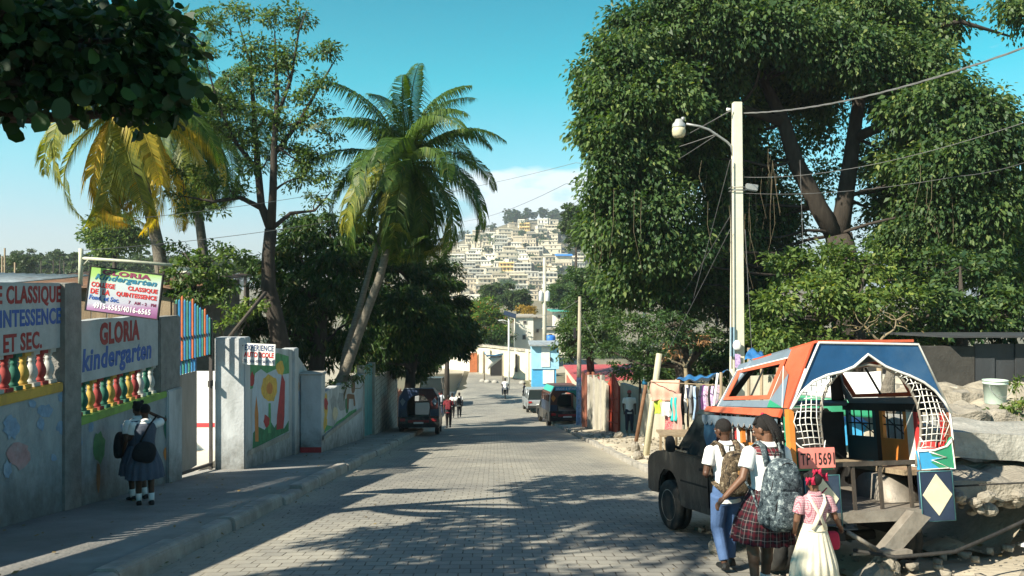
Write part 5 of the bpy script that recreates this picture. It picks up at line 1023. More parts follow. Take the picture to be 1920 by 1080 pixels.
def person(label, loc, rz, H, arms=None, legs=None, skin=None, top='shirt', topm=None, bottom='trousers', botm=None, hair='short', pack=None, packm=None, lod=2, head=(0, 0), lean=0, sleeve='short', socks=False, shoem=None, collar=True, hem=.30, name='person', sit=None, pleats=14, flare=1.0, slim=1.0, hairm=None, group=None, extra=None, leanx=0):
    skin = skin or M_skin; o = thing(name, label, 'person', loc, rz, group); o.rotation_euler = (-lean, leanx, rz); S = slim
    V = lambda x, y, z: Vector((x*H, y*H, z*H)); vx = {0: .0052, 1: .009, 2: .016}[lod]*H/1.5
    legs = legs or {-1: [(-.05, .0, .50), (-.055, .03, .275), (-.055, 0, .05)], 1: [(.05, 0, .50), (.055, .0, .275), (.055, -.04, .05)]}
    arms = arms or {-1: [(-.115, 0, .79), (-.14, -.02, .63), (-.13, .05, .49)], 1: [(.115, 0, .79), (.14, -.03, .63), (.13, .03, .49)]}
    b = MB(); tor = [(.45, .072, .058), (.50, .086, .066), (.56, .078, .058), (.62, .070, .052), (.69, .080, .058), (.75, .094, .060), (.79, .100, .054), (.82, .070, .044), (.85, .036, .036)]
    b.loft([sring(z*H, a*H*S, c*H) for z, a, c in tor], skin)
    hp = Matrix.Translation(V(0, .005, .87)) @ Euler((-head[0], 0, head[1])).to_matrix().to_4x4() @ Matrix.Translation(V(0, 0, -.87))
    b.tube([V(0, -.005, .82), V(0, 0, .86), V(0, .003, .90)], [.034*H, .030*H, .031*H], skin, n=12)
    q = MB(); q.ball(V(0, -.006, .940), (.046*H, .058*H, .058*H), skin, 18, 12); q.ball(V(0, .018, .905), (.034*H, .036*H, .038*H), skin, 14, 10); q.ball(V(0, .036, .884), (.016*H, .014*H, .012*H), skin)
    q.tube([V(0, .050, .935), V(0, .064, .914), V(0, .054, .908)], [.006*H, .0105*H, .008*H], skin, n=8)
    for s in (-1, 1):
        q.ball(V(s*.047, -.004, .922), (.006*H, .014*H, .019*H), skin, 8, 6); q.ball(V(s*.008, .053, .893), (.011*H, .006*H, .0045*H), skin, 8, 6); q.ball(V(s*.018, .046, .940), (.014*H, .008*H, .006*H), skin, 8, 6)
    b.add(q.v, q.f, skin, True, hp)
    for s in (-1, 1):
        A = [V(*p) for p in arms[s]]; limbtube(b, A, [.030*H*S, .023*H, .0155*H], skin); mid = A[0].lerp(A[1], .45); 
        if lod < 2: hand(b, A[2], A[1], skin, H, s)
        else: b.ball(A[2]+(A[2]-A[1]).normalized()*.03*H, (.018*H, .022*H, .034*H), skin, 8, 6)
        Lg = [V(*p) for p in legs[s]]; limbtube(b, Lg, [.050*H*S, .036*H, .021*H], skin); c = Lg[1].lerp(Lg[2], .3); b.ball(c+V(0, -.008, 0), (.029*H, .031*H, .05*H), skin)
        b.tube([Lg[2]+V(0, -.018, -.02), Lg[2]+V(0, .05, -.032)], [.02*H, .017*H], skin, n=8)
    bo = b.build('body', o, remesh=vx, smooth_it=2)
    if lod < 2:
        for s in (-1, 1): e = MB(); e.ball(V(s*.019, .0470, .931), .0062*H, mat('eye_white', (.35, .32, .30), .3, 0, 3, 0), 8, 6, T=hp); e.ball(V(s*.019, .0515, .931), .0030*H, M_shoe, 8, 6, T=hp); e.build('eye', o)
    topm = topm or M_wshirt; botm = botm or M_navy; e_ = .011*H
    # shirt
    b = MB(); b.loft([sring(z*H, a*H*S+e_*(1.2 if z < .56 else 1), c*H+e_*1.1) for z, a, c in [(.455, .086, .066)]+tor[1:8]]+[sring(.842*H, .040*H, .040*H)], topm)
    for s in (-1, 1):
        A = [V(*p) for p in arms[s]]
        if sleeve == 'short': m1 = A[0].lerp(A[1], .62); b.tube([A[0], A[0].lerp(A[1], .3), m1], [.040*H, .041*H, .042*H], topm, n=12); b.ball(A[0], .040*H, topm)
        elif sleeve == 'long': b.tube(A, [.040*H, .032*H, .025*H], topm, n=12); b.ball(A[0], .040*H, topm); b.ball(A[1], .032*H, topm)
    b.build('shirt', o, remesh=vx*1.3, smooth_it=3)
    if collar and lod < 2:
        b = MB(); b.loft([sring(.825*H, .050*H, .048*H, 0, -.004*H), sring(.850*H, .040*H, .040*H), sring(.862*H, .038*H, .038*H), sring(.838*H, .052*H, .050*H, 0, -.006*H)], topm, cap=False); b.build('collar', o)
    if bottom == 'trousers':
        b = MB(); b.loft([sring(z*H, a*H*S, c*H) for z, a, c in [(.44, .088, .066), (.49, .100, .080), (.53, .096, .074), (.575, .088, .068)]], botm)
        for s in (-1, 1): Lg = [V(*p) for p in legs[s]]; b.tube([Lg[0], Lg[0].lerp(Lg[1], .5), Lg[1], Lg[2]+V(0, 0, .012)], [.062*H, .053*H, .045*H, .034*H], botm, n=12); b.ball(Lg[1], .045*H, botm)
        b.build('trousers', o, remesh=vx*1.3, smooth_it=3)
    elif bottom in ('skirt', 'dress'):
        n = pleats*8; L = MB(); zt = .60; steps = 9; rings = []
        for i in range(steps+1):
            t = i/steps; z = zt+(hem-zt)*t; k = min(1, t*1.6); rr = (.084+.052*k+.040*t*flare); rings.append(sring(z*H, rr*H, rr*.84*H, 0, .004*H, n, .012+.045*t, pleats, .5*math.sin(t*2)))
        L.grid(lambda u, v: rings[int(round(u*steps))][int(round(v*n)) % n], steps, n, botm); L.build('skirt', o)
    for s in (-1, 1):
        Lg = [V(*p) for p in legs[s]]; an = Lg[2]; b = MB(); sm = shoem or M_shoe
        b.loft([[an+V(x*wd, yy, zz-.047) for x, zz in ((-1, .004), (-1, .5*hh), (-.6, hh), (.6, hh), (1, .5*hh), (1, .004))] for yy, wd, hh in ((-.036, .018, .035), (-.022, .025, .052), (.01, .024, .046), (.045, .027, .032), (.075, .024, .026), (.092, .013, .018))], sm, smooth=False); b.build('shoe', o, bevel=.004 if lod < 2 else 0)
        if socks: b = MB(); b.tube([an+V(0, 0, -.01), an.lerp(Lg[1], .30)], [.026*H, .029*H], M_sock, n=12); b.build('sock', o)
    hm = hairm or M_hair
    b = MB()
    if hair == 'short': b.ball(V(0, -.012, .948), (.0495*H, .0585*H, .056*H), hm, 18, 12, T=hp); b.build('hair', o, remesh=vx*1.2, smooth_it=0)
    elif hair == 'braids':
        b.ball(V(0, -.014, .948), (.0505*H, .0585*H, .056*H), hm, 18, 12, T=hp); rr = random.Random(3)
        for i in range(26):
            a = rr.uniform(-2.6, -.55); x, y = .045*math.cos(a), .05*math.sin(a)-.012; l = rr.uniform(.10, .15)
            b.tube([V(x*.5, y*.5-.01, 1.0), V(x, y-.008, .97), V(x*1.1, y-.022, .91), V(x*1.15+rr.uniform(-.01, .01), y-.028, .97-l)], [.0055*H, .0075*H, .007*H, .004*H], hm, n=6, T=hp)
        for i in range(9): a = math.pi*i/8; b.tube([V(.048*math.cos(a), .01+.03*math.sin(a), .965), V(.03*math.cos(a), -.005, 1.0), V(0, -.05, .985)], .006*H, hm, n=6, T=hp)
        b.build('hair', o); MB().ball(V(0, -.03, 1.003), .011*H, M_redc, 8, 6, T=hp).build('hair_tie', o)
    elif hair == 'puffs':
        b.ball(V(0, -.012, .948), (.052*H, .060*H, .058*H), hm, 18, 12, T=hp)
        for s in (-1, 1): b.ball(V(s*.040, -.02, .995), (.022*H, .022*H, .020*H), hm, 10, 8, T=hp)
        b.build('hair', o, remesh=vx*1.2, smooth_it=0)
    elif hair == 'ribbons':
        b.ball(V(0, -.012, .948), (.056*H, .064*H, .060*H), hm, 18, 12, T=hp)
        for s in (-1, 1): b.ball(V(s*.058, -.015, .965), (.022*H, .024*H, .026*H), hm, 10, 8, T=hp)
        b.build('hair', o, remesh=vx*1.2, smooth_it=0); rr = random.Random(9)
        for s, pz in ((-1, .945), (1, .965), (0, 1.0)):
            c = V(s*.062 if s else .0, -.058 if s < 1 else -.03, pz); b = MB()
            for k in (-1, 1):
                for j in range(2): b.add([c, c+V(k*.034, -.012, .018-.03*j), c+V(k*.040, -.004, -.012-.03*j), c+V(k*.012, .004, -.022-.02*j), c+V(k*.02, -.02, -.006)], [(0, 1, 4), (1, 2, 4), (2, 3, 4), (3, 0, 4), (0, 3, 2, 1)], M_redc, T=hp)
            b.ball(c, .012*H, M_redc, 8, 6, T=hp); b.build('ribbon', o)
    elif hair == 'cap':
        b.ball(V(0, -.008, .952), (.0505*H, .0605*H, .052*H), hm, 16, 10, T=hp); b.add([tuple(v) for v in (V(-.03, .045, .962), V(.03, .045, .962), V(.022, .088, .950), V(-.022, .088, .950), V(-.03, .045, .955), V(.03, .045, .955), V(.022, .088, .945), V(-.022, .088, .945))], [(0, 1, 2, 3), (7, 6, 5, 4), (1, 5, 6, 2), (2, 6, 7, 3), (3, 7, 4, 0)], hm, T=hp); b.build('cap', o)
    if pack:
        w, h, d, zc = pack; backpack(o, V(0, 0, 0), w, h, d, zc*H, packm or M_blackc, H, lod, S)
    return o
def superbox(b, c, w, d, h, m, e=.42, n=28, k=14, top=.72):
    rings = []
    sp = lambda v, p: math.copysign(abs(v)**p, v)
    for i in range(k+1):
        ph = -math.pi/2+math.pi*i/k; cz = sp(math.sin(ph), e); cr_ = max(.02, sp(math.cos(ph), e)); tp_ = 1-(1-top)*max(0, cz)**1.5
        rings.append([Vector((c[0]+w/2*sp(math.cos(t), e)*cr_*tp_, c[1]+d/2*sp(math.sin(t), e)*cr_*(1-.25*max(0, cz)), c[2]+h/2*cz)) for t in [2*math.pi*j/n for j in range(n)]])
    b.loft(rings, m)
def backpack(o, off, w, h, d, zc, m, H, lod, S=1):
    root = bpy.data.objects.new('backpack', None); 
    yb = -.066*H-d/2-.012; b = MB(); superbox(b, (0, yb, zc), w, d, h, m, .5)
    p = b.build('backpack', o)
    b = MB(); superbox(b, (0, yb-d*.40, zc-h*.17), w*.74, d*.5, h*.52, m, .45, top=.9); b.build('front_pocket', p)
    if lod < 2:
        b = MB(); superbox(b, (0, yb-d*.30, zc+h*.20), w*.62, d*.5, h*.26, m, .5, top=.8); b.build('top_pocket', p)
        for s in (-1, 1): b = MB(); superbox(b, (s*w*.48, yb, zc-h*.22), w*.2, d*.6, h*.4, m, .5); b.build('side_pocket', p)
        b = MB(); b.tube([(w*.40*math.cos(t), yb-d*.52+abs(math.sin(t))*d*.02+.004, zc-h*.17+h*.26*math.sin(t)) for t in [math.pi*i/10 for i in range(11)]], .0045, M_blackc, n=5)
        b.tube([(w*.46*math.cos(t), yb-d*.30, zc+h*.02+h*.44*math.sin(t)) for t in [math.pi*i/14 for i in range(15)]], .005, M_blackc, n=5); b.build('zip', p)
        b = MB(); b.tube([(-.03, yb+d*.3, zc+h*.49), (-.025, yb+d*.3, zc+h*.49+.045), (.025, yb+d*.3, zc+h*.49+.045), (.03, yb+d*.3, zc+h*.49)], .007, M_blackc, n=6); b.build('handle', p)
    for s in (-1, 1):
        b = MB(); x = s*.062*H*S; pts = [(x*.8, yb+d*.42, zc+h*.36), (x*.95, -.045*H, .845*H), (x*1.05, .0, .868*H*(.985)), (x*1.1, .05*H, .82*H), (x*1.15, .078*H, .72*H), (x*1.35, .06*H, .62*H), (x*1.5, -.02*H, .585*H), (x*1.3, yb+d*.4, zc-h*.35)]
        pts = [Vector(p_) for p_ in pts]
        b.tube(pts, .020*H, m, n=8, sq=.35); b.build('strap', p)
# --- the three schoolchildren at the near right
def at_ground(px, D): q = P(px, 900, D); return Vector((q.x, q.y, 0))
g = at_ground(1366, 8.3); g.z = R(g.y)+.0
boy = person('schoolboy in white shirt and blue trousers carrying a brown camouflage backpack', g, .22, 1.50, {-1: [(-.108, 0, .795), (-.150, -.012, .655), (-.098, .10, .62)], 1: [(.108, 0, .795), (.140, -.02, .65), (.10, .09, .60)]},
             {-1: [(-.05, 0, .50), (-.055, .035, .275), (-.055, -.05, .07)], 1: [(.05, 0, .50), (.052, .05, .28), (.05, .06, .05)]}, M_skin, botm=M_blueT, pack=(.27, .44, .15, .665), packm=M_camob, lod=0, head=(.25, .35), leanx=-.03)
for ch in list(boy.children):
    if ch.name.startswith('backpack'): b = MB(); b.box((.01, -.066*1.5-.15-.034, .665*1.5+.03), (.06, .008, .035), mat('tan_patch', (.42, .22, .08), .7, .1)); b.build('label_patch', ch)
g = at_ground(1426, 7.15); g.z = R(g.y)
girl = person('schoolgirl with braids, plaid skirt and big grey camouflage backpack', g, .28, 1.56, {-1: [(-.112, 0, .795), (-.165, -.03, .665), (-.245, .01, .555)], 1: [(.108, 0, .795), (.135, -.02, .65), (.09, .08, .58)]},
              {-1: [(-.048, 0, .50), (-.052, .02, .275), (-.052, -.03, .06)], 1: [(.048, 0, .50), (.052, .03, .28), (.05, .04, .05)]}, M_skin2, bottom='skirt', botm=M_plaid, hair='braids', pack=(.325, .60, .23, .600), packm=M_camog, lod=0, head=(.45, .55), socks=True, hem=.315, pleats=16, leanx=.05)
b = MB(); H = 1.56; b.loft([sring(.792*H, .1125*H, .067*H), sring(.822*H, .084*H, .058*H), sring(.846*H, .046*H, .046*H)], M_plaidy, cap=False); b.build('yoke', girl)
g = at_ground(1527, 6.75); g.z = R(g.y)+.0
kid = person('small girl in cream pinafore with crossed straps and red hair ribbons', g, .1, 1.12, {-1: [(-.105, 0, .785), (-.135, .0, .65), (-.11, .08, .56)], 1: [(.105, 0, .785), (.155, -.01, .665), (.205, .03, .60)]}, None, M_skin2, topm=M_ging, bottom='skirt', botm=M_creamc, hair='ribbons', lod=0, head=(.2, .1), socks=True, hem=.20, pleats=18, flare=.95, slim=.95)
b = MB(); H = 1.12
for s in (-1, 1):
    b.tube([(s*.055*H, -.02*H, .838*H), (s*.045*H, -.064*H, .79*H), (0, -.080*H, .71*H), (-s*.05*H, -.074*H, .60*H)], .017*H, M_creamc, n=8, sq=.3)
b.loft([sring(.63*H, .085*H, .072*H), sring(.60*H, .092*H, .078*H), sring(.585*H, .094*H, .08*H)], M_creamc, cap=False); b.build('pinafore_straps', kid)
b = MB(); superbox(b, (0, 0, 0), .11, .06, .15, M_redc, .4); q = MB(); bag = tag(b.build('school_bag'), 'little red school bag hanging in front of the small girl', 'bag'); bag.location = g+Vector((.19, .10, .53))
MB().tube([(-.05, 0, .09), (-.16, -.03, .3), (-.14, -.10, .40), (-.05, .0, .43)], .009, M_redc, n=6, sq=.5).build('strap', bag)
# --- two girls in grey uniforms at the school wall
g = at_ground(272, 12.15); g.z = R(g.y)+.155
pg = dict(skin=M_skin, topm=M_wshirt, bottom='skirt', botm=M_grey, hair='puffs', lod=1, socks=True, hem=.27, pleats=14)
a = person('schoolgirl in grey uniform with one arm raised to her face, black bag on her back', g, .5, 1.47, {-1: [(-.108, 0, .795), (-.135, .04, .66), (-.08, .11, .70)], 1: [(.108, 0, .795), (.19, .07, .82), (.06, .085, .895)]}, None, **{**pg, 'hair': 'short'}, head=(.1, .2))
def vest(o, H, m):
    b = MB(); b.loft([sring(z*H, x*H+.018*H, y*H+.019*H) for z, x, y in [(.56, .080, .060), (.62, .074, .056), (.69, .080, .058), (.75, .090, .060), (.79, .092, .052), (.815, .070, .044)]], m); b.build('pinafore_bodice', o)
vest(a, 1.47, M_grey)
b = MB(); superbox(b, (0, 0, 0), .32, .13, .30, M_blackc, .6); bg_ = tag(b.build('shoulder_bag'), 'soft black bag slung low on the back of the schoolgirl with the raised arm', 'bag'); bg_.location = g+Vector((.06, -.16, .80)); bg_.rotation_euler = (0, .3, .45)
MB().tube([(-.10, .0, .12), (-.05, .03, .38), (.02, .10, .54), (.05, .2, .5)], .014, M_blackc, n=6, sq=.4).build('strap', bg_)
g = at_ground(258, 12.75); g.z = R(g.y)+.155
a = person('schoolgirl in grey uniform with hair puffs, standing behind her friend at the wall', g, 1.0, 1.50, None, None, **pg); vest(a, 1.50, M_grey)
b = MB(); superbox(b, (0, 0, 0), .12, .26, .40, M_blackc, .6); bg_ = tag(b.build('shoulder_bag'), 'black bag at the side of the farther schoolgirl, against the wall', 'bag'); bg_.location = g+Vector((-.22, -.12, .86))
# --- people down the street
SD = 'people walking down the street'
walk = {-1: [(-.05, 0, .50), (-.05, .06, .28), (-.05, .03, .05)], 1: [(.05, 0, .50), (.055, -.01, .28), (.055, -.12, .09)]}
def pp(label, px, D, H, rz=0, **k):
    g = at_ground(px, D); g.z = G(g.x, g.y) if k.pop('side', 0) else R(g.y); return person(label, g, rz, H, k.pop('arms', None), k.pop('legs', walk), group=SD, **k)
pp('man in maroon shirt and black trousers walking away, nearest on the left of the road', 841, 43.5, 1.74, topm=M_maroon, botm=M_blackc, pack=(.3, .42, .16, .68), packm=M_maroon)
pp('student in white shirt and dark trousers without a bag, behind the maroon shirt', 848, 53, 1.62, topm=M_wshirt, botm=M_blackc)
pp('student in white shirt with a black backpack, rightmost of the left group', 861, 53.5, 1.62, topm=M_wshirt, botm=M_blackc, pack=(.28, .42, .14, .68), packm=M_blackc)
pp('student with pale backpack between the white truck and the group', 826, 55, 1.62, topm=M_wshirt, botm=M_navy, pack=(.28, .42, .14, .68), packm=mat('pack_pale', (.45, .48, .52), .8, .1))
pp('student with dark backpack walking leftmost beside the parked truck', 816, 58, 1.6, topm=M_wshirt, botm=M_navy, pack=(.28, .42, .14, .68), packm=M_navy)
pp('child in dark clothes crossing beside the silver car', 983, 68, 1.35, rz=1.2, topm=M_navy, botm=M_blackc, sleeve='long')
pp('man in white t-shirt and dark trousers wearing a red cap on the right pavement', 1180, 33.4, 1.72, rz=math.pi, topm=M_wshirt, botm=M_navy, hair='cap', hairm=mat('cap_red', (.35, .06, .05), .8, .1), side=1, shoem=mat('shoe_tan', (.3, .2, .12), .7, .1), legs=None)
# motorcycle with two riders
q = at_ground(947, 69); mz = R(q.y); w = thing('motorcycle', 'small motorcycle carrying two people down the middle of the road', 'motorcycle', (q.x, q.y, mz), 0)
for y in (-.62, .62):
    T = Matrix.Translation((0, y, .30)) @ Matrix.Rotation(math.pi/2, 4, 'Y'); b = MB(); b.tube([Vector((.26*math.cos(t), .26*math.sin(t), 0)) for t in [2*math.pi*i/16 for i in range(17)]], .045, M_black, n=8, T=T); wh = b.build('wheel', w); MB().lathe([(.22, -.02), (.22, .02)], (0, 0, 0), M_steel, 12, T=T).build('rim', wh)
b = MB(); b.box((0, 0, .5), (.26, .5, .3), M_dark); b.tube([(0, .62, .3), (0, .48, .95)], .03, M_steel); b.tube([(0, -.62, .3), (0, -.1, .5)], .04, M_steel); b.build('frame', w); superb = MB(); superbox(superb, (0, -.25, .78), .26, .75, .14, M_blackc); superb.build('seat', w)
b = MB(); superbox(b, (0, .22, .80), .28, .4, .22, M_maroon, .6); b.build('tank', w); MB().tube([(-.35, .36, 1.0), (0, .47, .95), (.35, .36, 1.0)], .015, M_steel, n=6).build('handlebar', w)
sitl = {-1: [(-.06, -.01, .50), (-.13, .20, .46), (-.13, .16, .22)], 1: [(.06, -.01, .50), (.13, .20, .46), (.13, .16, .22)]}
person('motorcycle rider in dark clothes at the handlebar', (q.x, q.y-.05, mz+.02), 0, 1.66, {-1: [(-.11, 0, .79), (-.16, .10, .68), (-.17, .24, .62)], 1: [(.11, 0, .79), (.16, .10, .68), (.17, .24, .62)]}, sitl, topm=M_navy, botm=M_blackc, sleeve='long')
person('motorcycle passenger in a white shirt on the rear seat', (q.x, q.y-.45, mz+.02), 0, 1.70, {-1: [(-.11, 0, .79), (-.15, .05, .65), (-.12, .15, .55)], 1: [(.11, 0, .79), (.15, .05, .65), (.12, .15, .55)]}, sitl, topm=M_wshirt, botm=M_grey)
# ================================================================ THE NEAR TAP-TAP
M_tb = mat('truck_blue', (.015, .07, .17), .36, .2, 3, .08, dirt=.35, dirtcol=(.10, .17, .24)); M_to = mat('truck_orange_red', (.56, .11, .05), .42, .15, 3, .08, dirt=.45, dirtcol=(.36, .17, .10))
M_tor = mat('truck_orange', (.66, .22, .04), .45, .15, 3, .08, dirt=.4, dirtcol=(.35, .14, .05)); M_tg = mat('truck_green', (.03, .26, .14), .4, .1, 3, .04, dirt=.2); M_tlb = mat('truck_light_blue', (.05, .34, .62), .35, .1, 3, .04, dirt=.15)
M_tw = mat('truck_white_trim', (.78, .77, .72), .5, .05, 8, .05, dirt=.45, dirtcol=(.36, .28, .2)); M_tgr = mat('truck_grey_blue', (.16, .21, .26), .45, .1, 4, .04, dirt=.2); M_tr = mat('truck_red', (.60, .05, .05), .4, .1, 4, .04, dirt=.2)
M_tk = mat('truck_black_dusty', (.010, .011, .011), .32, .2, 7, .12, dirt=.7, dirtcol=(.17, .155, .125), streak=2)
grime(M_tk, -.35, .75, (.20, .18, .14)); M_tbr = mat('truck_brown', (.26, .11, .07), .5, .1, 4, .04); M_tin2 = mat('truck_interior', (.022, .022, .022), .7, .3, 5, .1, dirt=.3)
M_cr = mat('truck_cream', (.70, .64, .46), .6, .1, 6, .05, dirt=.35, dirtcol=(.35, .3, .22)); M_navyp = mat('truck_dark_navy', (.02, .035, .07), .4, .2, 4, .05, dirt=.3, dirtcol=(.08, .12, .14)); M_pink = mat('plate_pink', (.80, .24, .20), .5, .08, 8, .05, dirt=.2)
M_steeld = mat('worn_steel', (.25, .225, .19), .55, .3, 6, .15, metal=.2, dirt=.5, dirtcol=(.12, .09, .06)); M_glass = mat('car_glass', (.02, .028, .03), .08, .1, 2, 0, spec=.8)
M_tail = mat('tail_rail_dark', (.05, .042, .035), .6, .3, 8, .15, dirt=.4, dirtcol=(.14, .11, .08))
def wheel(parent, c, r, w, rz=0):
    T = Matrix.Translation(c) @ Matrix.Rotation(rz, 4, 'Z') @ Matrix.Rotation(math.pi/2, 4, 'Y')
    b = MB(); b.lathe([(r*.60, -w*.46), (r*.80, -w*.5), (r*.95, -w*.46), (r, -w*.32), (r, -w*.06), (r*.985, -w*.05), (r*.985, w*.05), (r, w*.06), (r, w*.32), (r*.95, w*.46), (r*.80, w*.5), (r*.60, w*.46)], (0, 0, 0), M_black, 32, T=T); t = b.build('wheel', parent)
    b = MB(); b.lathe([(.02, -w*.40), (r*.18, -w*.42), (r*.22, -w*.30), (r*.5, -w*.26), (r*.57, -w*.44), (r*.63, -w*.48), (r*.63, w*.48), (r*.57, w*.44), (r*.5, w*.2), (.02, w*.2)], (0, 0, 0), M_steeld, 24, T=T); b.build('rim', t)
    return t
TL = P(1655, 900, 7.52); TZ = R(TL.y)+.02; TT_ = thing('tap_tap_truck', 'battered open-backed painted truck parked at near right, blue hood over a white wire lattice', 'truck', (TL.x, TL.y, TZ), math.radians(7.6)); TT_.rotation_euler = (-.1273, 0, math.radians(7.6))
RX = lambda px: (px-1628)*.004936; RZ = lambda py: (1094-py)*.004936
PL = lambda lst: [(RX(a), RZ(c)) for a, c in lst]
def path3(lst, y): return [Vector((RX(a), y, RZ(c))) for a, c in lst]
outer = [(1466, 772), (1530, 650), (1733, 655), (1790, 787)]
ogee = [(1790, 787), (1778, 765), (1760, 743), (1738, 727), (1710, 714), (1684, 705), (1662, 696), (1644, 684), (1628, 673), (1614, 684), (1598, 696), (1572, 705), (1542, 711), (1514, 722), (1488, 742), (1466, 772)]
b = MB(); b.prism(PL(outer+ogee[1:-1]), -.03, .0, M_tb); b.build('rear_hood', TT_)
b = MB(); b.tube(path3(outer, -.035), .012, M_tw, n=6); b.tube(path3(ogee, -.035), .013, M_tw, n=6); b.build('hood_trim', TT_)
hoop = [(1546, 884), (1536, 862), (1528, 830), (1526, 795), (1531, 762), (1545, 732), (1566, 710), (1592, 699), (1628, 692), (1664, 698), (1692, 713), (1713, 737), (1726, 768), (1731, 800), (1727, 835), (1717, 862), (1714, 884)]
b = MB(); b.tube(path3(hoop, .0), .014, M_steeld, n=8); b.build('hoop', TT_)
def clip(poly, a, axis):
    xs = []
    for i in range(len(poly)):
        p, q = poly[i], poly[(i+1) % len(poly)]
        if (p[axis]-a)*(q[axis]-a) < 0: t = (a-p[axis])/(q[axis]-p[axis]); xs.append(p[1-axis]+t*(q[1-axis]-p[1-axis]))
    xs.sort(); return list(zip(xs[::2], xs[1::2]))
lensL = [(1470, 800), (1472, 778), (1490, 745), (1516, 724), (1545, 713), (1575, 706), (1592, 700), (1566, 711), (1545, 733), (1531, 763), (1526, 795), (1529, 830), (1540, 852), (1516, 852), (1494, 846), (1478, 830)]
lensR = [(1786, 800), (1784, 784), (1776, 765), (1758, 744), (1736, 729), (1708, 716), (1684, 707), (1670, 701), (1692, 714), (1713, 738), (1726, 769), (1731, 800), (1727, 832), (1718, 852), (1748, 852), (1770, 846), (1784, 828)]
for L_, cx in ((lensL, 1590), (lensR, 1668)):
    b = MB()
    for a in range(706, 856, 12):
        for x0, x1 in clip(L_, a+.5, 1): b.tube([Vector((RX(x0), -.01, RZ(a))), Vector((RX((x0+x1)/2), -.03, RZ(a-2))), Vector((RX(x1), -.01, RZ(a)))], .0045, M_tw, n=5)
    for a in range(1474, 1790, 11):
        for y0, y1 in clip(L_, a+.3, 0): k = (a-cx)*.06; b.tube([Vector((RX(a-k), -.014, RZ(y0))), Vector((RX(a+k*.5), -.035, RZ((y0+y1)/2))), Vector((RX(a-k), -.014, RZ(y1)))], .0045, M_tw, n=5)
    b.build('lattice', TT_)
b = MB(); b.tube(path3([(1470, 775), (1470, 830), (1480, 840), (1500, 850), (1545, 852)], -.02), .008, M_tw, n=6); b.tube(path3([(1788, 785), (1790, 835), (1776, 848), (1750, 854), (1715, 853)], -.03), .009, M_tw, n=6); b.build('lattice_trim', TT_)
b = MB(); b.b2((RX(1462), -.03, RZ(888)), (RX(1472), .05, RZ(772)), M_tor); o = b.build('corner_post', TT_); o['label'] = 'orange corner post'
b = MB(); b.b2((RX(1787), -.02, RZ(890)), (RX(1793), .05, RZ(785)), M_tbr); b.build('corner_post', TT_)
b = MB(); b.prism(PL([(1472, 838), (1484, 848), (1506, 853), (1546, 855), (1546, 845), (1545, 884), (1472, 884)][:4]+[(1546, 884), (1472, 884)]), -.012, .01, M_tg); b.build('corner_panel', TT_)
b = MB(); b.b2((RX(1475), -.05, RZ(880)), (RX(1546), -.03, RZ(843)), M_pink); pl_ = b.build('licence_plate', TT_, bevel=.004)
TPM = frame_T((RX(1478), -.052, RZ(874)), (1, 0, 0), (0, 0, 1)); b = MB(); text('TP·15691', .13, M_dark, TPM, .325, .11, .01, ext=.001, mb=b); b.build('lettering', pl_)
for pxa, pxb, lab in ((1713, 1780, 'right'), (1484, 1552, 'left')):
    b = MB(); b.b2((RX(pxa), -.04, RZ(984)), (RX(pxb), .0, RZ(893)), M_navyp); b.build('lower_panel', TT_, bevel=.004); m_ = (pxa+pxb)/2
    b = MB(); b.prism(PL([(m_, 898), (m_+30, 936), (m_, 974), (m_-30, 936)]), -.047, -.0405, M_cr); b.build('diamond', TT_)
    b = MB(); b.tube(path3([(pxa, 893), (pxb, 893), (pxb, 984), (pxa, 984), (pxa, 893)], -.042), .006, mat('trim_teal', (.08, .22, .24), .5, .1), n=5); b.build('panel_trim', TT_)
for lst, m in (([(1715, 855), (1738, 856), (1745, 866), (1765, 870), (1740, 876), (1760, 890), (1715, 890)], M_tlb), ([(1738, 856), (1752, 855), (1775, 848), (1788, 830), (1790, 890), (1760, 890), (1740, 876), (1765, 870), (1745, 866)], M_tg)):
    b = MB(); b.prism(PL(lst), -.03, .0, m); b.build('corner_panel', TT_)
b = MB(); b.tube(path3([(1738, 857), (1772, 868), (1742, 872), (1778, 888), (1718, 890), (1715, 856), (1750, 855), (1774, 848), (1787, 832), (1789, 890), (1778, 889)], -.034), .007, M_tw, n=5); b.build('zigzag', TT_)
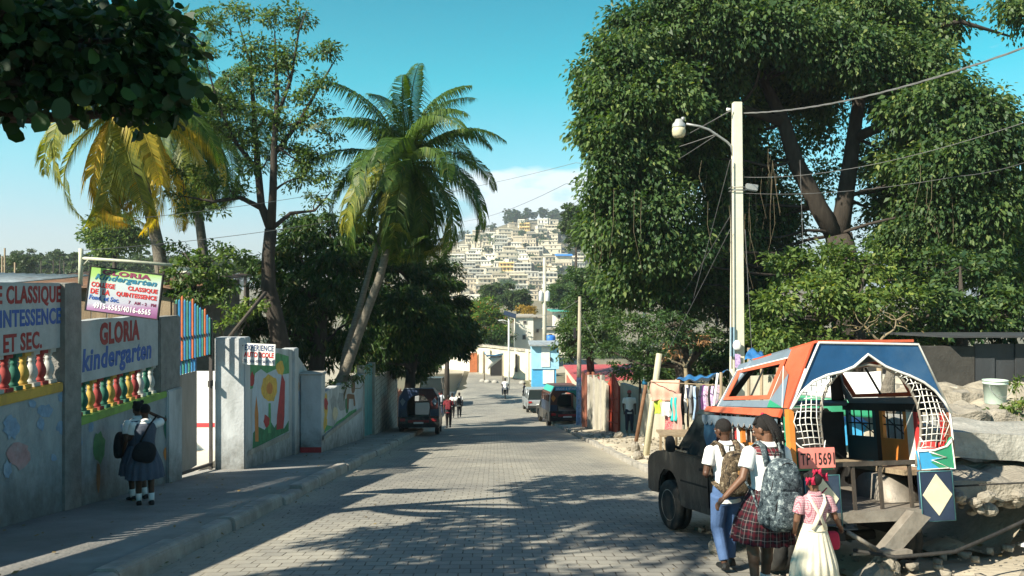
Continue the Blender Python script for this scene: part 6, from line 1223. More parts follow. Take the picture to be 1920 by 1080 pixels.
# side canopy walls (x = +-), with window openings
def Sp(s, t, v): return Vector((s*(.79-.29*v), t, 1.58+(.61-.085*t)*v+.0))
def panel(b, s, t0, t1, v0, v1, m, off=0, th=.02):
    c = [Sp(s, t0, v0), Sp(s, t1, v0), Sp(s, t1, v1), Sp(s, t0, v1)]; n = (c[1]-c[0]).cross(c[3]-c[0]).normalized()
    if n.x*s < 0: n = -n
    o_ = [p+n*(th+off) for p in c]; i_ = [p+n*off for p in c]; b.add(o_+i_, [(0, 1, 2, 3), (7, 6, 5, 4), (0, 4, 5, 1), (1, 5, 6, 2), (2, 6, 7, 3), (3, 7, 4, 0)], m)
for s in (-1, 1):
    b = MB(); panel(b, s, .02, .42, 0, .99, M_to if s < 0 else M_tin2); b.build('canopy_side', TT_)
    b = MB(); panel(b, s, .42, 1.66, 0, .14, M_tgr); panel(b, s, .42, 1.66, .84, .99, M_tgr); panel(b, s, 1.56, 1.66, .14, .84, M_tgr); b.build('canopy_side', TT_)
    for k, (m, w_) in enumerate(((M_to, .045), (M_tor, .0))):
        b = MB(); t0, t1, v0, v1 = .44, 1.56, .15, .82
        if k == 0:
            panel(b, s, t0, t1, v0, v0+.07, m, .021, .01); panel(b, s, t0, t1, v1-.07, v1, m, .021, .01); panel(b, s, t0, t0+.08, v0+.07, v1-.07, m, .021, .01); panel(b, s, t1-.09, t1, v0+.07, v1-.07, m, .021, .01); panel(b, s, t0+.5, t0+.53, v0+.07, v1-.07, M_dark, -.005, .01); b.build('window_frame', TT_)
    if s < 0:
        b = MB(); 
        for tri, m in (([(.42, .14), (.10, .02), (.42, .02)], M_tg), ([(.42, .14), (.25, .55), (.10, .02)], M_tgr), ([(.42, .14), (.42, .70), (.25, .55)], M_tbr)):
            c = [Sp(s, *q)+Vector((-.024, 0, .01)) for q in tri]; c2 = [q+Vector((-.004, 0, .002)) for q in c]; b.add(c+c2, [(0, 1, 2), (5, 4, 3), (0, 3, 4, 1), (1, 4, 5, 2), (2, 5, 3, 0)], m)
        b.build('painted_triangles', TT_); b = MB(); b.tube([Sp(s, .10, .02)+Vector((-.03, 0, .01)), Sp(s, .42, .70)+Vector((-.03, 0, .01)), Sp(s, .42, .14)+Vector((-.03, 0, .01))], .005, M_tw, n=5); b.tube([Sp(s, .42, .86)+Vector((-.026, 0, 0)), Sp(s, 1.62, .86)+Vector((-.026, 0, 0)), Sp(s, 1.64, .02)+Vector((-.026, 0, 0)), Sp(s, .1, .0)+Vector((-.026, 0, 0))], .007, M_tw, n=5); b.build('side_trim', TT_)
        b = MB(); panel(b, s, .1, 1.9, -.13, -.01, M_to, .012, .03); b.build('belt', TT_)
        b = MB(); n = 13
        for i in range(n):
            y0 = .12+i*1.82/n; y1 = y0+1.82/n; x = -.86; pts = [(y0, 1.50), (y1, 1.50)]+[(y0+(y1-y0)*(1-j/6), 1.445-.05*math.sin(math.pi*j/6)**.8) for j in range(7)]
            b.prism(pts, x-.015, x, M_tgr, axis='x'); 
        b.build('scalloped_awning', TT_); b = MB()
        b.tube([(-.868, .12+1.82*j/78, 1.445-.05*abs(math.sin(math.pi*j/6))**.8) for j in range(79)], .005, M_tw, n=4); b.build('awning_trim', TT_)
# canopy roof and slanted front
zr = lambda t: 2.19-.085*t
b = MB()
for k, (t0, t1, m) in enumerate(((0, .5, M_to), (.5, .9, M_tgr), (.9, 1.35, M_to))): b.add([(-.5, t0, zr(t0)), (.5, t0, zr(t0)), (.5, t1, zr(t1)), (-.5, t1, zr(t1)), (-.5, t0, zr(t0)+.025), (.5, t0, zr(t0)+.025), (.5, t1, zr(t1)+.025), (-.5, t1, zr(t1)+.025)], [(0, 3, 2, 1), (4, 5, 6, 7), (0, 1, 5, 4), (1, 2, 6, 5), (2, 3, 7, 6), (3, 0, 4, 7)], m)
b.build('canopy_roof', TT_)
b = MB(); z0 = zr(1.35); b.tube([(-.5, 1.36, z0), (.5, 1.36, z0), (.78, 1.72, 1.60), (-.78, 1.72, 1.60), (-.5, 1.36, z0)], .035, M_tgr, n=6); b.tube([(0, 1.36, z0), (0, 1.72, 1.6)], .025, M_dark, n=6); b.build('canopy_front', TT_)
b = MB(); Fq = lambda u, v: Vector(((-.79+1.58*u)*(1-.37*v), 1.76-.40*v, 1.58+(z0-1.58)*v))
for u0, u1, v0, v1 in ((0, 1, 0, .10), (0, 1, .86, 1), (0, .10, .1, .86), (.90, 1, .1, .86), (.44, .56, .1, .86)):
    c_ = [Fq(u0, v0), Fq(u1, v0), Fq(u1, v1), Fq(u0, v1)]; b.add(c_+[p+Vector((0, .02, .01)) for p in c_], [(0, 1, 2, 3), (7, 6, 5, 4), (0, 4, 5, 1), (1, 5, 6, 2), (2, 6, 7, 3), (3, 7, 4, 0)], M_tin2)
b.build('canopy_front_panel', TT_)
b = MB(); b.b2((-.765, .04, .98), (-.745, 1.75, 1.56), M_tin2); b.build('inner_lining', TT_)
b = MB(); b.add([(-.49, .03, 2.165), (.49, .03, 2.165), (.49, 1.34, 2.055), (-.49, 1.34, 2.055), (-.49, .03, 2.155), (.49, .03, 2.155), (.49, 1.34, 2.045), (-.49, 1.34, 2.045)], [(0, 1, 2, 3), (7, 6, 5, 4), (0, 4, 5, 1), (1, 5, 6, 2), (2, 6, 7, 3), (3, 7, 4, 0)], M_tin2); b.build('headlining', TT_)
# bed: floor, side walls with painted panels and openings
b = MB(); b.b2((-.76, .02, .60), (.76, 1.8, .66), M_steeld); b.b2((-.7, -.04, .56), (.42, .05, .655), M_steeld); b.build('floor', TT_)
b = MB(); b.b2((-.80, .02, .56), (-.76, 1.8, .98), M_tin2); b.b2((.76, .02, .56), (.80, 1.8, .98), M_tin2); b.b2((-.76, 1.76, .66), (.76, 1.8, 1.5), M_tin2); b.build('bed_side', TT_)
segsR = [(.05, .50, M_tr), (.62, 1.08, M_tor), (1.16, 1.74, mat('truck_dark_teal', (.02, .07, .09), .5, .1, 4, .04))]
segsL = [(.05, .55, M_tg), (.62, 1.08, M_tor), (1.16, 1.74, M_tr)]
for s, sg in ((1, segsR), (-1, segsL)):
    for t0, t1, m in sg:
        b = MB(); b.b2((s*.79-.018, t0, .98), (s*.79+.018, t1, 1.24), m); b.b2((s*.79-.02, t0, 1.24), (s*.79+.02, t0+.05, 1.52), m); b.b2((s*.79-.02, t1-.05, 1.24), (s*.79+.02, t1, 1.52), m); o = b.build('side_panel', TT_)
        b = MB(); ym = (t0+t1)/2
        for j in range(1, 4): y = t0+(t1-t0)*j/4; b.tube([(s*.79, y, 1.24), (s*.79, y, 1.52)], .008, M_tw if s < 0 else M_dark, n=5)
        b.tube([(s*.79, t0, 1.38), (s*.79, t1, 1.38)], .008, M_tw if s < 0 else M_dark, n=5); b.tube([(s*.79, t0, 1.25), (s*.79, t1, 1.5)], .007, M_dark, n=5); b.build('grille', TT_)
        if s < 0: b = MB(); x = s*.79-.02; b.prism([(ym, 1.0), (ym+.13, 1.11), (ym, 1.22), (ym-.13, 1.11)], x-.004, x, M_tw, axis='x'); b.prism([(ym, 1.03), (ym+.095, 1.11), (ym, 1.19), (ym-.095, 1.11)], x-.007, x-.0045, {M_tg: M_tor, M_tor: M_tlb, M_tr: M_tbr}[m], axis='x'); b.build('painted_diamond', TT_)
    for t0, t1, m in ((.50, .62, M_tw), (1.08, 1.16, M_tin2 if s > 0 else M_tw)): b = MB(); b.b2((s*.79-.02, t0+.004, .98), (s*.79+.02, t1-.004, 1.54), m); b.build('side_post', TT_)
    b = MB(); b.b2((s*.79-.02, .02, 1.52), (s*.79+.02, 1.8, 1.60), M_tin2); b.build('side_rail', TT_)
for s in (-1, 1): b = MB(); b.lathe([(.02, -.16), (.36, -.16), (.36, .16), (.02, .16)], (0, 0, 0), M_steeld, 24, T=Matrix.Translation((s*.56, .75, .56)) @ Matrix.Rotation(math.pi/2, 4, 'Y')); b.build('wheel_housing', TT_)
b = MB(); b.b2((-.45, .02, 1.055), (.44, .06, 1.095), M_tail); b.build('tail_rail', TT_)
for x in (-.19, .08, .38): MB().b2((x-.014, .03, .66), (x+.014, .055, 1.055), M_tail).build('tail_post', TT_)
for s in (-1, 1): b = MB(); b.b2((s*.62-.16, .25, .93), (s*.62+.12, 1.6, .98), M_wood); b.build('bench', TT_)
b = MB(); b.prism([(.42, .60), (.10, .32), (-.08, .34), (.26, .66)], -.16, -.05, M_steeld, T=None); b.tube([(-.38, -.12, .50), (-.10, -.12, .33)], .022, M_steeld, n=6); b.b2((-.12, -.24, .30), (.16, -.04, .34), M_steeld); b.b2((-.30, -.06, .28), (.12, -.035, .30), M_steeld); b.build('step', TT_)
b = MB()
for s in (-.34, .34): b.box((s, 2.1, .44), (.07, 4.1, .1), M_tin2)
b.build('chassis', TT_)
# cab
prof = [(1.82, .36), (2.98, .34), (3.02, .42), (3.06, .55), (3.14, .66), (3.27, .73), (3.42, .75), (3.57, .73), (3.70, .66), (3.78, .55), (3.82, .42), (4.22, .40), (4.28, .55), (4.26, .80), (4.18, .90), (3.9, .97), (3.1, 1.03), (1.82, 1.0)]
b = MB(); b.prism(prof, -.80, -.72, M_tk, axis='x'); b.prism(prof, .72, .80, M_tk, axis='x'); b.build('body_side', TT_, bevel=.02)
b = MB(); b.prism([(3.0, .99), (3.1, 1.035), (3.9, .975), (4.2, .89), (4.2, .84), (3.0, .9)], -.72, .72, M_tk, axis='x'); b.b2((-.72, 4.14, .42), (.72, 4.22, .86), M_tk); b.b2((-.72, 1.82, .40), (.72, 1.86, 1.0), M_tk); b.b2((-.72, 1.86, .38), (.72, 3.0, .42), M_tk); b.build('bonnet', TT_, bevel=.015)
b = MB(); rp_ = [(-.80, 1.86, 1.0), (-.80, 3.12, 1.02), (-.66, 2.62, 1.50), (-.66, 1.92, 1.50)]
for s in (-1, 1):
    A, B_, C_, D_ = [Vector((s*-p[0]*-1 if s < 0 else -p[0], p[1], p[2])) for p in rp_]
    b.tube([A, D_], .03, M_tk, n=6); b.tube([B_, C_], .028, M_tk, n=6); b.tube([A.lerp(B_, .12), D_.lerp(C_, .1)], .02, M_tk, n=6)
b.add([(-.68, 1.9, 1.49), (.68, 1.9, 1.49), (.68, 2.66, 1.49), (-.68, 2.66, 1.49), (-.64, 1.9, 1.54), (.64, 1.9, 1.54), (.64, 2.6, 1.54), (-.64, 2.6, 1.54)], [(0, 3, 2, 1), (4, 5, 6, 7), (0, 1, 5, 4), (1, 2, 6, 5), (2, 3, 7, 6), (3, 0, 4, 7)], M_tk); b.build('cab_frame', TT_)
def pane(name, pts, m=M_glass):
    v = [Vector(p) for p in pts]; n = (v[1]-v[0]).cross(v[2]-v[0]).normalized()*.006; k = len(v); b = MB(); b.add(v+[p-n for p in v], [list(range(k)), list(range(2*k-1, k-1, -1))]+[(i, i+k, (i+1) % k+k, (i+1) % k) for i in range(k)], m); return b.build(name, TT_)
pane('side_window', [(-.79, 1.98, 1.0), (-.79, 3.08, 1.02), (-.665, 2.60, 1.49), (-.665, 2.0, 1.49)]); pane('side_window', [(.79, 1.98, 1.0), (.79, 3.08, 1.02), (.665, 2.60, 1.49), (.665, 2.0, 1.49)])
pane('windscreen', [(-.76, 3.10, 1.02), (.76, 3.10, 1.02), (.62, 2.63, 1.49), (-.62, 2.63, 1.49)])
for s in (-1, 1):
    b = MB(); b.prism([(2.02, .44), (2.94, .43), (3.0, .60), (2.99, .985), (2.02, .975)], s*.803-.008, s*.803+.008, M_tk, axis='x'); dr = b.build('door', TT_, bevel=.006)
    b = MB(); b.box((s*.822, 2.16, .86), (.02, .13, .03), M_dark); b.build('handle', dr)
    b = MB(); b.prism([(2.06, .68), (2.92, .68), (2.92, .66), (2.06, .66)], s*.812-.004, s*.812+.008, M_dark, axis='x'); b.build('moulding', dr)
b = MB(); b.tube([(-.80, 2.92, 1.06), (-.90, 2.90, 1.10)], .018, M_dark, n=6); superbox(b, (-.93, 2.90, 1.12), .12, .09, .20, M_dark, .5); b.build('mirror', TT_)
b = MB(); pts = [(1.62, 1.50), (1.60, 1.28), (1.66, 1.18), (1.60, 1.06), (1.66, .92), (1.86, .86), (1.96, 1.0), (1.90, 1.14), (1.98, 1.26), (1.94, 1.42), (1.98, 1.50)]; b.prism(pts, -.85, -.835, mat('flap_blue', (.03, .11, .20), .5, .1, 4, .04, dirt=.2), axis='x'); b.build('blue_side_flap', TT_)
wheel(TT_, (-.72, 3.42, .31), .315, .20, .12); wheel(TT_, (.70, 3.42, .31), .315, .20, .12); wheel(TT_, (-.66, .75, .31), .30, .19); wheel(TT_, (.66, .75, .31), .30, .19)
b = MB(); b.tube([(-.7, 3.42, .31), (.7, 3.42, .31)], .04, M_tin2, n=8); b.tube([(-.7, .75, .31), (.7, .75, .31)], .05, M_tin2, n=8); b.build('axle', TT_)
for s in (-1, 1): b = MB(); b.box((s*.58, 4.235, .70), (.24, .05, .14), mat('lamp_lens', (.5, .5, .48), .15, .05, 3, 0)); b.build('headlight', TT_)
b = MB(); b.box((0, 4.30, .48), (1.56, .08, .14), M_tk); b.build('bumper', TT_, bevel=.02)
# ================================================================ OTHER VEHICLES
def small_car(name, label, cat, px, D, rz, L, W, H, paint, hood=.22, cabin=(.28, .98), face=1, plate=True, roofm=None, dz=0, sc=1):
    q = at_ground(px, D); w = thing(name, label, cat, (q.x, q.y, R(q.y)+dz), rz); w.scale = (sc,)*3; w.rotation_euler = (-(.1273 if q.y < 48 else .06)*math.cos(rz), 0, rz); hb = H*.56
    def arc(c): return [(c-.36*math.cos(t), .30+.36*math.sin(t)) for t in [math.pi*i/8 for i in range(9)]]
    pr = [(-L/2, .32)]+arc(-L*.30)+arc(L*.31)+[(L/2, .34), (L/2, hb*.8), (L/2-.1, hb*.95), (L*.5-L*hood, hb*1.04), (-L/2+.05, hb*1.02), (-L/2, hb*.9)]
    b = MB(); b.prism(pr, -W/2, -W/2+.12, paint, axis='x'); b.prism(pr, W/2-.12, W/2, paint, axis='x'); top_ = [(-L/2+.02, .34), (-L/2+.02, hb*.9), (-L/2+.07, hb), (L*.5-L*hood, hb*1.03), (L/2-.12, hb*.94), (L/2-.02, hb*.78), (L/2-.02, .34), (L/2-.3, .42), (-L/2+.3, .42)]
    b.prism(top_, -W/2+.12, W/2-.12, paint, axis='x'); b.build('body', w, bevel=.03)
    y0, y1 = -L/2+.08, L*.5-L*hood-.02; tw = W/2-.16
    b = MB(); b.loft([[Vector((sx*(W/2-.05), y, hb)) for sx, y in ((-1, y0), (1, y0), (1, y1), (-1, y1))], [Vector((sx*tw, y, H-.06)) for sx, y in ((-1, y0+.12), (1, y0+.12), (1, y1-.42), (-1, y1-.42))]], M_glass, smooth=False); b.build('windows', w)
    b = MB(); b.b2((-tw-.03, y0+.08, H-.07), (tw+.03, y1-.36, H), roofm or paint); b.build('roof', w, bevel=.025)
    b = MB()
    for sx in (-1, 1):
        for ya, yb in ((y0, y0+.12), (y1, y1-.42), ((y0+y1)/2, (y0+y1)/2)): b.tube([(sx*(W/2-.045), ya, hb), (sx*(tw+.01), yb, H-.05)], .035, paint, n=6)
    b.build('pillars', w)
    for sx in (-1, 1):
        for yy in (-L*.30, L*.31): wheel(w, (sx*(W/2-.1), yy, .31), .31, .19)
    for sx in (-1, 1):
        b = MB(); b.box((sx*(W/2-.2), -L/2-.005, hb*.82), (.22, .04, .12), mat('tail_lens', (.30, .02, .02), .25, .1, 3, 0)); b.build('tail_light', w)
        b = MB(); b.box((sx*(W/2-.22), L/2+.005, hb*.72), (.26, .04, .13), MT['lamp_lens']); b.build('headlight', w)
    for yy in (-1, 1): b = MB(); b.box((0, yy*(L/2+.04), .42), (W-.05, .12, .16), M_dark); b.build('bumper', w, bevel=.02)
    b = MB(); b.box((0, -L/2-.012, hb*.62), (.42, .02, .13), M_white); b.build('licence_plate', w)
    return w
M_silver = mat('car_silver', (.42, .45, .46), .3, .05, 3, .02, metal=.5, dirt=.2)
small_car('silver_car', 'silver car parked by the right kerb beyond the painted truck', 'car', 1006, 59, .05, 4.3, 1.7, 1.62, M_silver)
def tap2(label, px, D, rz, cols, wscale=1, Hh=2.0, dark=False):
    w = small_car('tap_tap_truck', label, 'truck', px, D, rz, 4.4, 1.75, 1.45, M_tk, sc=wscale); L, W = 4.4, 1.75; c1, c2, c3 = cols
    for ch in list(w.children):
        if ch.name.startswith(('windows', 'roof', 'pillars')):
            for v in ch.data.vertices:
                if v.co.y < .2: v.co.y = .2+(v.co.y+2.2)*.06
    T = lambda *p: [(x, z) for x, z in p]
    out_ = [(-.87, .80), (-.84, 1.62), (-.62, Hh), (.62, Hh), (.84, 1.62), (.87, .80)]; hole = [(.45, .80), (.50, 1.2), (.46, 1.45), (.28, 1.66), (0, 1.72), (-.28, 1.66), (-.46, 1.45), (-.50, 1.2), (-.45, .80)]
    y = -L/2-.02; b = MB(); b.prism(out_[:3]+[(-.62, Hh), (0, Hh), (0, 1.72)]+hole[5:], y, y+.04, c1); b.build('rear_frame', w)
    b = MB(); b.prism([(0, 1.72), (0, Hh)]+out_[3:]+hole[:4], y, y+.04, c2); b.build('rear_frame', w)
    for s in (-1, 1): b = MB(); b.b2((s*.87, y-.02, .82), (s*.5, y-.003, 1.12), c3); b.build('corner_panel', w); b = MB(); b.prism([(s*.69, 1.25), (s*.80, 1.45), (s*.69, 1.6), (s*.56, 1.45)], y-.012, y-.001, M_tor if not dark else M_tgr); b.build('painted_diamond', w)
    b = MB(); b.tube([(x, y-.01, z) for x, z in out_], .02, M_tw if not dark else M_tgr, n=6); b.tube([(x, y-.01, z) for x, z in hole], .02, M_dark, n=6); b.build('rear_trim', w)
    b = MB(); b.b2((-.62, y, Hh-.01), (.62, .2, Hh+.03), c1); b.build('canopy_roof', w)
    for s in (-1, 1): b = MB(); b.b2((s*.86-.02, y+.04, .8), (s*.86+.02, .2, 1.25), c3); b.b2((s*.80-.02, y+.04, 1.62), (s*.80+.02, .2, 1.74), c1); b.build('canopy_side', w); [MB().b2((s*.84-.02, yy, 1.25), (s*.84+.02, yy+.06, 1.62), c1).build('side_post', w) for yy in (-1.6, -1.0, -.4, .14)]
    b = MB()
    for s in (-1, 1): b.add([(s*.62, y+.02, Hh), (s*.62, .2, Hh), (s*.82, .2, 1.7), (s*.82, y+.02, 1.7), (s*.60, y+.02, Hh), (s*.60, .2, Hh), (s*.80, .2, 1.7), (s*.80, y+.02, 1.7)], [(0, 1, 2, 3), (7, 6, 5, 4), (0, 4, 5, 1), (2, 6, 7, 3), (1, 5, 6, 2), (3, 7, 4, 0)], c2)
    b.build('canopy_slope', w)
    b = MB(); b.b2((-.45, y, .55), (.45, y+.06, .66), M_red); b.build('step', w)
    if not dark:
        b = MB(); b.b2((-.60, y-.015, 1.80), (.60, y-.003, 1.97), M_tlb); hd = b.build('header_board', w); b = MB(); text('SILOE 5 STAR 1', .1, M_white, frame_T((-.54, y-.017, 1.83), (1, 0, 0), (0, 0, 1)), 1.08, .11, .03, mb=b); b.build('lettering', hd)
    return w
tap2('small painted tap-tap truck with green and orange rear parked at the right kerb', 1049, 49, .10, (mat('truck_dull_maroon', (.10, .035, .025), .5, .2, 4, .05, dirt=.4), mat('truck_teal', (.04, .36, .28), .4, .1), M_navyp), 1.16)
tap2('dark painted tap-tap truck half on the left pavement under the trees', 790, 37.8, .03, (mat('truck_dark_blue', (.025, .05, .12), .5, .1, 4, .05, dirt=.3), mat('truck_dark_red', (.07, .012, .012), .5, .1, 4, .05, dirt=.3), M_navyp), Hh=2.0, dark=True)
small_car('dark_truck', 'dark boxy vehicle parked beyond the left tap-tap', 'truck', 812, 64, .0, 4.4, 1.8, 2.1, M_tk)
# ================================================================ RIGHT SIDE: poles, stall, gate, rubble
M_pc = mat('lamp_pole_concrete', (.66, .63, .50), .85, .08, 2.5, .2, dirt=.2, dirtcol=(.42, .38, .29))
q = P(1382, 800, 20); gz = G(q.x, q.y); w = thing('street_lamp_pole', 'tall pale concrete pole with a curved arm lamp in front of the giant tree', 'street lamp', (q.x, q.y, gz)); k = 20/F; ZT = P(0, 192, 20).z-gz; Z = lambda py: P(0, py, 20).z-gz
b = MB(); b.box((0, 0, ZT/2-.15), (.34, .28, ZT+.3), M_pc, taper=.38); b.build('pole', w, bevel=.012)
def X(px): return (px-1382)*k
b = MB(); b.tube([(X(1374), 0, Z(292)), (X(1371), 0, Z(274)), (X(1362), -.02, Z(266)), (X(1328), -.05, Z(244)), (X(1310), -.06, Z(238)), (X(1285), -.08, Z(234))], .028, M_steel, n=8); b.build('arm', w)
b = MB(); M_lamp = mat('lamp_housing', (.45, .46, .44), .4, .1, 6, .05, metal=.3, dirt=.2); b.lathe([(.04, .17), (.08, .16), (.10, .10), (.15, .05), (.16, -.02), (.16, -.04)], (X(1271), -.08, Z(238)), M_lamp, 20); b.lathe([(.045, .0), (.045, .08), (.02, .09)], (X(1279), -.08, Z(228)), M_steel, 12); b.build('lamp_housing', w)
b = MB(); b.lathe([(.155, -.04), (.165, -.12), (.15, -.22), (.11, -.27), (.02, -.28)], (X(1271), -.08, Z(238)), mat('lamp_refractor', (.55, .50, .34), .25, .1, 20, .2), 20); b.build('lamp_glass', w)
b = MB(); b.tube([(X(1368), -.1, Z(208)), (X(1360), -.1, Z(207))], .04, M_white, n=8); b.build('insulator', w)
for py in (352, 358): b = MB(); b.tube([(x*.16, y*.145, Z(py)) for x, y in ((-1, -1), (1, -1), (1, 1), (-1, 1), (-1, -1))], .012, M_steel, n=5); b.build('strap', w)
b = MB(); b.box((X(1408), -.05, Z(352)), (.30, .12, .16), M_steel, ry=.15); b.build('junction_box', w, bevel=.02)
b = MB(); b.tube([(X(1367), -.17, Z(300)), (X(1368), -.18, Z(480)), (X(1368), -.20, Z(690))], .014, M_dark, n=6); b.build('conduit', w)
b = MB(); b.box((X(1369), -.172, Z(640)), (.1, .03, .7), mat('pale_blue_paint', (.30, .45, .55), .7, .2, 8, .05)); b.build('paint_stripe', w)
b = MB(); b.prism([(X(1374), Z(688)), (X(1384), Z(688)), (X(1384), Z(664)), (X(1374), Z(662))], -.192, -.186, mat('poster_purple', (.50, .36, .62), .7, .5, 22, 0)); b.build('poster', w)
b = MB(); superbox(b, (X(1377), -.22, Z(646)), .2, .08, .24, mat('plastic_bag', (.75, .75, .74), .5, .05), .8); b.build('white_bag', w)
q = P(1405, 900, 19.6)
# wires: (points px,py,D)
M_wire = mat('cable_grey', (.10, .10, .10), .6, .2, 5, 0); M_wirel = mat('cable_pale', (.16, .16, .155), .5, .1, 5, 0)
def wire(label, pts, r, m, sag=.3, n=22, name='cable', twist=False):
    P_ = [P(*p) for p in pts]; out = []
    for a, c in zip(P_[:-1], P_[1:]):
        for i in range(n): t = i/n; out.append(a.lerp(c, t)+Vector((0, 0, -sag*4*t*(1-t)*(c-a).length/10)))
    out.append(P_[-1]); b = MB(); b.tube(out, r, m, n=5)
    if twist: 
        for ph in (0, 2.1, 4.2): b.tube([p+Vector((0, math.cos(ph+i*.9)*r*1.5, math.sin(ph+i*.9)*r*1.5)) for i, p in enumerate(out)], r*.75, m, n=5)
    tag(b.build(name), label, 'cable')
wire('thick twisted cable from the lamp pole top to the upper right corner', [(1393, 212, 20), (1935, 84, 12)], .009, M_wirel, .28, 40, twist=True)
wire('thin wire from the middle of the lamp pole rising to the right edge', [(1393, 332, 20), (1935, 225, 12)], .006, M_wirel, .3)
wire('lowest thin wire running right from the lamp pole strap', [(1393, 362, 20), (1800, 330, 14), (1935, 300, 12)], .006, M_wire, .2)
wire('slack wire from the lamp arm down the street past the leaning palm', [(1345, 251, 20), (1080, 305, 44), (700, 380, 60)], .012, M_wirel, .12)
wire('wire from the lamp arm dipping toward the far wooden pole', [(1345, 252, 20), (1086, 372, 44), (1021, 392, 86)], .012, M_wire, .16)
wire('dark wire slanting from the pole top over the street to the hill', [(1366, 210, 20), (1060, 345, 50), (870, 415, 88)], .015, M_wire, .1)
wire('pale wire crossing in front of the leaning palm crown', [(1086, 560, 44), (880, 350, 36), (560, 425, 24), (150, 470, 20)][1:], .008, M_wirel, .1)
wire('second pale wire crossing the palm above the first', [(900, 357, 36), (660, 352, 26), (250, 410, 20)], .007, M_wirel, .1)
wire('wire from the wooden pole to the lower left roofs', [(1086, 562, 44), (1000, 590, 60), (930, 598, 90)], .014, M_wirel, .2)
wire('slack wire from the wooden pole down to the hut roof', [(1086, 580, 44), (1150, 700, 40), (1210, 640, 30), (1372, 400, 20)], .01, M_wire, .2)
for i, (a, c, l) in enumerate((((1369, 300, 19.8), (1300, 560, 22), 'dark guy wire falling left from the lamp pole into the trees'), ((1369, 430, 19.8), (1230, 700, 24), 'longest guy wire slanting left down to the clothes stall'), ((1397, 430, 19.8), (1412, 700, 19.6), 'loose wire hanging down the right side of the lamp pole'), ((1500, 300, 24), (1512, 640, 22), 'thin liana hanging right of the lamp pole'))): wire(l, [a, c], .008, M_wire, .05)
def lean_post(label, p0, p1, r, m, name='post', n=8, sq=1): return tag(MB().tube([p0, p1], r, m, n=n, sq=sq).build(name), label, 'post')
g0 = P(1210, 857, 22.4); g0.z = G(g0.x, g0.y)-.1; lean_post('pale squared timber leaning right above the salmon cloth', g0, P(1236, 663, 22.8), [.11, .10], mat('pale_timber', (.50, .46, .32), .85, .15, 6, .3, streak=5), n=4)
g0 = P(1191, 838, 26); g0.z = G(g0.x, g0.y); lean_post('rusty dark post leaning right beside the blue and white pole', g0, P(1211, 722, 26), .06, mat('rusted_post', (.17, .09, .05), .8, .3, 8, .3))
q = P(1209, 822, 31); gz = G(q.x, q.y); w = thing('painted_pole', 'thin pole painted blue and white rising into the feathery tree', 'pole', (q.x, q.y, gz)); zt = P(0, 572, 31).z-gz
MB().tube([(0, 0, -.1), (0, 0, zt)], [.10, .07], M_pc, n=10).build('pole', w)
for i in range(6): MB().tube([(0, 0, .1+i*.36), (0, 0, .28+i*.36)], .103, M_tlb if i % 2 else M_white, n=10).build('painted_band', w)
# stall with clothes
w = thing('tarp_canopy', 'sagging blue tarp roof over the hanging clothes', 'canopy', P(1310, 715, 21)); w0 = Vector(w.location)
M_tarp = mat('blue_tarp_sheet', (.03, .17, .42), .5, .2, 2, .4); c4 = [P(1268, 711, 22.5), P(1352, 698, 18.6), P(1372, 692, 21), P(1290, 703, 24)]
def tarp(u, v): p = c4[0].lerp(c4[1], u).lerp(c4[3].lerp(c4[2], u), v)-w0; return (p.x, p.y, p.z-.18*math.sin(math.pi*u)*(.4+.6*math.sin(math.pi*v))+.03*math.sin(u*23+v*7))
b = MB(); b.grid(tarp, 24, 10, M_tarp, thick=(0, 0, -.01)); b.build('tarp', w)
for i, p in enumerate(c4): b = MB(); p2 = Vector((p.x, p.y, G(p.x, p.y)))-w0; b.tube([p2, p-w0], .035, M_wood, n=6); b.build('pole', w)
w = thing('tarp_canopy', 'small blue tarp corner showing above the truck roof by the lamp pole', 'canopy', P(1412, 668, 15)); w0 = Vector(w.location); c5 = [P(1396, 674, 14.6), P(1440, 676, 14.0), P(1428, 660, 16), P(1404, 652, 16)]
b = MB(); b.grid(lambda u, v: tuple(c5[0].lerp(c5[1], u).lerp(c5[3].lerp(c5[2], u), v)-w0+Vector((0, 0, .03*math.sin(u*9+v*5)))), 8, 6, M_tarp, thick=(0, 0, -.01)); b.build('tarp', w)
for p in (c5[2], c5[3]): b = MB(); b.tube([Vector((p.x, p.y, G(p.x, p.y)))-w0, p-w0], .03, M_wood, n=6); b.build('pole', w)
def cloth(label, px0, px1, pt, pbm, D0, D1, m, seed, wave=.05, folds=3, shape=None, cat='garment', name='hanging_cloth', ragged=.02):
    r = random.Random(seed); a, c = P(px0, pt, D0), P(px1, pt, D1); H = (pbm-pt)/F*(D0+D1)/2; ph = r.uniform(0, 6); n = Vector((-(c.y-a.y), c.x-a.x, 0)).normalized()
    def fn(u, v):
        s = 1.0 if not shape else shape(v); uu = .5+(u-.5)*s; p = a.lerp(c, uu); return tuple(p+n*(wave*math.sin(uu*folds*6.28+ph)*(.3+.7*v)+.02*math.sin(v*7+ph))+Vector((0, 0, -H*v*(1+ragged*math.sin(u*9+ph)))))
    b = MB(); b.grid(fn, 16, 12, m, thick=tuple(n*.006)); o = b.build(name); return tag(o, label, cat)
M_salm = mat('cloth_salmon', (.62, .34, .26), .85, .1, 6, .2)
sh = lambda v: 1-.22*v if v < .5 else .89
skirt_ = lambda v: .6+.5*v; shirt_ = lambda v: 1.0 if v < .3 else .62
g = 'clothes hanging at the roadside stall'
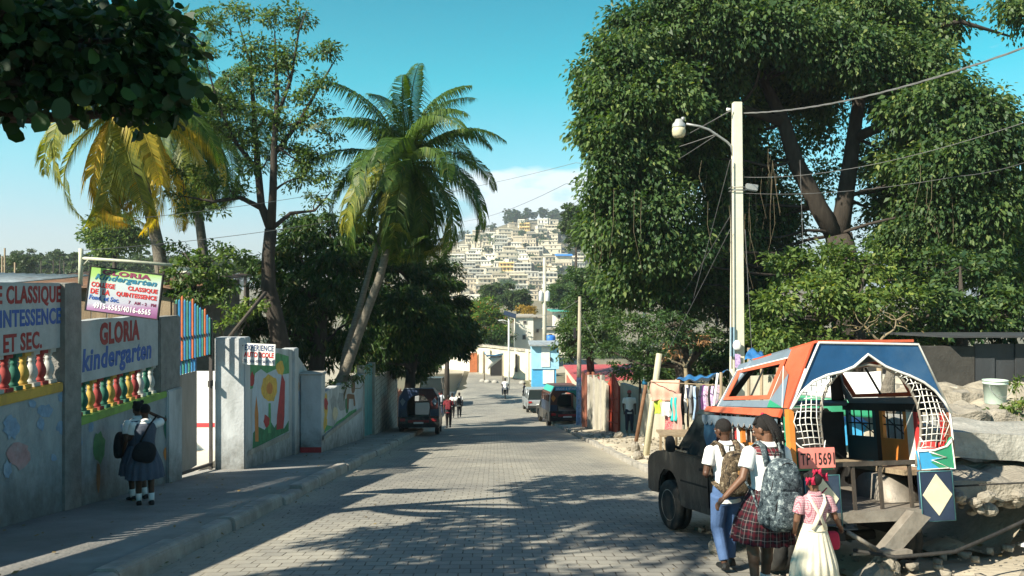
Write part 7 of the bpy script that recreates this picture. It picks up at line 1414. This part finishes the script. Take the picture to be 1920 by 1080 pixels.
items = [('large salmon cloth draped over the stall pole', 1219, 1273, 713, 752, 22, 21.4, M_salm, .05, 3, None), ('second salmon layer hanging lower left of the pole', 1219, 1246, 722, 745, 22.2, 21.9, M_salm, .04, 2, None), ('lime green garment below the salmon cloth', 1226, 1241, 745, 776, 22.1, 21.8, mat('cloth_lime', (.42, .55, .06), .85, .1, 6, .1), .04, 2, shirt_),
         ('long patterned red trousers hanging to the ground', 1246, 1263, 775, 834, 21.6, 21.3, patmat('cloth_red_pattern', camo([(.35, .03, .05), (.45, .06, .08), (.55, .35, .30), (.2, .02, .04), (.5, .1, .1)], 30)), .03, 2, None),
         ('white bundled towel over the red patterned trousers', 1239, 1259, 754, 781, 21.5, 21.3, M_wshirt, .06, 2, skirt_), ('teal garment beside the white towel', 1258, 1269, 745, 790, 21.4, 21.1, mat('cloth_teal', (.02, .36, .34), .85, .1, 6, .1), .03, 1.5, None), ('long dusty pink wrap hanging right of the teal one', 1262, 1277, 738, 816, 21.3, 21.0, mat('cloth_dusty', (.42, .26, .22), .85, .1, 6, .1), .05, 2, None)]
for it in items: o = cloth(it[0], it[1], it[2], it[3], it[4], it[5], it[6], it[7], len(it[0]), it[8], it[9], it[10]); o['group'] = g
cols_ = [('white', M_wshirt), ('pale blue', mat('cloth_pale_blue', (.38, .52, .70), .85, .1, 6, .1)), ('black', M_blackc), ('navy', M_navy), ('grey', mat('cloth_grey', (.25, .26, .28), .85, .1, 6, .1)), ('white and violet', patmat('cloth_violet', camo([(.6, .58, .62), (.3, .1, .4), (.62, .60, .64), (.45, .2, .55), (.6, .6, .6)], 18))), ('flowered', patmat('cloth_flower', camo([(.5, .45, .5), (.35, .06, .16), (.6, .55, .6), (.10, .08, .2), (.55, .5, .5)], 26))), ('dark purple', mat('cloth_purple', (.10, .03, .12), .85, .1, 6, .1))]
seqc = [2, 0, 3, 4, 2, 1, 2, 3, 7, 5, 6, 2, 5, 7, 6]
for i, c in enumerate(seqc):
    px = 1278+i*4.6; D = 21.6-i*.16; o = cloth(f"{cols_[c][0]} garment, {['first','second','third','fourth','fifth','sixth','seventh','eighth','ninth','tenth','eleventh','twelfth','thirteenth','fourteenth','last'][i]} from the left on the rail under the tarp", px, px+5.6, 724+random.Random(i).uniform(-3, 3), 786+random.Random(i).uniform(-16, 14), D, D-.1, cols_[c][1], i, .05, 1.2, shirt_ if i % 3 else None); o['group'] = g
lean_post('white pole at the right end of the clothes rail', P(1335, 790, 18.5), P(1346, 700, 18.7), .03, M_white)
tag(MB().tube([P(1218, 716, 22.1), P(1345, 722, 18.8)], .012, M_wood, n=6).build('clothes_rail'), 'horizontal rail carrying the clothes at the roadside stall', 'rail')
w = thing('stall_table', 'low wooden table under the hanging clothes', 'table', P(1300, 805, 20.6)); gz = G(w.location.x, w.location.y); w.location.z = gz; MB().box((0, 0, .62), (1.7, .8, .05), M_wood).build('table_top', w)
for sx in (-.75, .75):
    for sy in (-.32, .32): MB().box((sx, sy, .3), (.06, .06, .6), M_wood).build('leg', w)
q = P(1252, 850, 18.6); tag(MB().lathe([(.14, 0), (.17, .02), (.19, .14), (.2, .15), (.17, .15), (.02, .06)], (q.x, q.y, G(q.x, q.y)), mat('basin_yellow', (.70, .45, .05), .5, .1), 18).build('basin'), 'shallow yellow basin on the dirt below the clothes', 'basin')
# rocks along the right verge
def rock(label, p, r, seed, m=None, name='rock', group=None):
    rg = random.Random(seed); b = MB(); b.ball((0, 0, 0), r, m or M_rub, 12, 8); b.v = [tuple(Vector(v)*(1+rg.uniform(-.12, .12))) for v in b.v]; b.sm = [False]*len(b.sm); o = b.build(name, loc=p, rot=(rg.uniform(-.3, .3), rg.uniform(-.3, .3), rg.uniform(0, 6))); return tag(o, label, 'rock', group)
M_rub = mat('rubble_stone', (.27, .245, .20), .95, .25, 5, .8, dirt=.4, dirtcol=(.28, .25, .2))
for i, (px, D, r_, l) in enumerate(((1191, 24, (.16, .14, .2), 'blocky stone at the foot of the rusty post'), (1196, 21.5, (.15, .13, .12), 'small stone just below the rusty post'), (1236, 21, (.3, .2, .14), 'flat pale stone right of the leaning timber'), (1245, 18.6, (.16, .12, .09), 'small pale stone left of the yellow basin'), (1160, 31, (.2, .15, .12), 'stone near the feet of the man in white'))): q = at_ground(px, D); rock(l, (q.x, q.y, G(q.x, q.y)+.08), r_, i)
rg_ = np.random.default_rng(5)
def debris(name, label, n, xr, yr, zf, s0, s1, m, seed):
    rg = np.random.default_rng(seed); V = []; Q = []
    cube = np.array([(-1, -1, -1), (1, -1, -1), (1, 1, -1), (-1, 1, -1), (-1, -1, 1), (1, -1, 1), (1, 1, 1), (-1, 1, 1)], float); F_ = np.array([(0, 3, 2, 1), (4, 5, 6, 7), (0, 1, 5, 4), (1, 2, 6, 5), (2, 3, 7, 6), (3, 0, 4, 7)])
    for i in range(n):
        x, y = rg.uniform(*xr), rg.uniform(*yr); s = s0+(s1-s0)*rg.random()**3; a = rg.uniform(0, 6.28); c = cube*(1+rg.uniform(-.35, .35, (8, 3)))*s*np.array([1, rg.uniform(.6, 1), rg.uniform(.4, .8)]); R_ = np.array([[math.cos(a), -math.sin(a), 0], [math.sin(a), math.cos(a), 0], [0, 0, 1]])
        V.append(c@R_.T+np.array([x, y, zf(x, y)+s*.2])); Q.append(F_+8*i)
    o = np_mesh(name, np.concatenate(V), np.concatenate(Q), [m]); return tag(o, label, 'gravel', kind='stuff')
debris('gravel', 'loose gravel and broken stone scattered over the right verge', 1500, (3.55, 8.0), (9, 40), lambda x, y: G(x, y), .008, .06, M_rub, 1)
debris('gravel', 'grit and dust chips along the left gutter', 260, (-3.42, -3.0), (5, 40), lambda x, y: R(y)-.02, .004, .016, M_conc, 2)
debris('gravel', 'small rubble around the painted truck', 700, (2.6, 6.5), (5.5, 11), lambda x, y: G(x, y), .006, .05, M_rub, 3)
# concrete fence, planks, red gate on the right
M_fp = mat('fence_panel_concrete', (.42, .39, .31), .9, .2, 2, .3, dirt=.6, dirtcol=(.15, .14, .12), streak=3)
def fpanel(name, label, pxa, Da, pxb, Db, pta, ptb, m, th=.1, cat='fence', w=None, part=None, jag=0):
    a, c = P(pxa, pta, Da), P(pxb, ptb, Db); n = Vector((-(c.y-a.y), c.x-a.x, 0)).normalized()*th; vs = []
    for p in (a, c): g = G(p.x, p.y)-.2; vs += [(p.x, p.y, g), (p.x+n.x, p.y+n.y, g), (p.x+n.x, p.y+n.y, p.z), (p.x, p.y, p.z)]
    b = MB(); b.add(vs, [(0, 1, 2, 3), (7, 6, 5, 4), (0, 4, 5, 1), (1, 5, 6, 2), (2, 6, 7, 3), (3, 7, 4, 0)], m); o = b.build(part or name, w)
    return o if w else tag(o, label, cat)
w = thing('plank_fence', 'reddish plank fence between the wooden pole and the concrete panels', 'fence')
for i in range(5): fpanel('', '', 1091+i*4.6, 42-i*.35, 1095+i*4.6, 41.7-i*.35, 697+(i % 2)*5, 698+(i % 2)*4, M_rplank, .05, w=w, part='plank')
w = thing('concrete_fence', 'weathered concrete panel fence with curved tops between planks and red gate', 'fence')
for i, (a_, c_, pa, pc) in enumerate(((1104, 1113, 706, 716), (1114, 1126, 706, 720), (1127, 1137, 712, 722))): fpanel('', '', a_, 40-i*1.4, c_, 38.8-i*1.4, pa, pc, M_fp, w=w, part='panel')
for i, px in enumerate((1103, 1113.5, 1126.5)): fpanel('', '', px-2, 40.1-i*1.4, px+1.5, 39.9-i*1.4, 703, 703, M_conc, .16, w=w, part='post')
w = thing('red_gate', 'tall red metal gate with a peaked top on the right side', 'gate'); M_rg = mat('gate_red', (.46, .06, .03), .55, .15, 4, .1, dirt=.3, dirtcol=(.2, .06, .04))
fpanel('', '', 1138, 36.6, 1149, 35.6, 722, 700, M_rg, .05, w=w, part='gate_leaf'); fpanel('', '', 1149.4, 35.55, 1161, 34.5, 700, 728, M_rg, .05, w=w, part='gate_leaf')
for px, D in ((1138, 36.5), (1149, 35.5), (1161, 34.4)): a = P(px, 724 if px != 1149 else 700, D); b = MB(); b.tube([(a.x-.03, a.y-.04, G(a.x, a.y)), (a.x-.03, a.y-.04, a.z)], .04, M_rg, n=6); b.build('gate_post', w)
for f_ in (.25, .55, .8):
    a, c = P(1138, 724+f_*80, 36.5), P(1161, 728+f_*84, 34.4); b = MB(); b.tube([a+Vector((-.03, -.05, 0)), c+Vector((-.03, -.05, 0))], .025, M_rg, n=5); b.build('rail', w)
tag(fpanel('wall', '', 1163, 34.4, 1200, 33.6, 718, 730, M_fp, .25), 'plain concrete wall behind the man in the white t-shirt', 'wall')
tree('climbing_plant', 'wiry green climber spilling over the concrete fence and gate', [([P(1150, 770, 36.5), P(1150, 715, 36.5)], [.04, .02])], pb([(1130, 706, 38, 22, 9, .4), (1168, 704, 36, 26, 12, .5), (1200, 712, 34, 20, 12, .5)]), L_fine, M_vine, 'plant', lf=dict(dens=9, per=26, cr=.25, ln=.16, wd=.06), twigs=70, seed=101, r_b=.02)
for i, (px, py, D, rx, rz, l, mm) in enumerate(((1250, 700, 27, 60, 24, 'dark undergrowth behind the clothes stall, left part', L_fine), (1340, 690, 27, 60, 34, 'dark undergrowth behind the lamp pole foot', L_fine), (1440, 680, 25, 60, 30, 'low shaded undergrowth behind the truck roof', L_mango), (1560, 660, 25, 80, 26, 'shaded shrubs below the bright bush', L_mango), (1690, 665, 24, 80, 24, 'dark shrubs left of the tin hut', L_mango), (1200, 690, 32, 40, 20, 'dark bush beside the blue and white pole', L_fine))):
    q = P(px, py+40, D); tree('undergrowth', l, [([Vector((q.x, q.y, G(q.x, q.y)+.5)), P(px, py, D)], [.06, .04])], pb([(px-rx*.4, py, D, rx*.6, rz), (px+rx*.4, py+4, D, rx*.6, rz*.9), (px, py-8, D+.6, rx*.6, rz)]), mm, M_bark, 'shrub', lf=dict(dens=9, per=50, cr=.4, ln=.2, wd=.09), twigs=30, seed=110+i)
# retaining wall behind stall, block wall behind truck, tin hut
tag(fpanel('wall', '', 1200, 31, 1365, 24, 738, 742, M_fp, .25), 'low stained wall behind the clothes stall', 'wall')
w = thing('block_wall', 'low sunlit concrete block wall behind the painted truck', 'wall'); a, c = P(1640, 700, 14.2), P(1850, 704, 12.6)
n = Vector((-(c.y-a.y), c.x-a.x, 0)).normalized()*.2; vs = []
for p, zt in ((a, P(0, 702, 14.2).z), (c, P(0, 735, 12.6).z)): vs += [(p.x, p.y, -4.2), (p.x+n.x, p.y+n.y, -4.2), (p.x+n.x, p.y+n.y, zt), (p.x, p.y, zt)]
MB().add(vs, [(0, 1, 2, 3), (7, 6, 5, 4), (0, 4, 5, 1), (1, 5, 6, 2), (2, 6, 7, 3), (3, 7, 4, 0)], M_block).build('wall', w)
w = thing('tin_hut', 'dark hut of block and tin under the trees at the far right', 'hut', P(1800, 700, 17)); w0 = Vector(w.location); M_dtin = mat('shade_dark_tin', (.045, .05, .055), .6, .3, 2, .2, dirt=.4, dirtcol=(.05, .04, .03), streak=4)  # tin base colour darkened to carry the deep shade of the trees
b = MB(); b.b2((-1.9, 0, -2.5), (.3, .2, .55), mat('shade_dark_render', (.055, .052, .046), .9, .3, 3, .3)); b.build('block_front', w)  # shade under the trees is put into this near-black front colour
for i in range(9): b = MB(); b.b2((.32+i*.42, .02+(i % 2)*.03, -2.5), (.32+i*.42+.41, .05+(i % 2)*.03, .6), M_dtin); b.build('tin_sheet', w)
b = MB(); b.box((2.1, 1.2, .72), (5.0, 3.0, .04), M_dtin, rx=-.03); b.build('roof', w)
b = MB(); b.b2((-1.6, -.04, -.9), (-.7, .0, .1), M_dark); b.build('opening', w)
tag(fpanel('wall', '', 1370, 22.5, 1660, 20.5, 708, 690, M_fp, .2), 'shaded garden wall behind the painted truck', 'wall')
# white and green cloth behind the truck
w = thing('striped_sheet', 'white sheet with a green lower band hanging behind the painted truck', 'sheet', P(1590, 740, 12.4)); w0 = Vector(w.location); a, c = P(1462, 690, 12.9), P(1652, 692, 12.0)
for nm, v0, v1, m in (('white_cloth', 0, .62, M_wshirt), ('green_band', .62, 1, M_tg)):
    b = MB(); b.grid(lambda u, v: tuple(a.lerp(c, u)-w0+Vector((0, .07*math.sin(u*11)*(v0+(v1-v0)*v), -.66*(v0+(v1-v0)*v)-.05*math.sin(math.pi*u)+.03*math.sin(u*5)))), 30, 6, m, thick=(0, .01, 0)); b.build(nm, w)
for p in (a, c): lean_post(['left timber holding the white and green sheet', 'right timber holding the white and green sheet'][p is c], Vector((p.x, p.y+.05, G(p.x, p.y)-.2)), p+Vector((0, .05, .1)), .04, M_wood)
w = thing('leaning_panel', 'pale bark slab leaning beside the green banded sheet', 'timber', P(1668, 730, 11.6)); MB().tube([(0, 0, -1.6), (-.02, .1, -.3), (.1, .15, .32)], [.16, .15, .05], M_barkl, n=7, sq=.4).build('slab', w)
tag(MB().b2(tuple(P(1585, 835, 12.5)), tuple(P(1680, 780, 13.1)), mat('blue_board', (.06, .40, .75), .6, .1, 3, .05)).build('blue_board'), 'bright blue board standing beyond the open truck bed', 'board')
# rubble terrace at the far right
M_rubd = mat('rubble_dirt', (.30, .265, .205), .95, .35, 3, 1.0, dirt=.5, dirtcol=(.16, .14, .105), bscale=14)
M_slabc = mat('broken_slab_concrete', (.36, .35, .31), .9, .25, 3.5, .7, dirt=.75, dirtcol=(.15, .145, .125))
def chunk(label, c, d, rot, m, name='concrete_slab', seed=0, cut=10, j=.03, cat='slab', bev=.015):
    b = MB(); b.box((0, 0, 0), d, m); me_b = bmesh.new(); o = b.build(name, loc=c, rot=rot); me_b.from_mesh(o.data); bmesh.ops.subdivide_edges(me_b, edges=me_b.edges, cuts=cut, use_grid_fill=True); rg = random.Random(seed)
    from mathutils import noise
    for v in me_b.verts:
        nv = noise.noise_vector(Vector((v.co.x*4+seed, v.co.y*4, v.co.z*4))); v.co += nv*j
    me_b.to_mesh(o.data); me_b.free(); return tag(o, label, cat)
def at3(px, py, D): return P(px, py, D)
p = at3(1880, 842, 8.8); chunk('thick broken concrete slab lying over the rubble at the right edge', (p.x+.5, p.y+.5, p.z), (2.6, 1.2, .27), (0, .06, -.06), M_slabc, seed=1)
p = at3(1900, 905, 8.3); chunk('crumbling concrete ledge below the big slab', (p.x+.6, p.y+.4, p.z-.02), (2.8, 1.0, .16), (0, -.02, .05), M_rub, seed=2, j=.07, cut=14)
p = at3(1830, 735, 11.8); chunk('broken block beside the plastic bucket', (p.x-.1, p.y+.2, p.z-.2), (.34, .4, .34), (0, 0, .3), M_rub, seed=3, j=.06)
p = at3(1895, 735, 11.9); chunk('pale concrete step behind the plastic bucket', (p.x+.2, p.y+.6, p.z-.2), (.9, .7, .3), (0, .05, .1), M_rub, seed=4, j=.05)
p = at3(1835, 770, 10.6); chunk('rubble heap between bucket and truck corner', (p.x+.4, p.y+.2, p.z-.25), (1.6, .9, .5), (0, 0, 0), M_rub, seed=5, j=.12, cut=16, name='rubble_heap', cat='rubble')
b = MB(); o = struct(MB().grid(lambda u, v: (lambda x, y: (x, y, G(x, y)+.75*ss(5.0, 5.9, x-.05*(y-9))+.75*ss(10.2, 12.5, y)*ss(4.9, 5.8, x)+.06*math.sin(x*7+y*3)+.05*math.sin(y*9-x*4)))(4.4+5*u, 8.3+7.5*v), 50, 60, M_rubd).build('rubble_terrace'))
rr = random.Random(12); k_ = 0; sl_ = []
for i in range(46):
    px = rr.uniform(1795, 1918); py = rr.choice([rr.uniform(925, 965), rr.uniform(700, 890), rr.uniform(925, 960)]); D = rr.uniform(7.9, 8.5) if py > 900 else rr.uniform(8.9, 9.8)
    if py < 800: continue
    s = rr.uniform(.03, .085); sl_.append((px, py, D, s))
sl_.sort(); cnt_ = [0, 0]
for i, (px, py, D, s) in enumerate(sl_):
    cnt_[py < 900] += 1; rock(f"{nth(cnt_[py < 900]) if cnt_[py < 900] > 1 else 'leftmost'} stone from the left {['under the crumbling ledge', 'in the hollow beneath the thick slab'][py < 900]}", at3(px, py, D), (s*1.3, s, s*.8), i+50, M_rub, group='stones packed under the broken slabs')
q = at3(1866, 735, 11.3); w = thing('plastic_bucket', 'pale green plastic bucket standing on the rubble ledge', 'bucket', (q.x, q.y, P(0, 757, 11.3).z)); M_bk = mat('bucket_plastic', (.48, .58, .50), .45, .06, 6, .03)
MB().lathe([(.125, 0), (.13, .01), (.150, .27), (.158, .27), (.158, .285), (.151, .285), (.153, .31), (.160, .31), (.160, .325), (.148, .325), (.13, .03), (.01, .02)], (0, 0, 0), M_bk, 28).build('body', w); MB().tube([(.155*math.cos(t), -.155*math.sin(t)*.35-.12, .27-.16*math.sin(t)) for t in [math.pi*i/12 for i in range(13)]], .004, M_steel, n=5).build('handle', w)
tree('weed', 'ferny green weeds growing on the rubble beside the bucket', [([at3(1890, 790, 10.6), at3(1890, 770, 10.6)], [.02, .01])], pb([(1885, 775, 10.6, 34, 14, .3), (1915, 768, 10.4, 26, 20, .3), (1908, 720, 11.5, 14, 14, .2)]), L_bush, M_vine, 'plant', lf=dict(dens=60, per=26, cr=.12, ln=.10, wd=.025), twigs=40, seed=120, r_b=.01)
wire('black hose snaking over the sand at the lower right', [(1600, 1032, 7.4), (1680, 1045, 7.2), (1790, 1035, 7.2), (1860, 1005, 7.4), (1925, 975, 7.6)], .018, M_black, .02, 12, 'hose')
wire('thin black cable lying on the ledge behind the truck corner', [(1790, 912, 8.1), (1860, 908, 8.0), (1925, 905, 7.9)], .009, M_black, .02, 8)
for i, (px, py, D, s) in enumerate(((1640, 1062, 7.4, .16), (1655, 1030, 7.9, .14), (1345, 1030, 9.2, .09))): q = at_ground(px, D); rock(['big stone under the truck step', 'stone propping the truck behind the step', 'chalky stone beside the schoolboy', 'small white stone at the schoolboy feet', 'pebble between the boy and the girl'][i], (q.x, q.y, R(q.y)+s*.5), (s*1.2, s, s), i+200)
# ================================================================ LITTER
def litter(name, label, n, xr, yr, zf, s0, s1, m, seed):
    rg = np.random.default_rng(seed); V = []; Q = []
    for i in range(n):
        x, y = rg.uniform(*xr), rg.uniform(*yr); s = rg.uniform(s0, s1); a = rg.uniform(0, 6.28); u = np.array([math.cos(a), math.sin(a), rg.uniform(-.1, .4)])*s; v = np.array([-math.sin(a), math.cos(a), rg.uniform(-.1, .4)])*s*rg.uniform(.4, .8); c = np.array([x, y, zf(x, y)+.012+s*.2])
        V += [c-u, c-v*.8, c+u, c+v]; Q.append(np.arange(4)+4*i)
    o = np_mesh(name, np.array(V), np.array(Q), [m]); return tag(o, label, name.replace('_', ' '), kind='stuff')
M_dleaf = leafmat('fallen_leaf', (.10, .07, .03), (.24, .17, .07), (.12, .14, .04), .1)
litter('fallen_leaves', 'dry leaves scattered along the left pavement and gutter', 420, (-5.9, -2.9), (7, 34), lambda x, y: R(y)+(.15 if x < -3.5 else 0), .015, .04, M_dleaf, 1)
litter('fallen_leaves', 'dry leaves and scraps over the right verge', 420, (3.3, 6.5), (6, 34), lambda x, y: G(x, y) if x > 3.45 else R(y), .015, .045, M_dleaf, 2)
litter('fallen_leaves', 'few dry leaves blown over the road paving', 160, (-3, 3), (7, 30), lambda x, y: R(y)-.01, .012, .03, M_dleaf, 3)
rr = random.Random(31); M_pl = mat('litter_plastic', (.6, .6, .58), .5, .1)
for i, (x, y, l) in enumerate(((3.9, 18.5, 'crumpled white plastic scrap on the verge below the yellow basin'), (4.6, 25.5, 'crumpled plastic bag near the rusty post'), (-5.6, 19.8, 'crumpled paper at the foot of the mural wall'), (5.3, 8.2, 'white paper scrap behind the truck step'))):
    b = MB(); b.ball((0, 0, 0), (.07, .05, .035), M_pl, 7, 5); b.v = [tuple(Vector(v)*(1+rr.uniform(-.35, .35))) for v in b.v]; b.sm = [False]*len(b.sm); z = R(y)+.15 if x < 0 else G(x, y); tag(b.build('litter_scrap', loc=(x, y, z+.05)), l, 'litter')
# ================================================================ AIR: faint haze that lifts the far hill
M_haze = bpy.data.materials.new('haze_air'); M_haze.use_nodes = True; n = M_haze.node_tree; n.nodes.clear(); ou = n.nodes.new('ShaderNodeOutputMaterial'); vo = n.nodes.new('ShaderNodeVolumePrincipled')
vo.inputs['Color'].default_value = (.86, .93, 1, 1); vo.inputs['Density'].default_value = .0004; vo.inputs['Anisotropy'].default_value = .2; n.links.new(vo.outputs[0], ou.inputs['Volume'])
hz = MB().b2((-7400, -400, -60), (7400, 8400, 130), M_haze).build('haze'); tag(hz, 'thin pale haze in the air over the valley and far hill', kind='stuff'); hz['category'] = 'haze'
SC.cycles.volume_bounces = 0; SC.cycles.volume_step_rate = 10
apply_all()
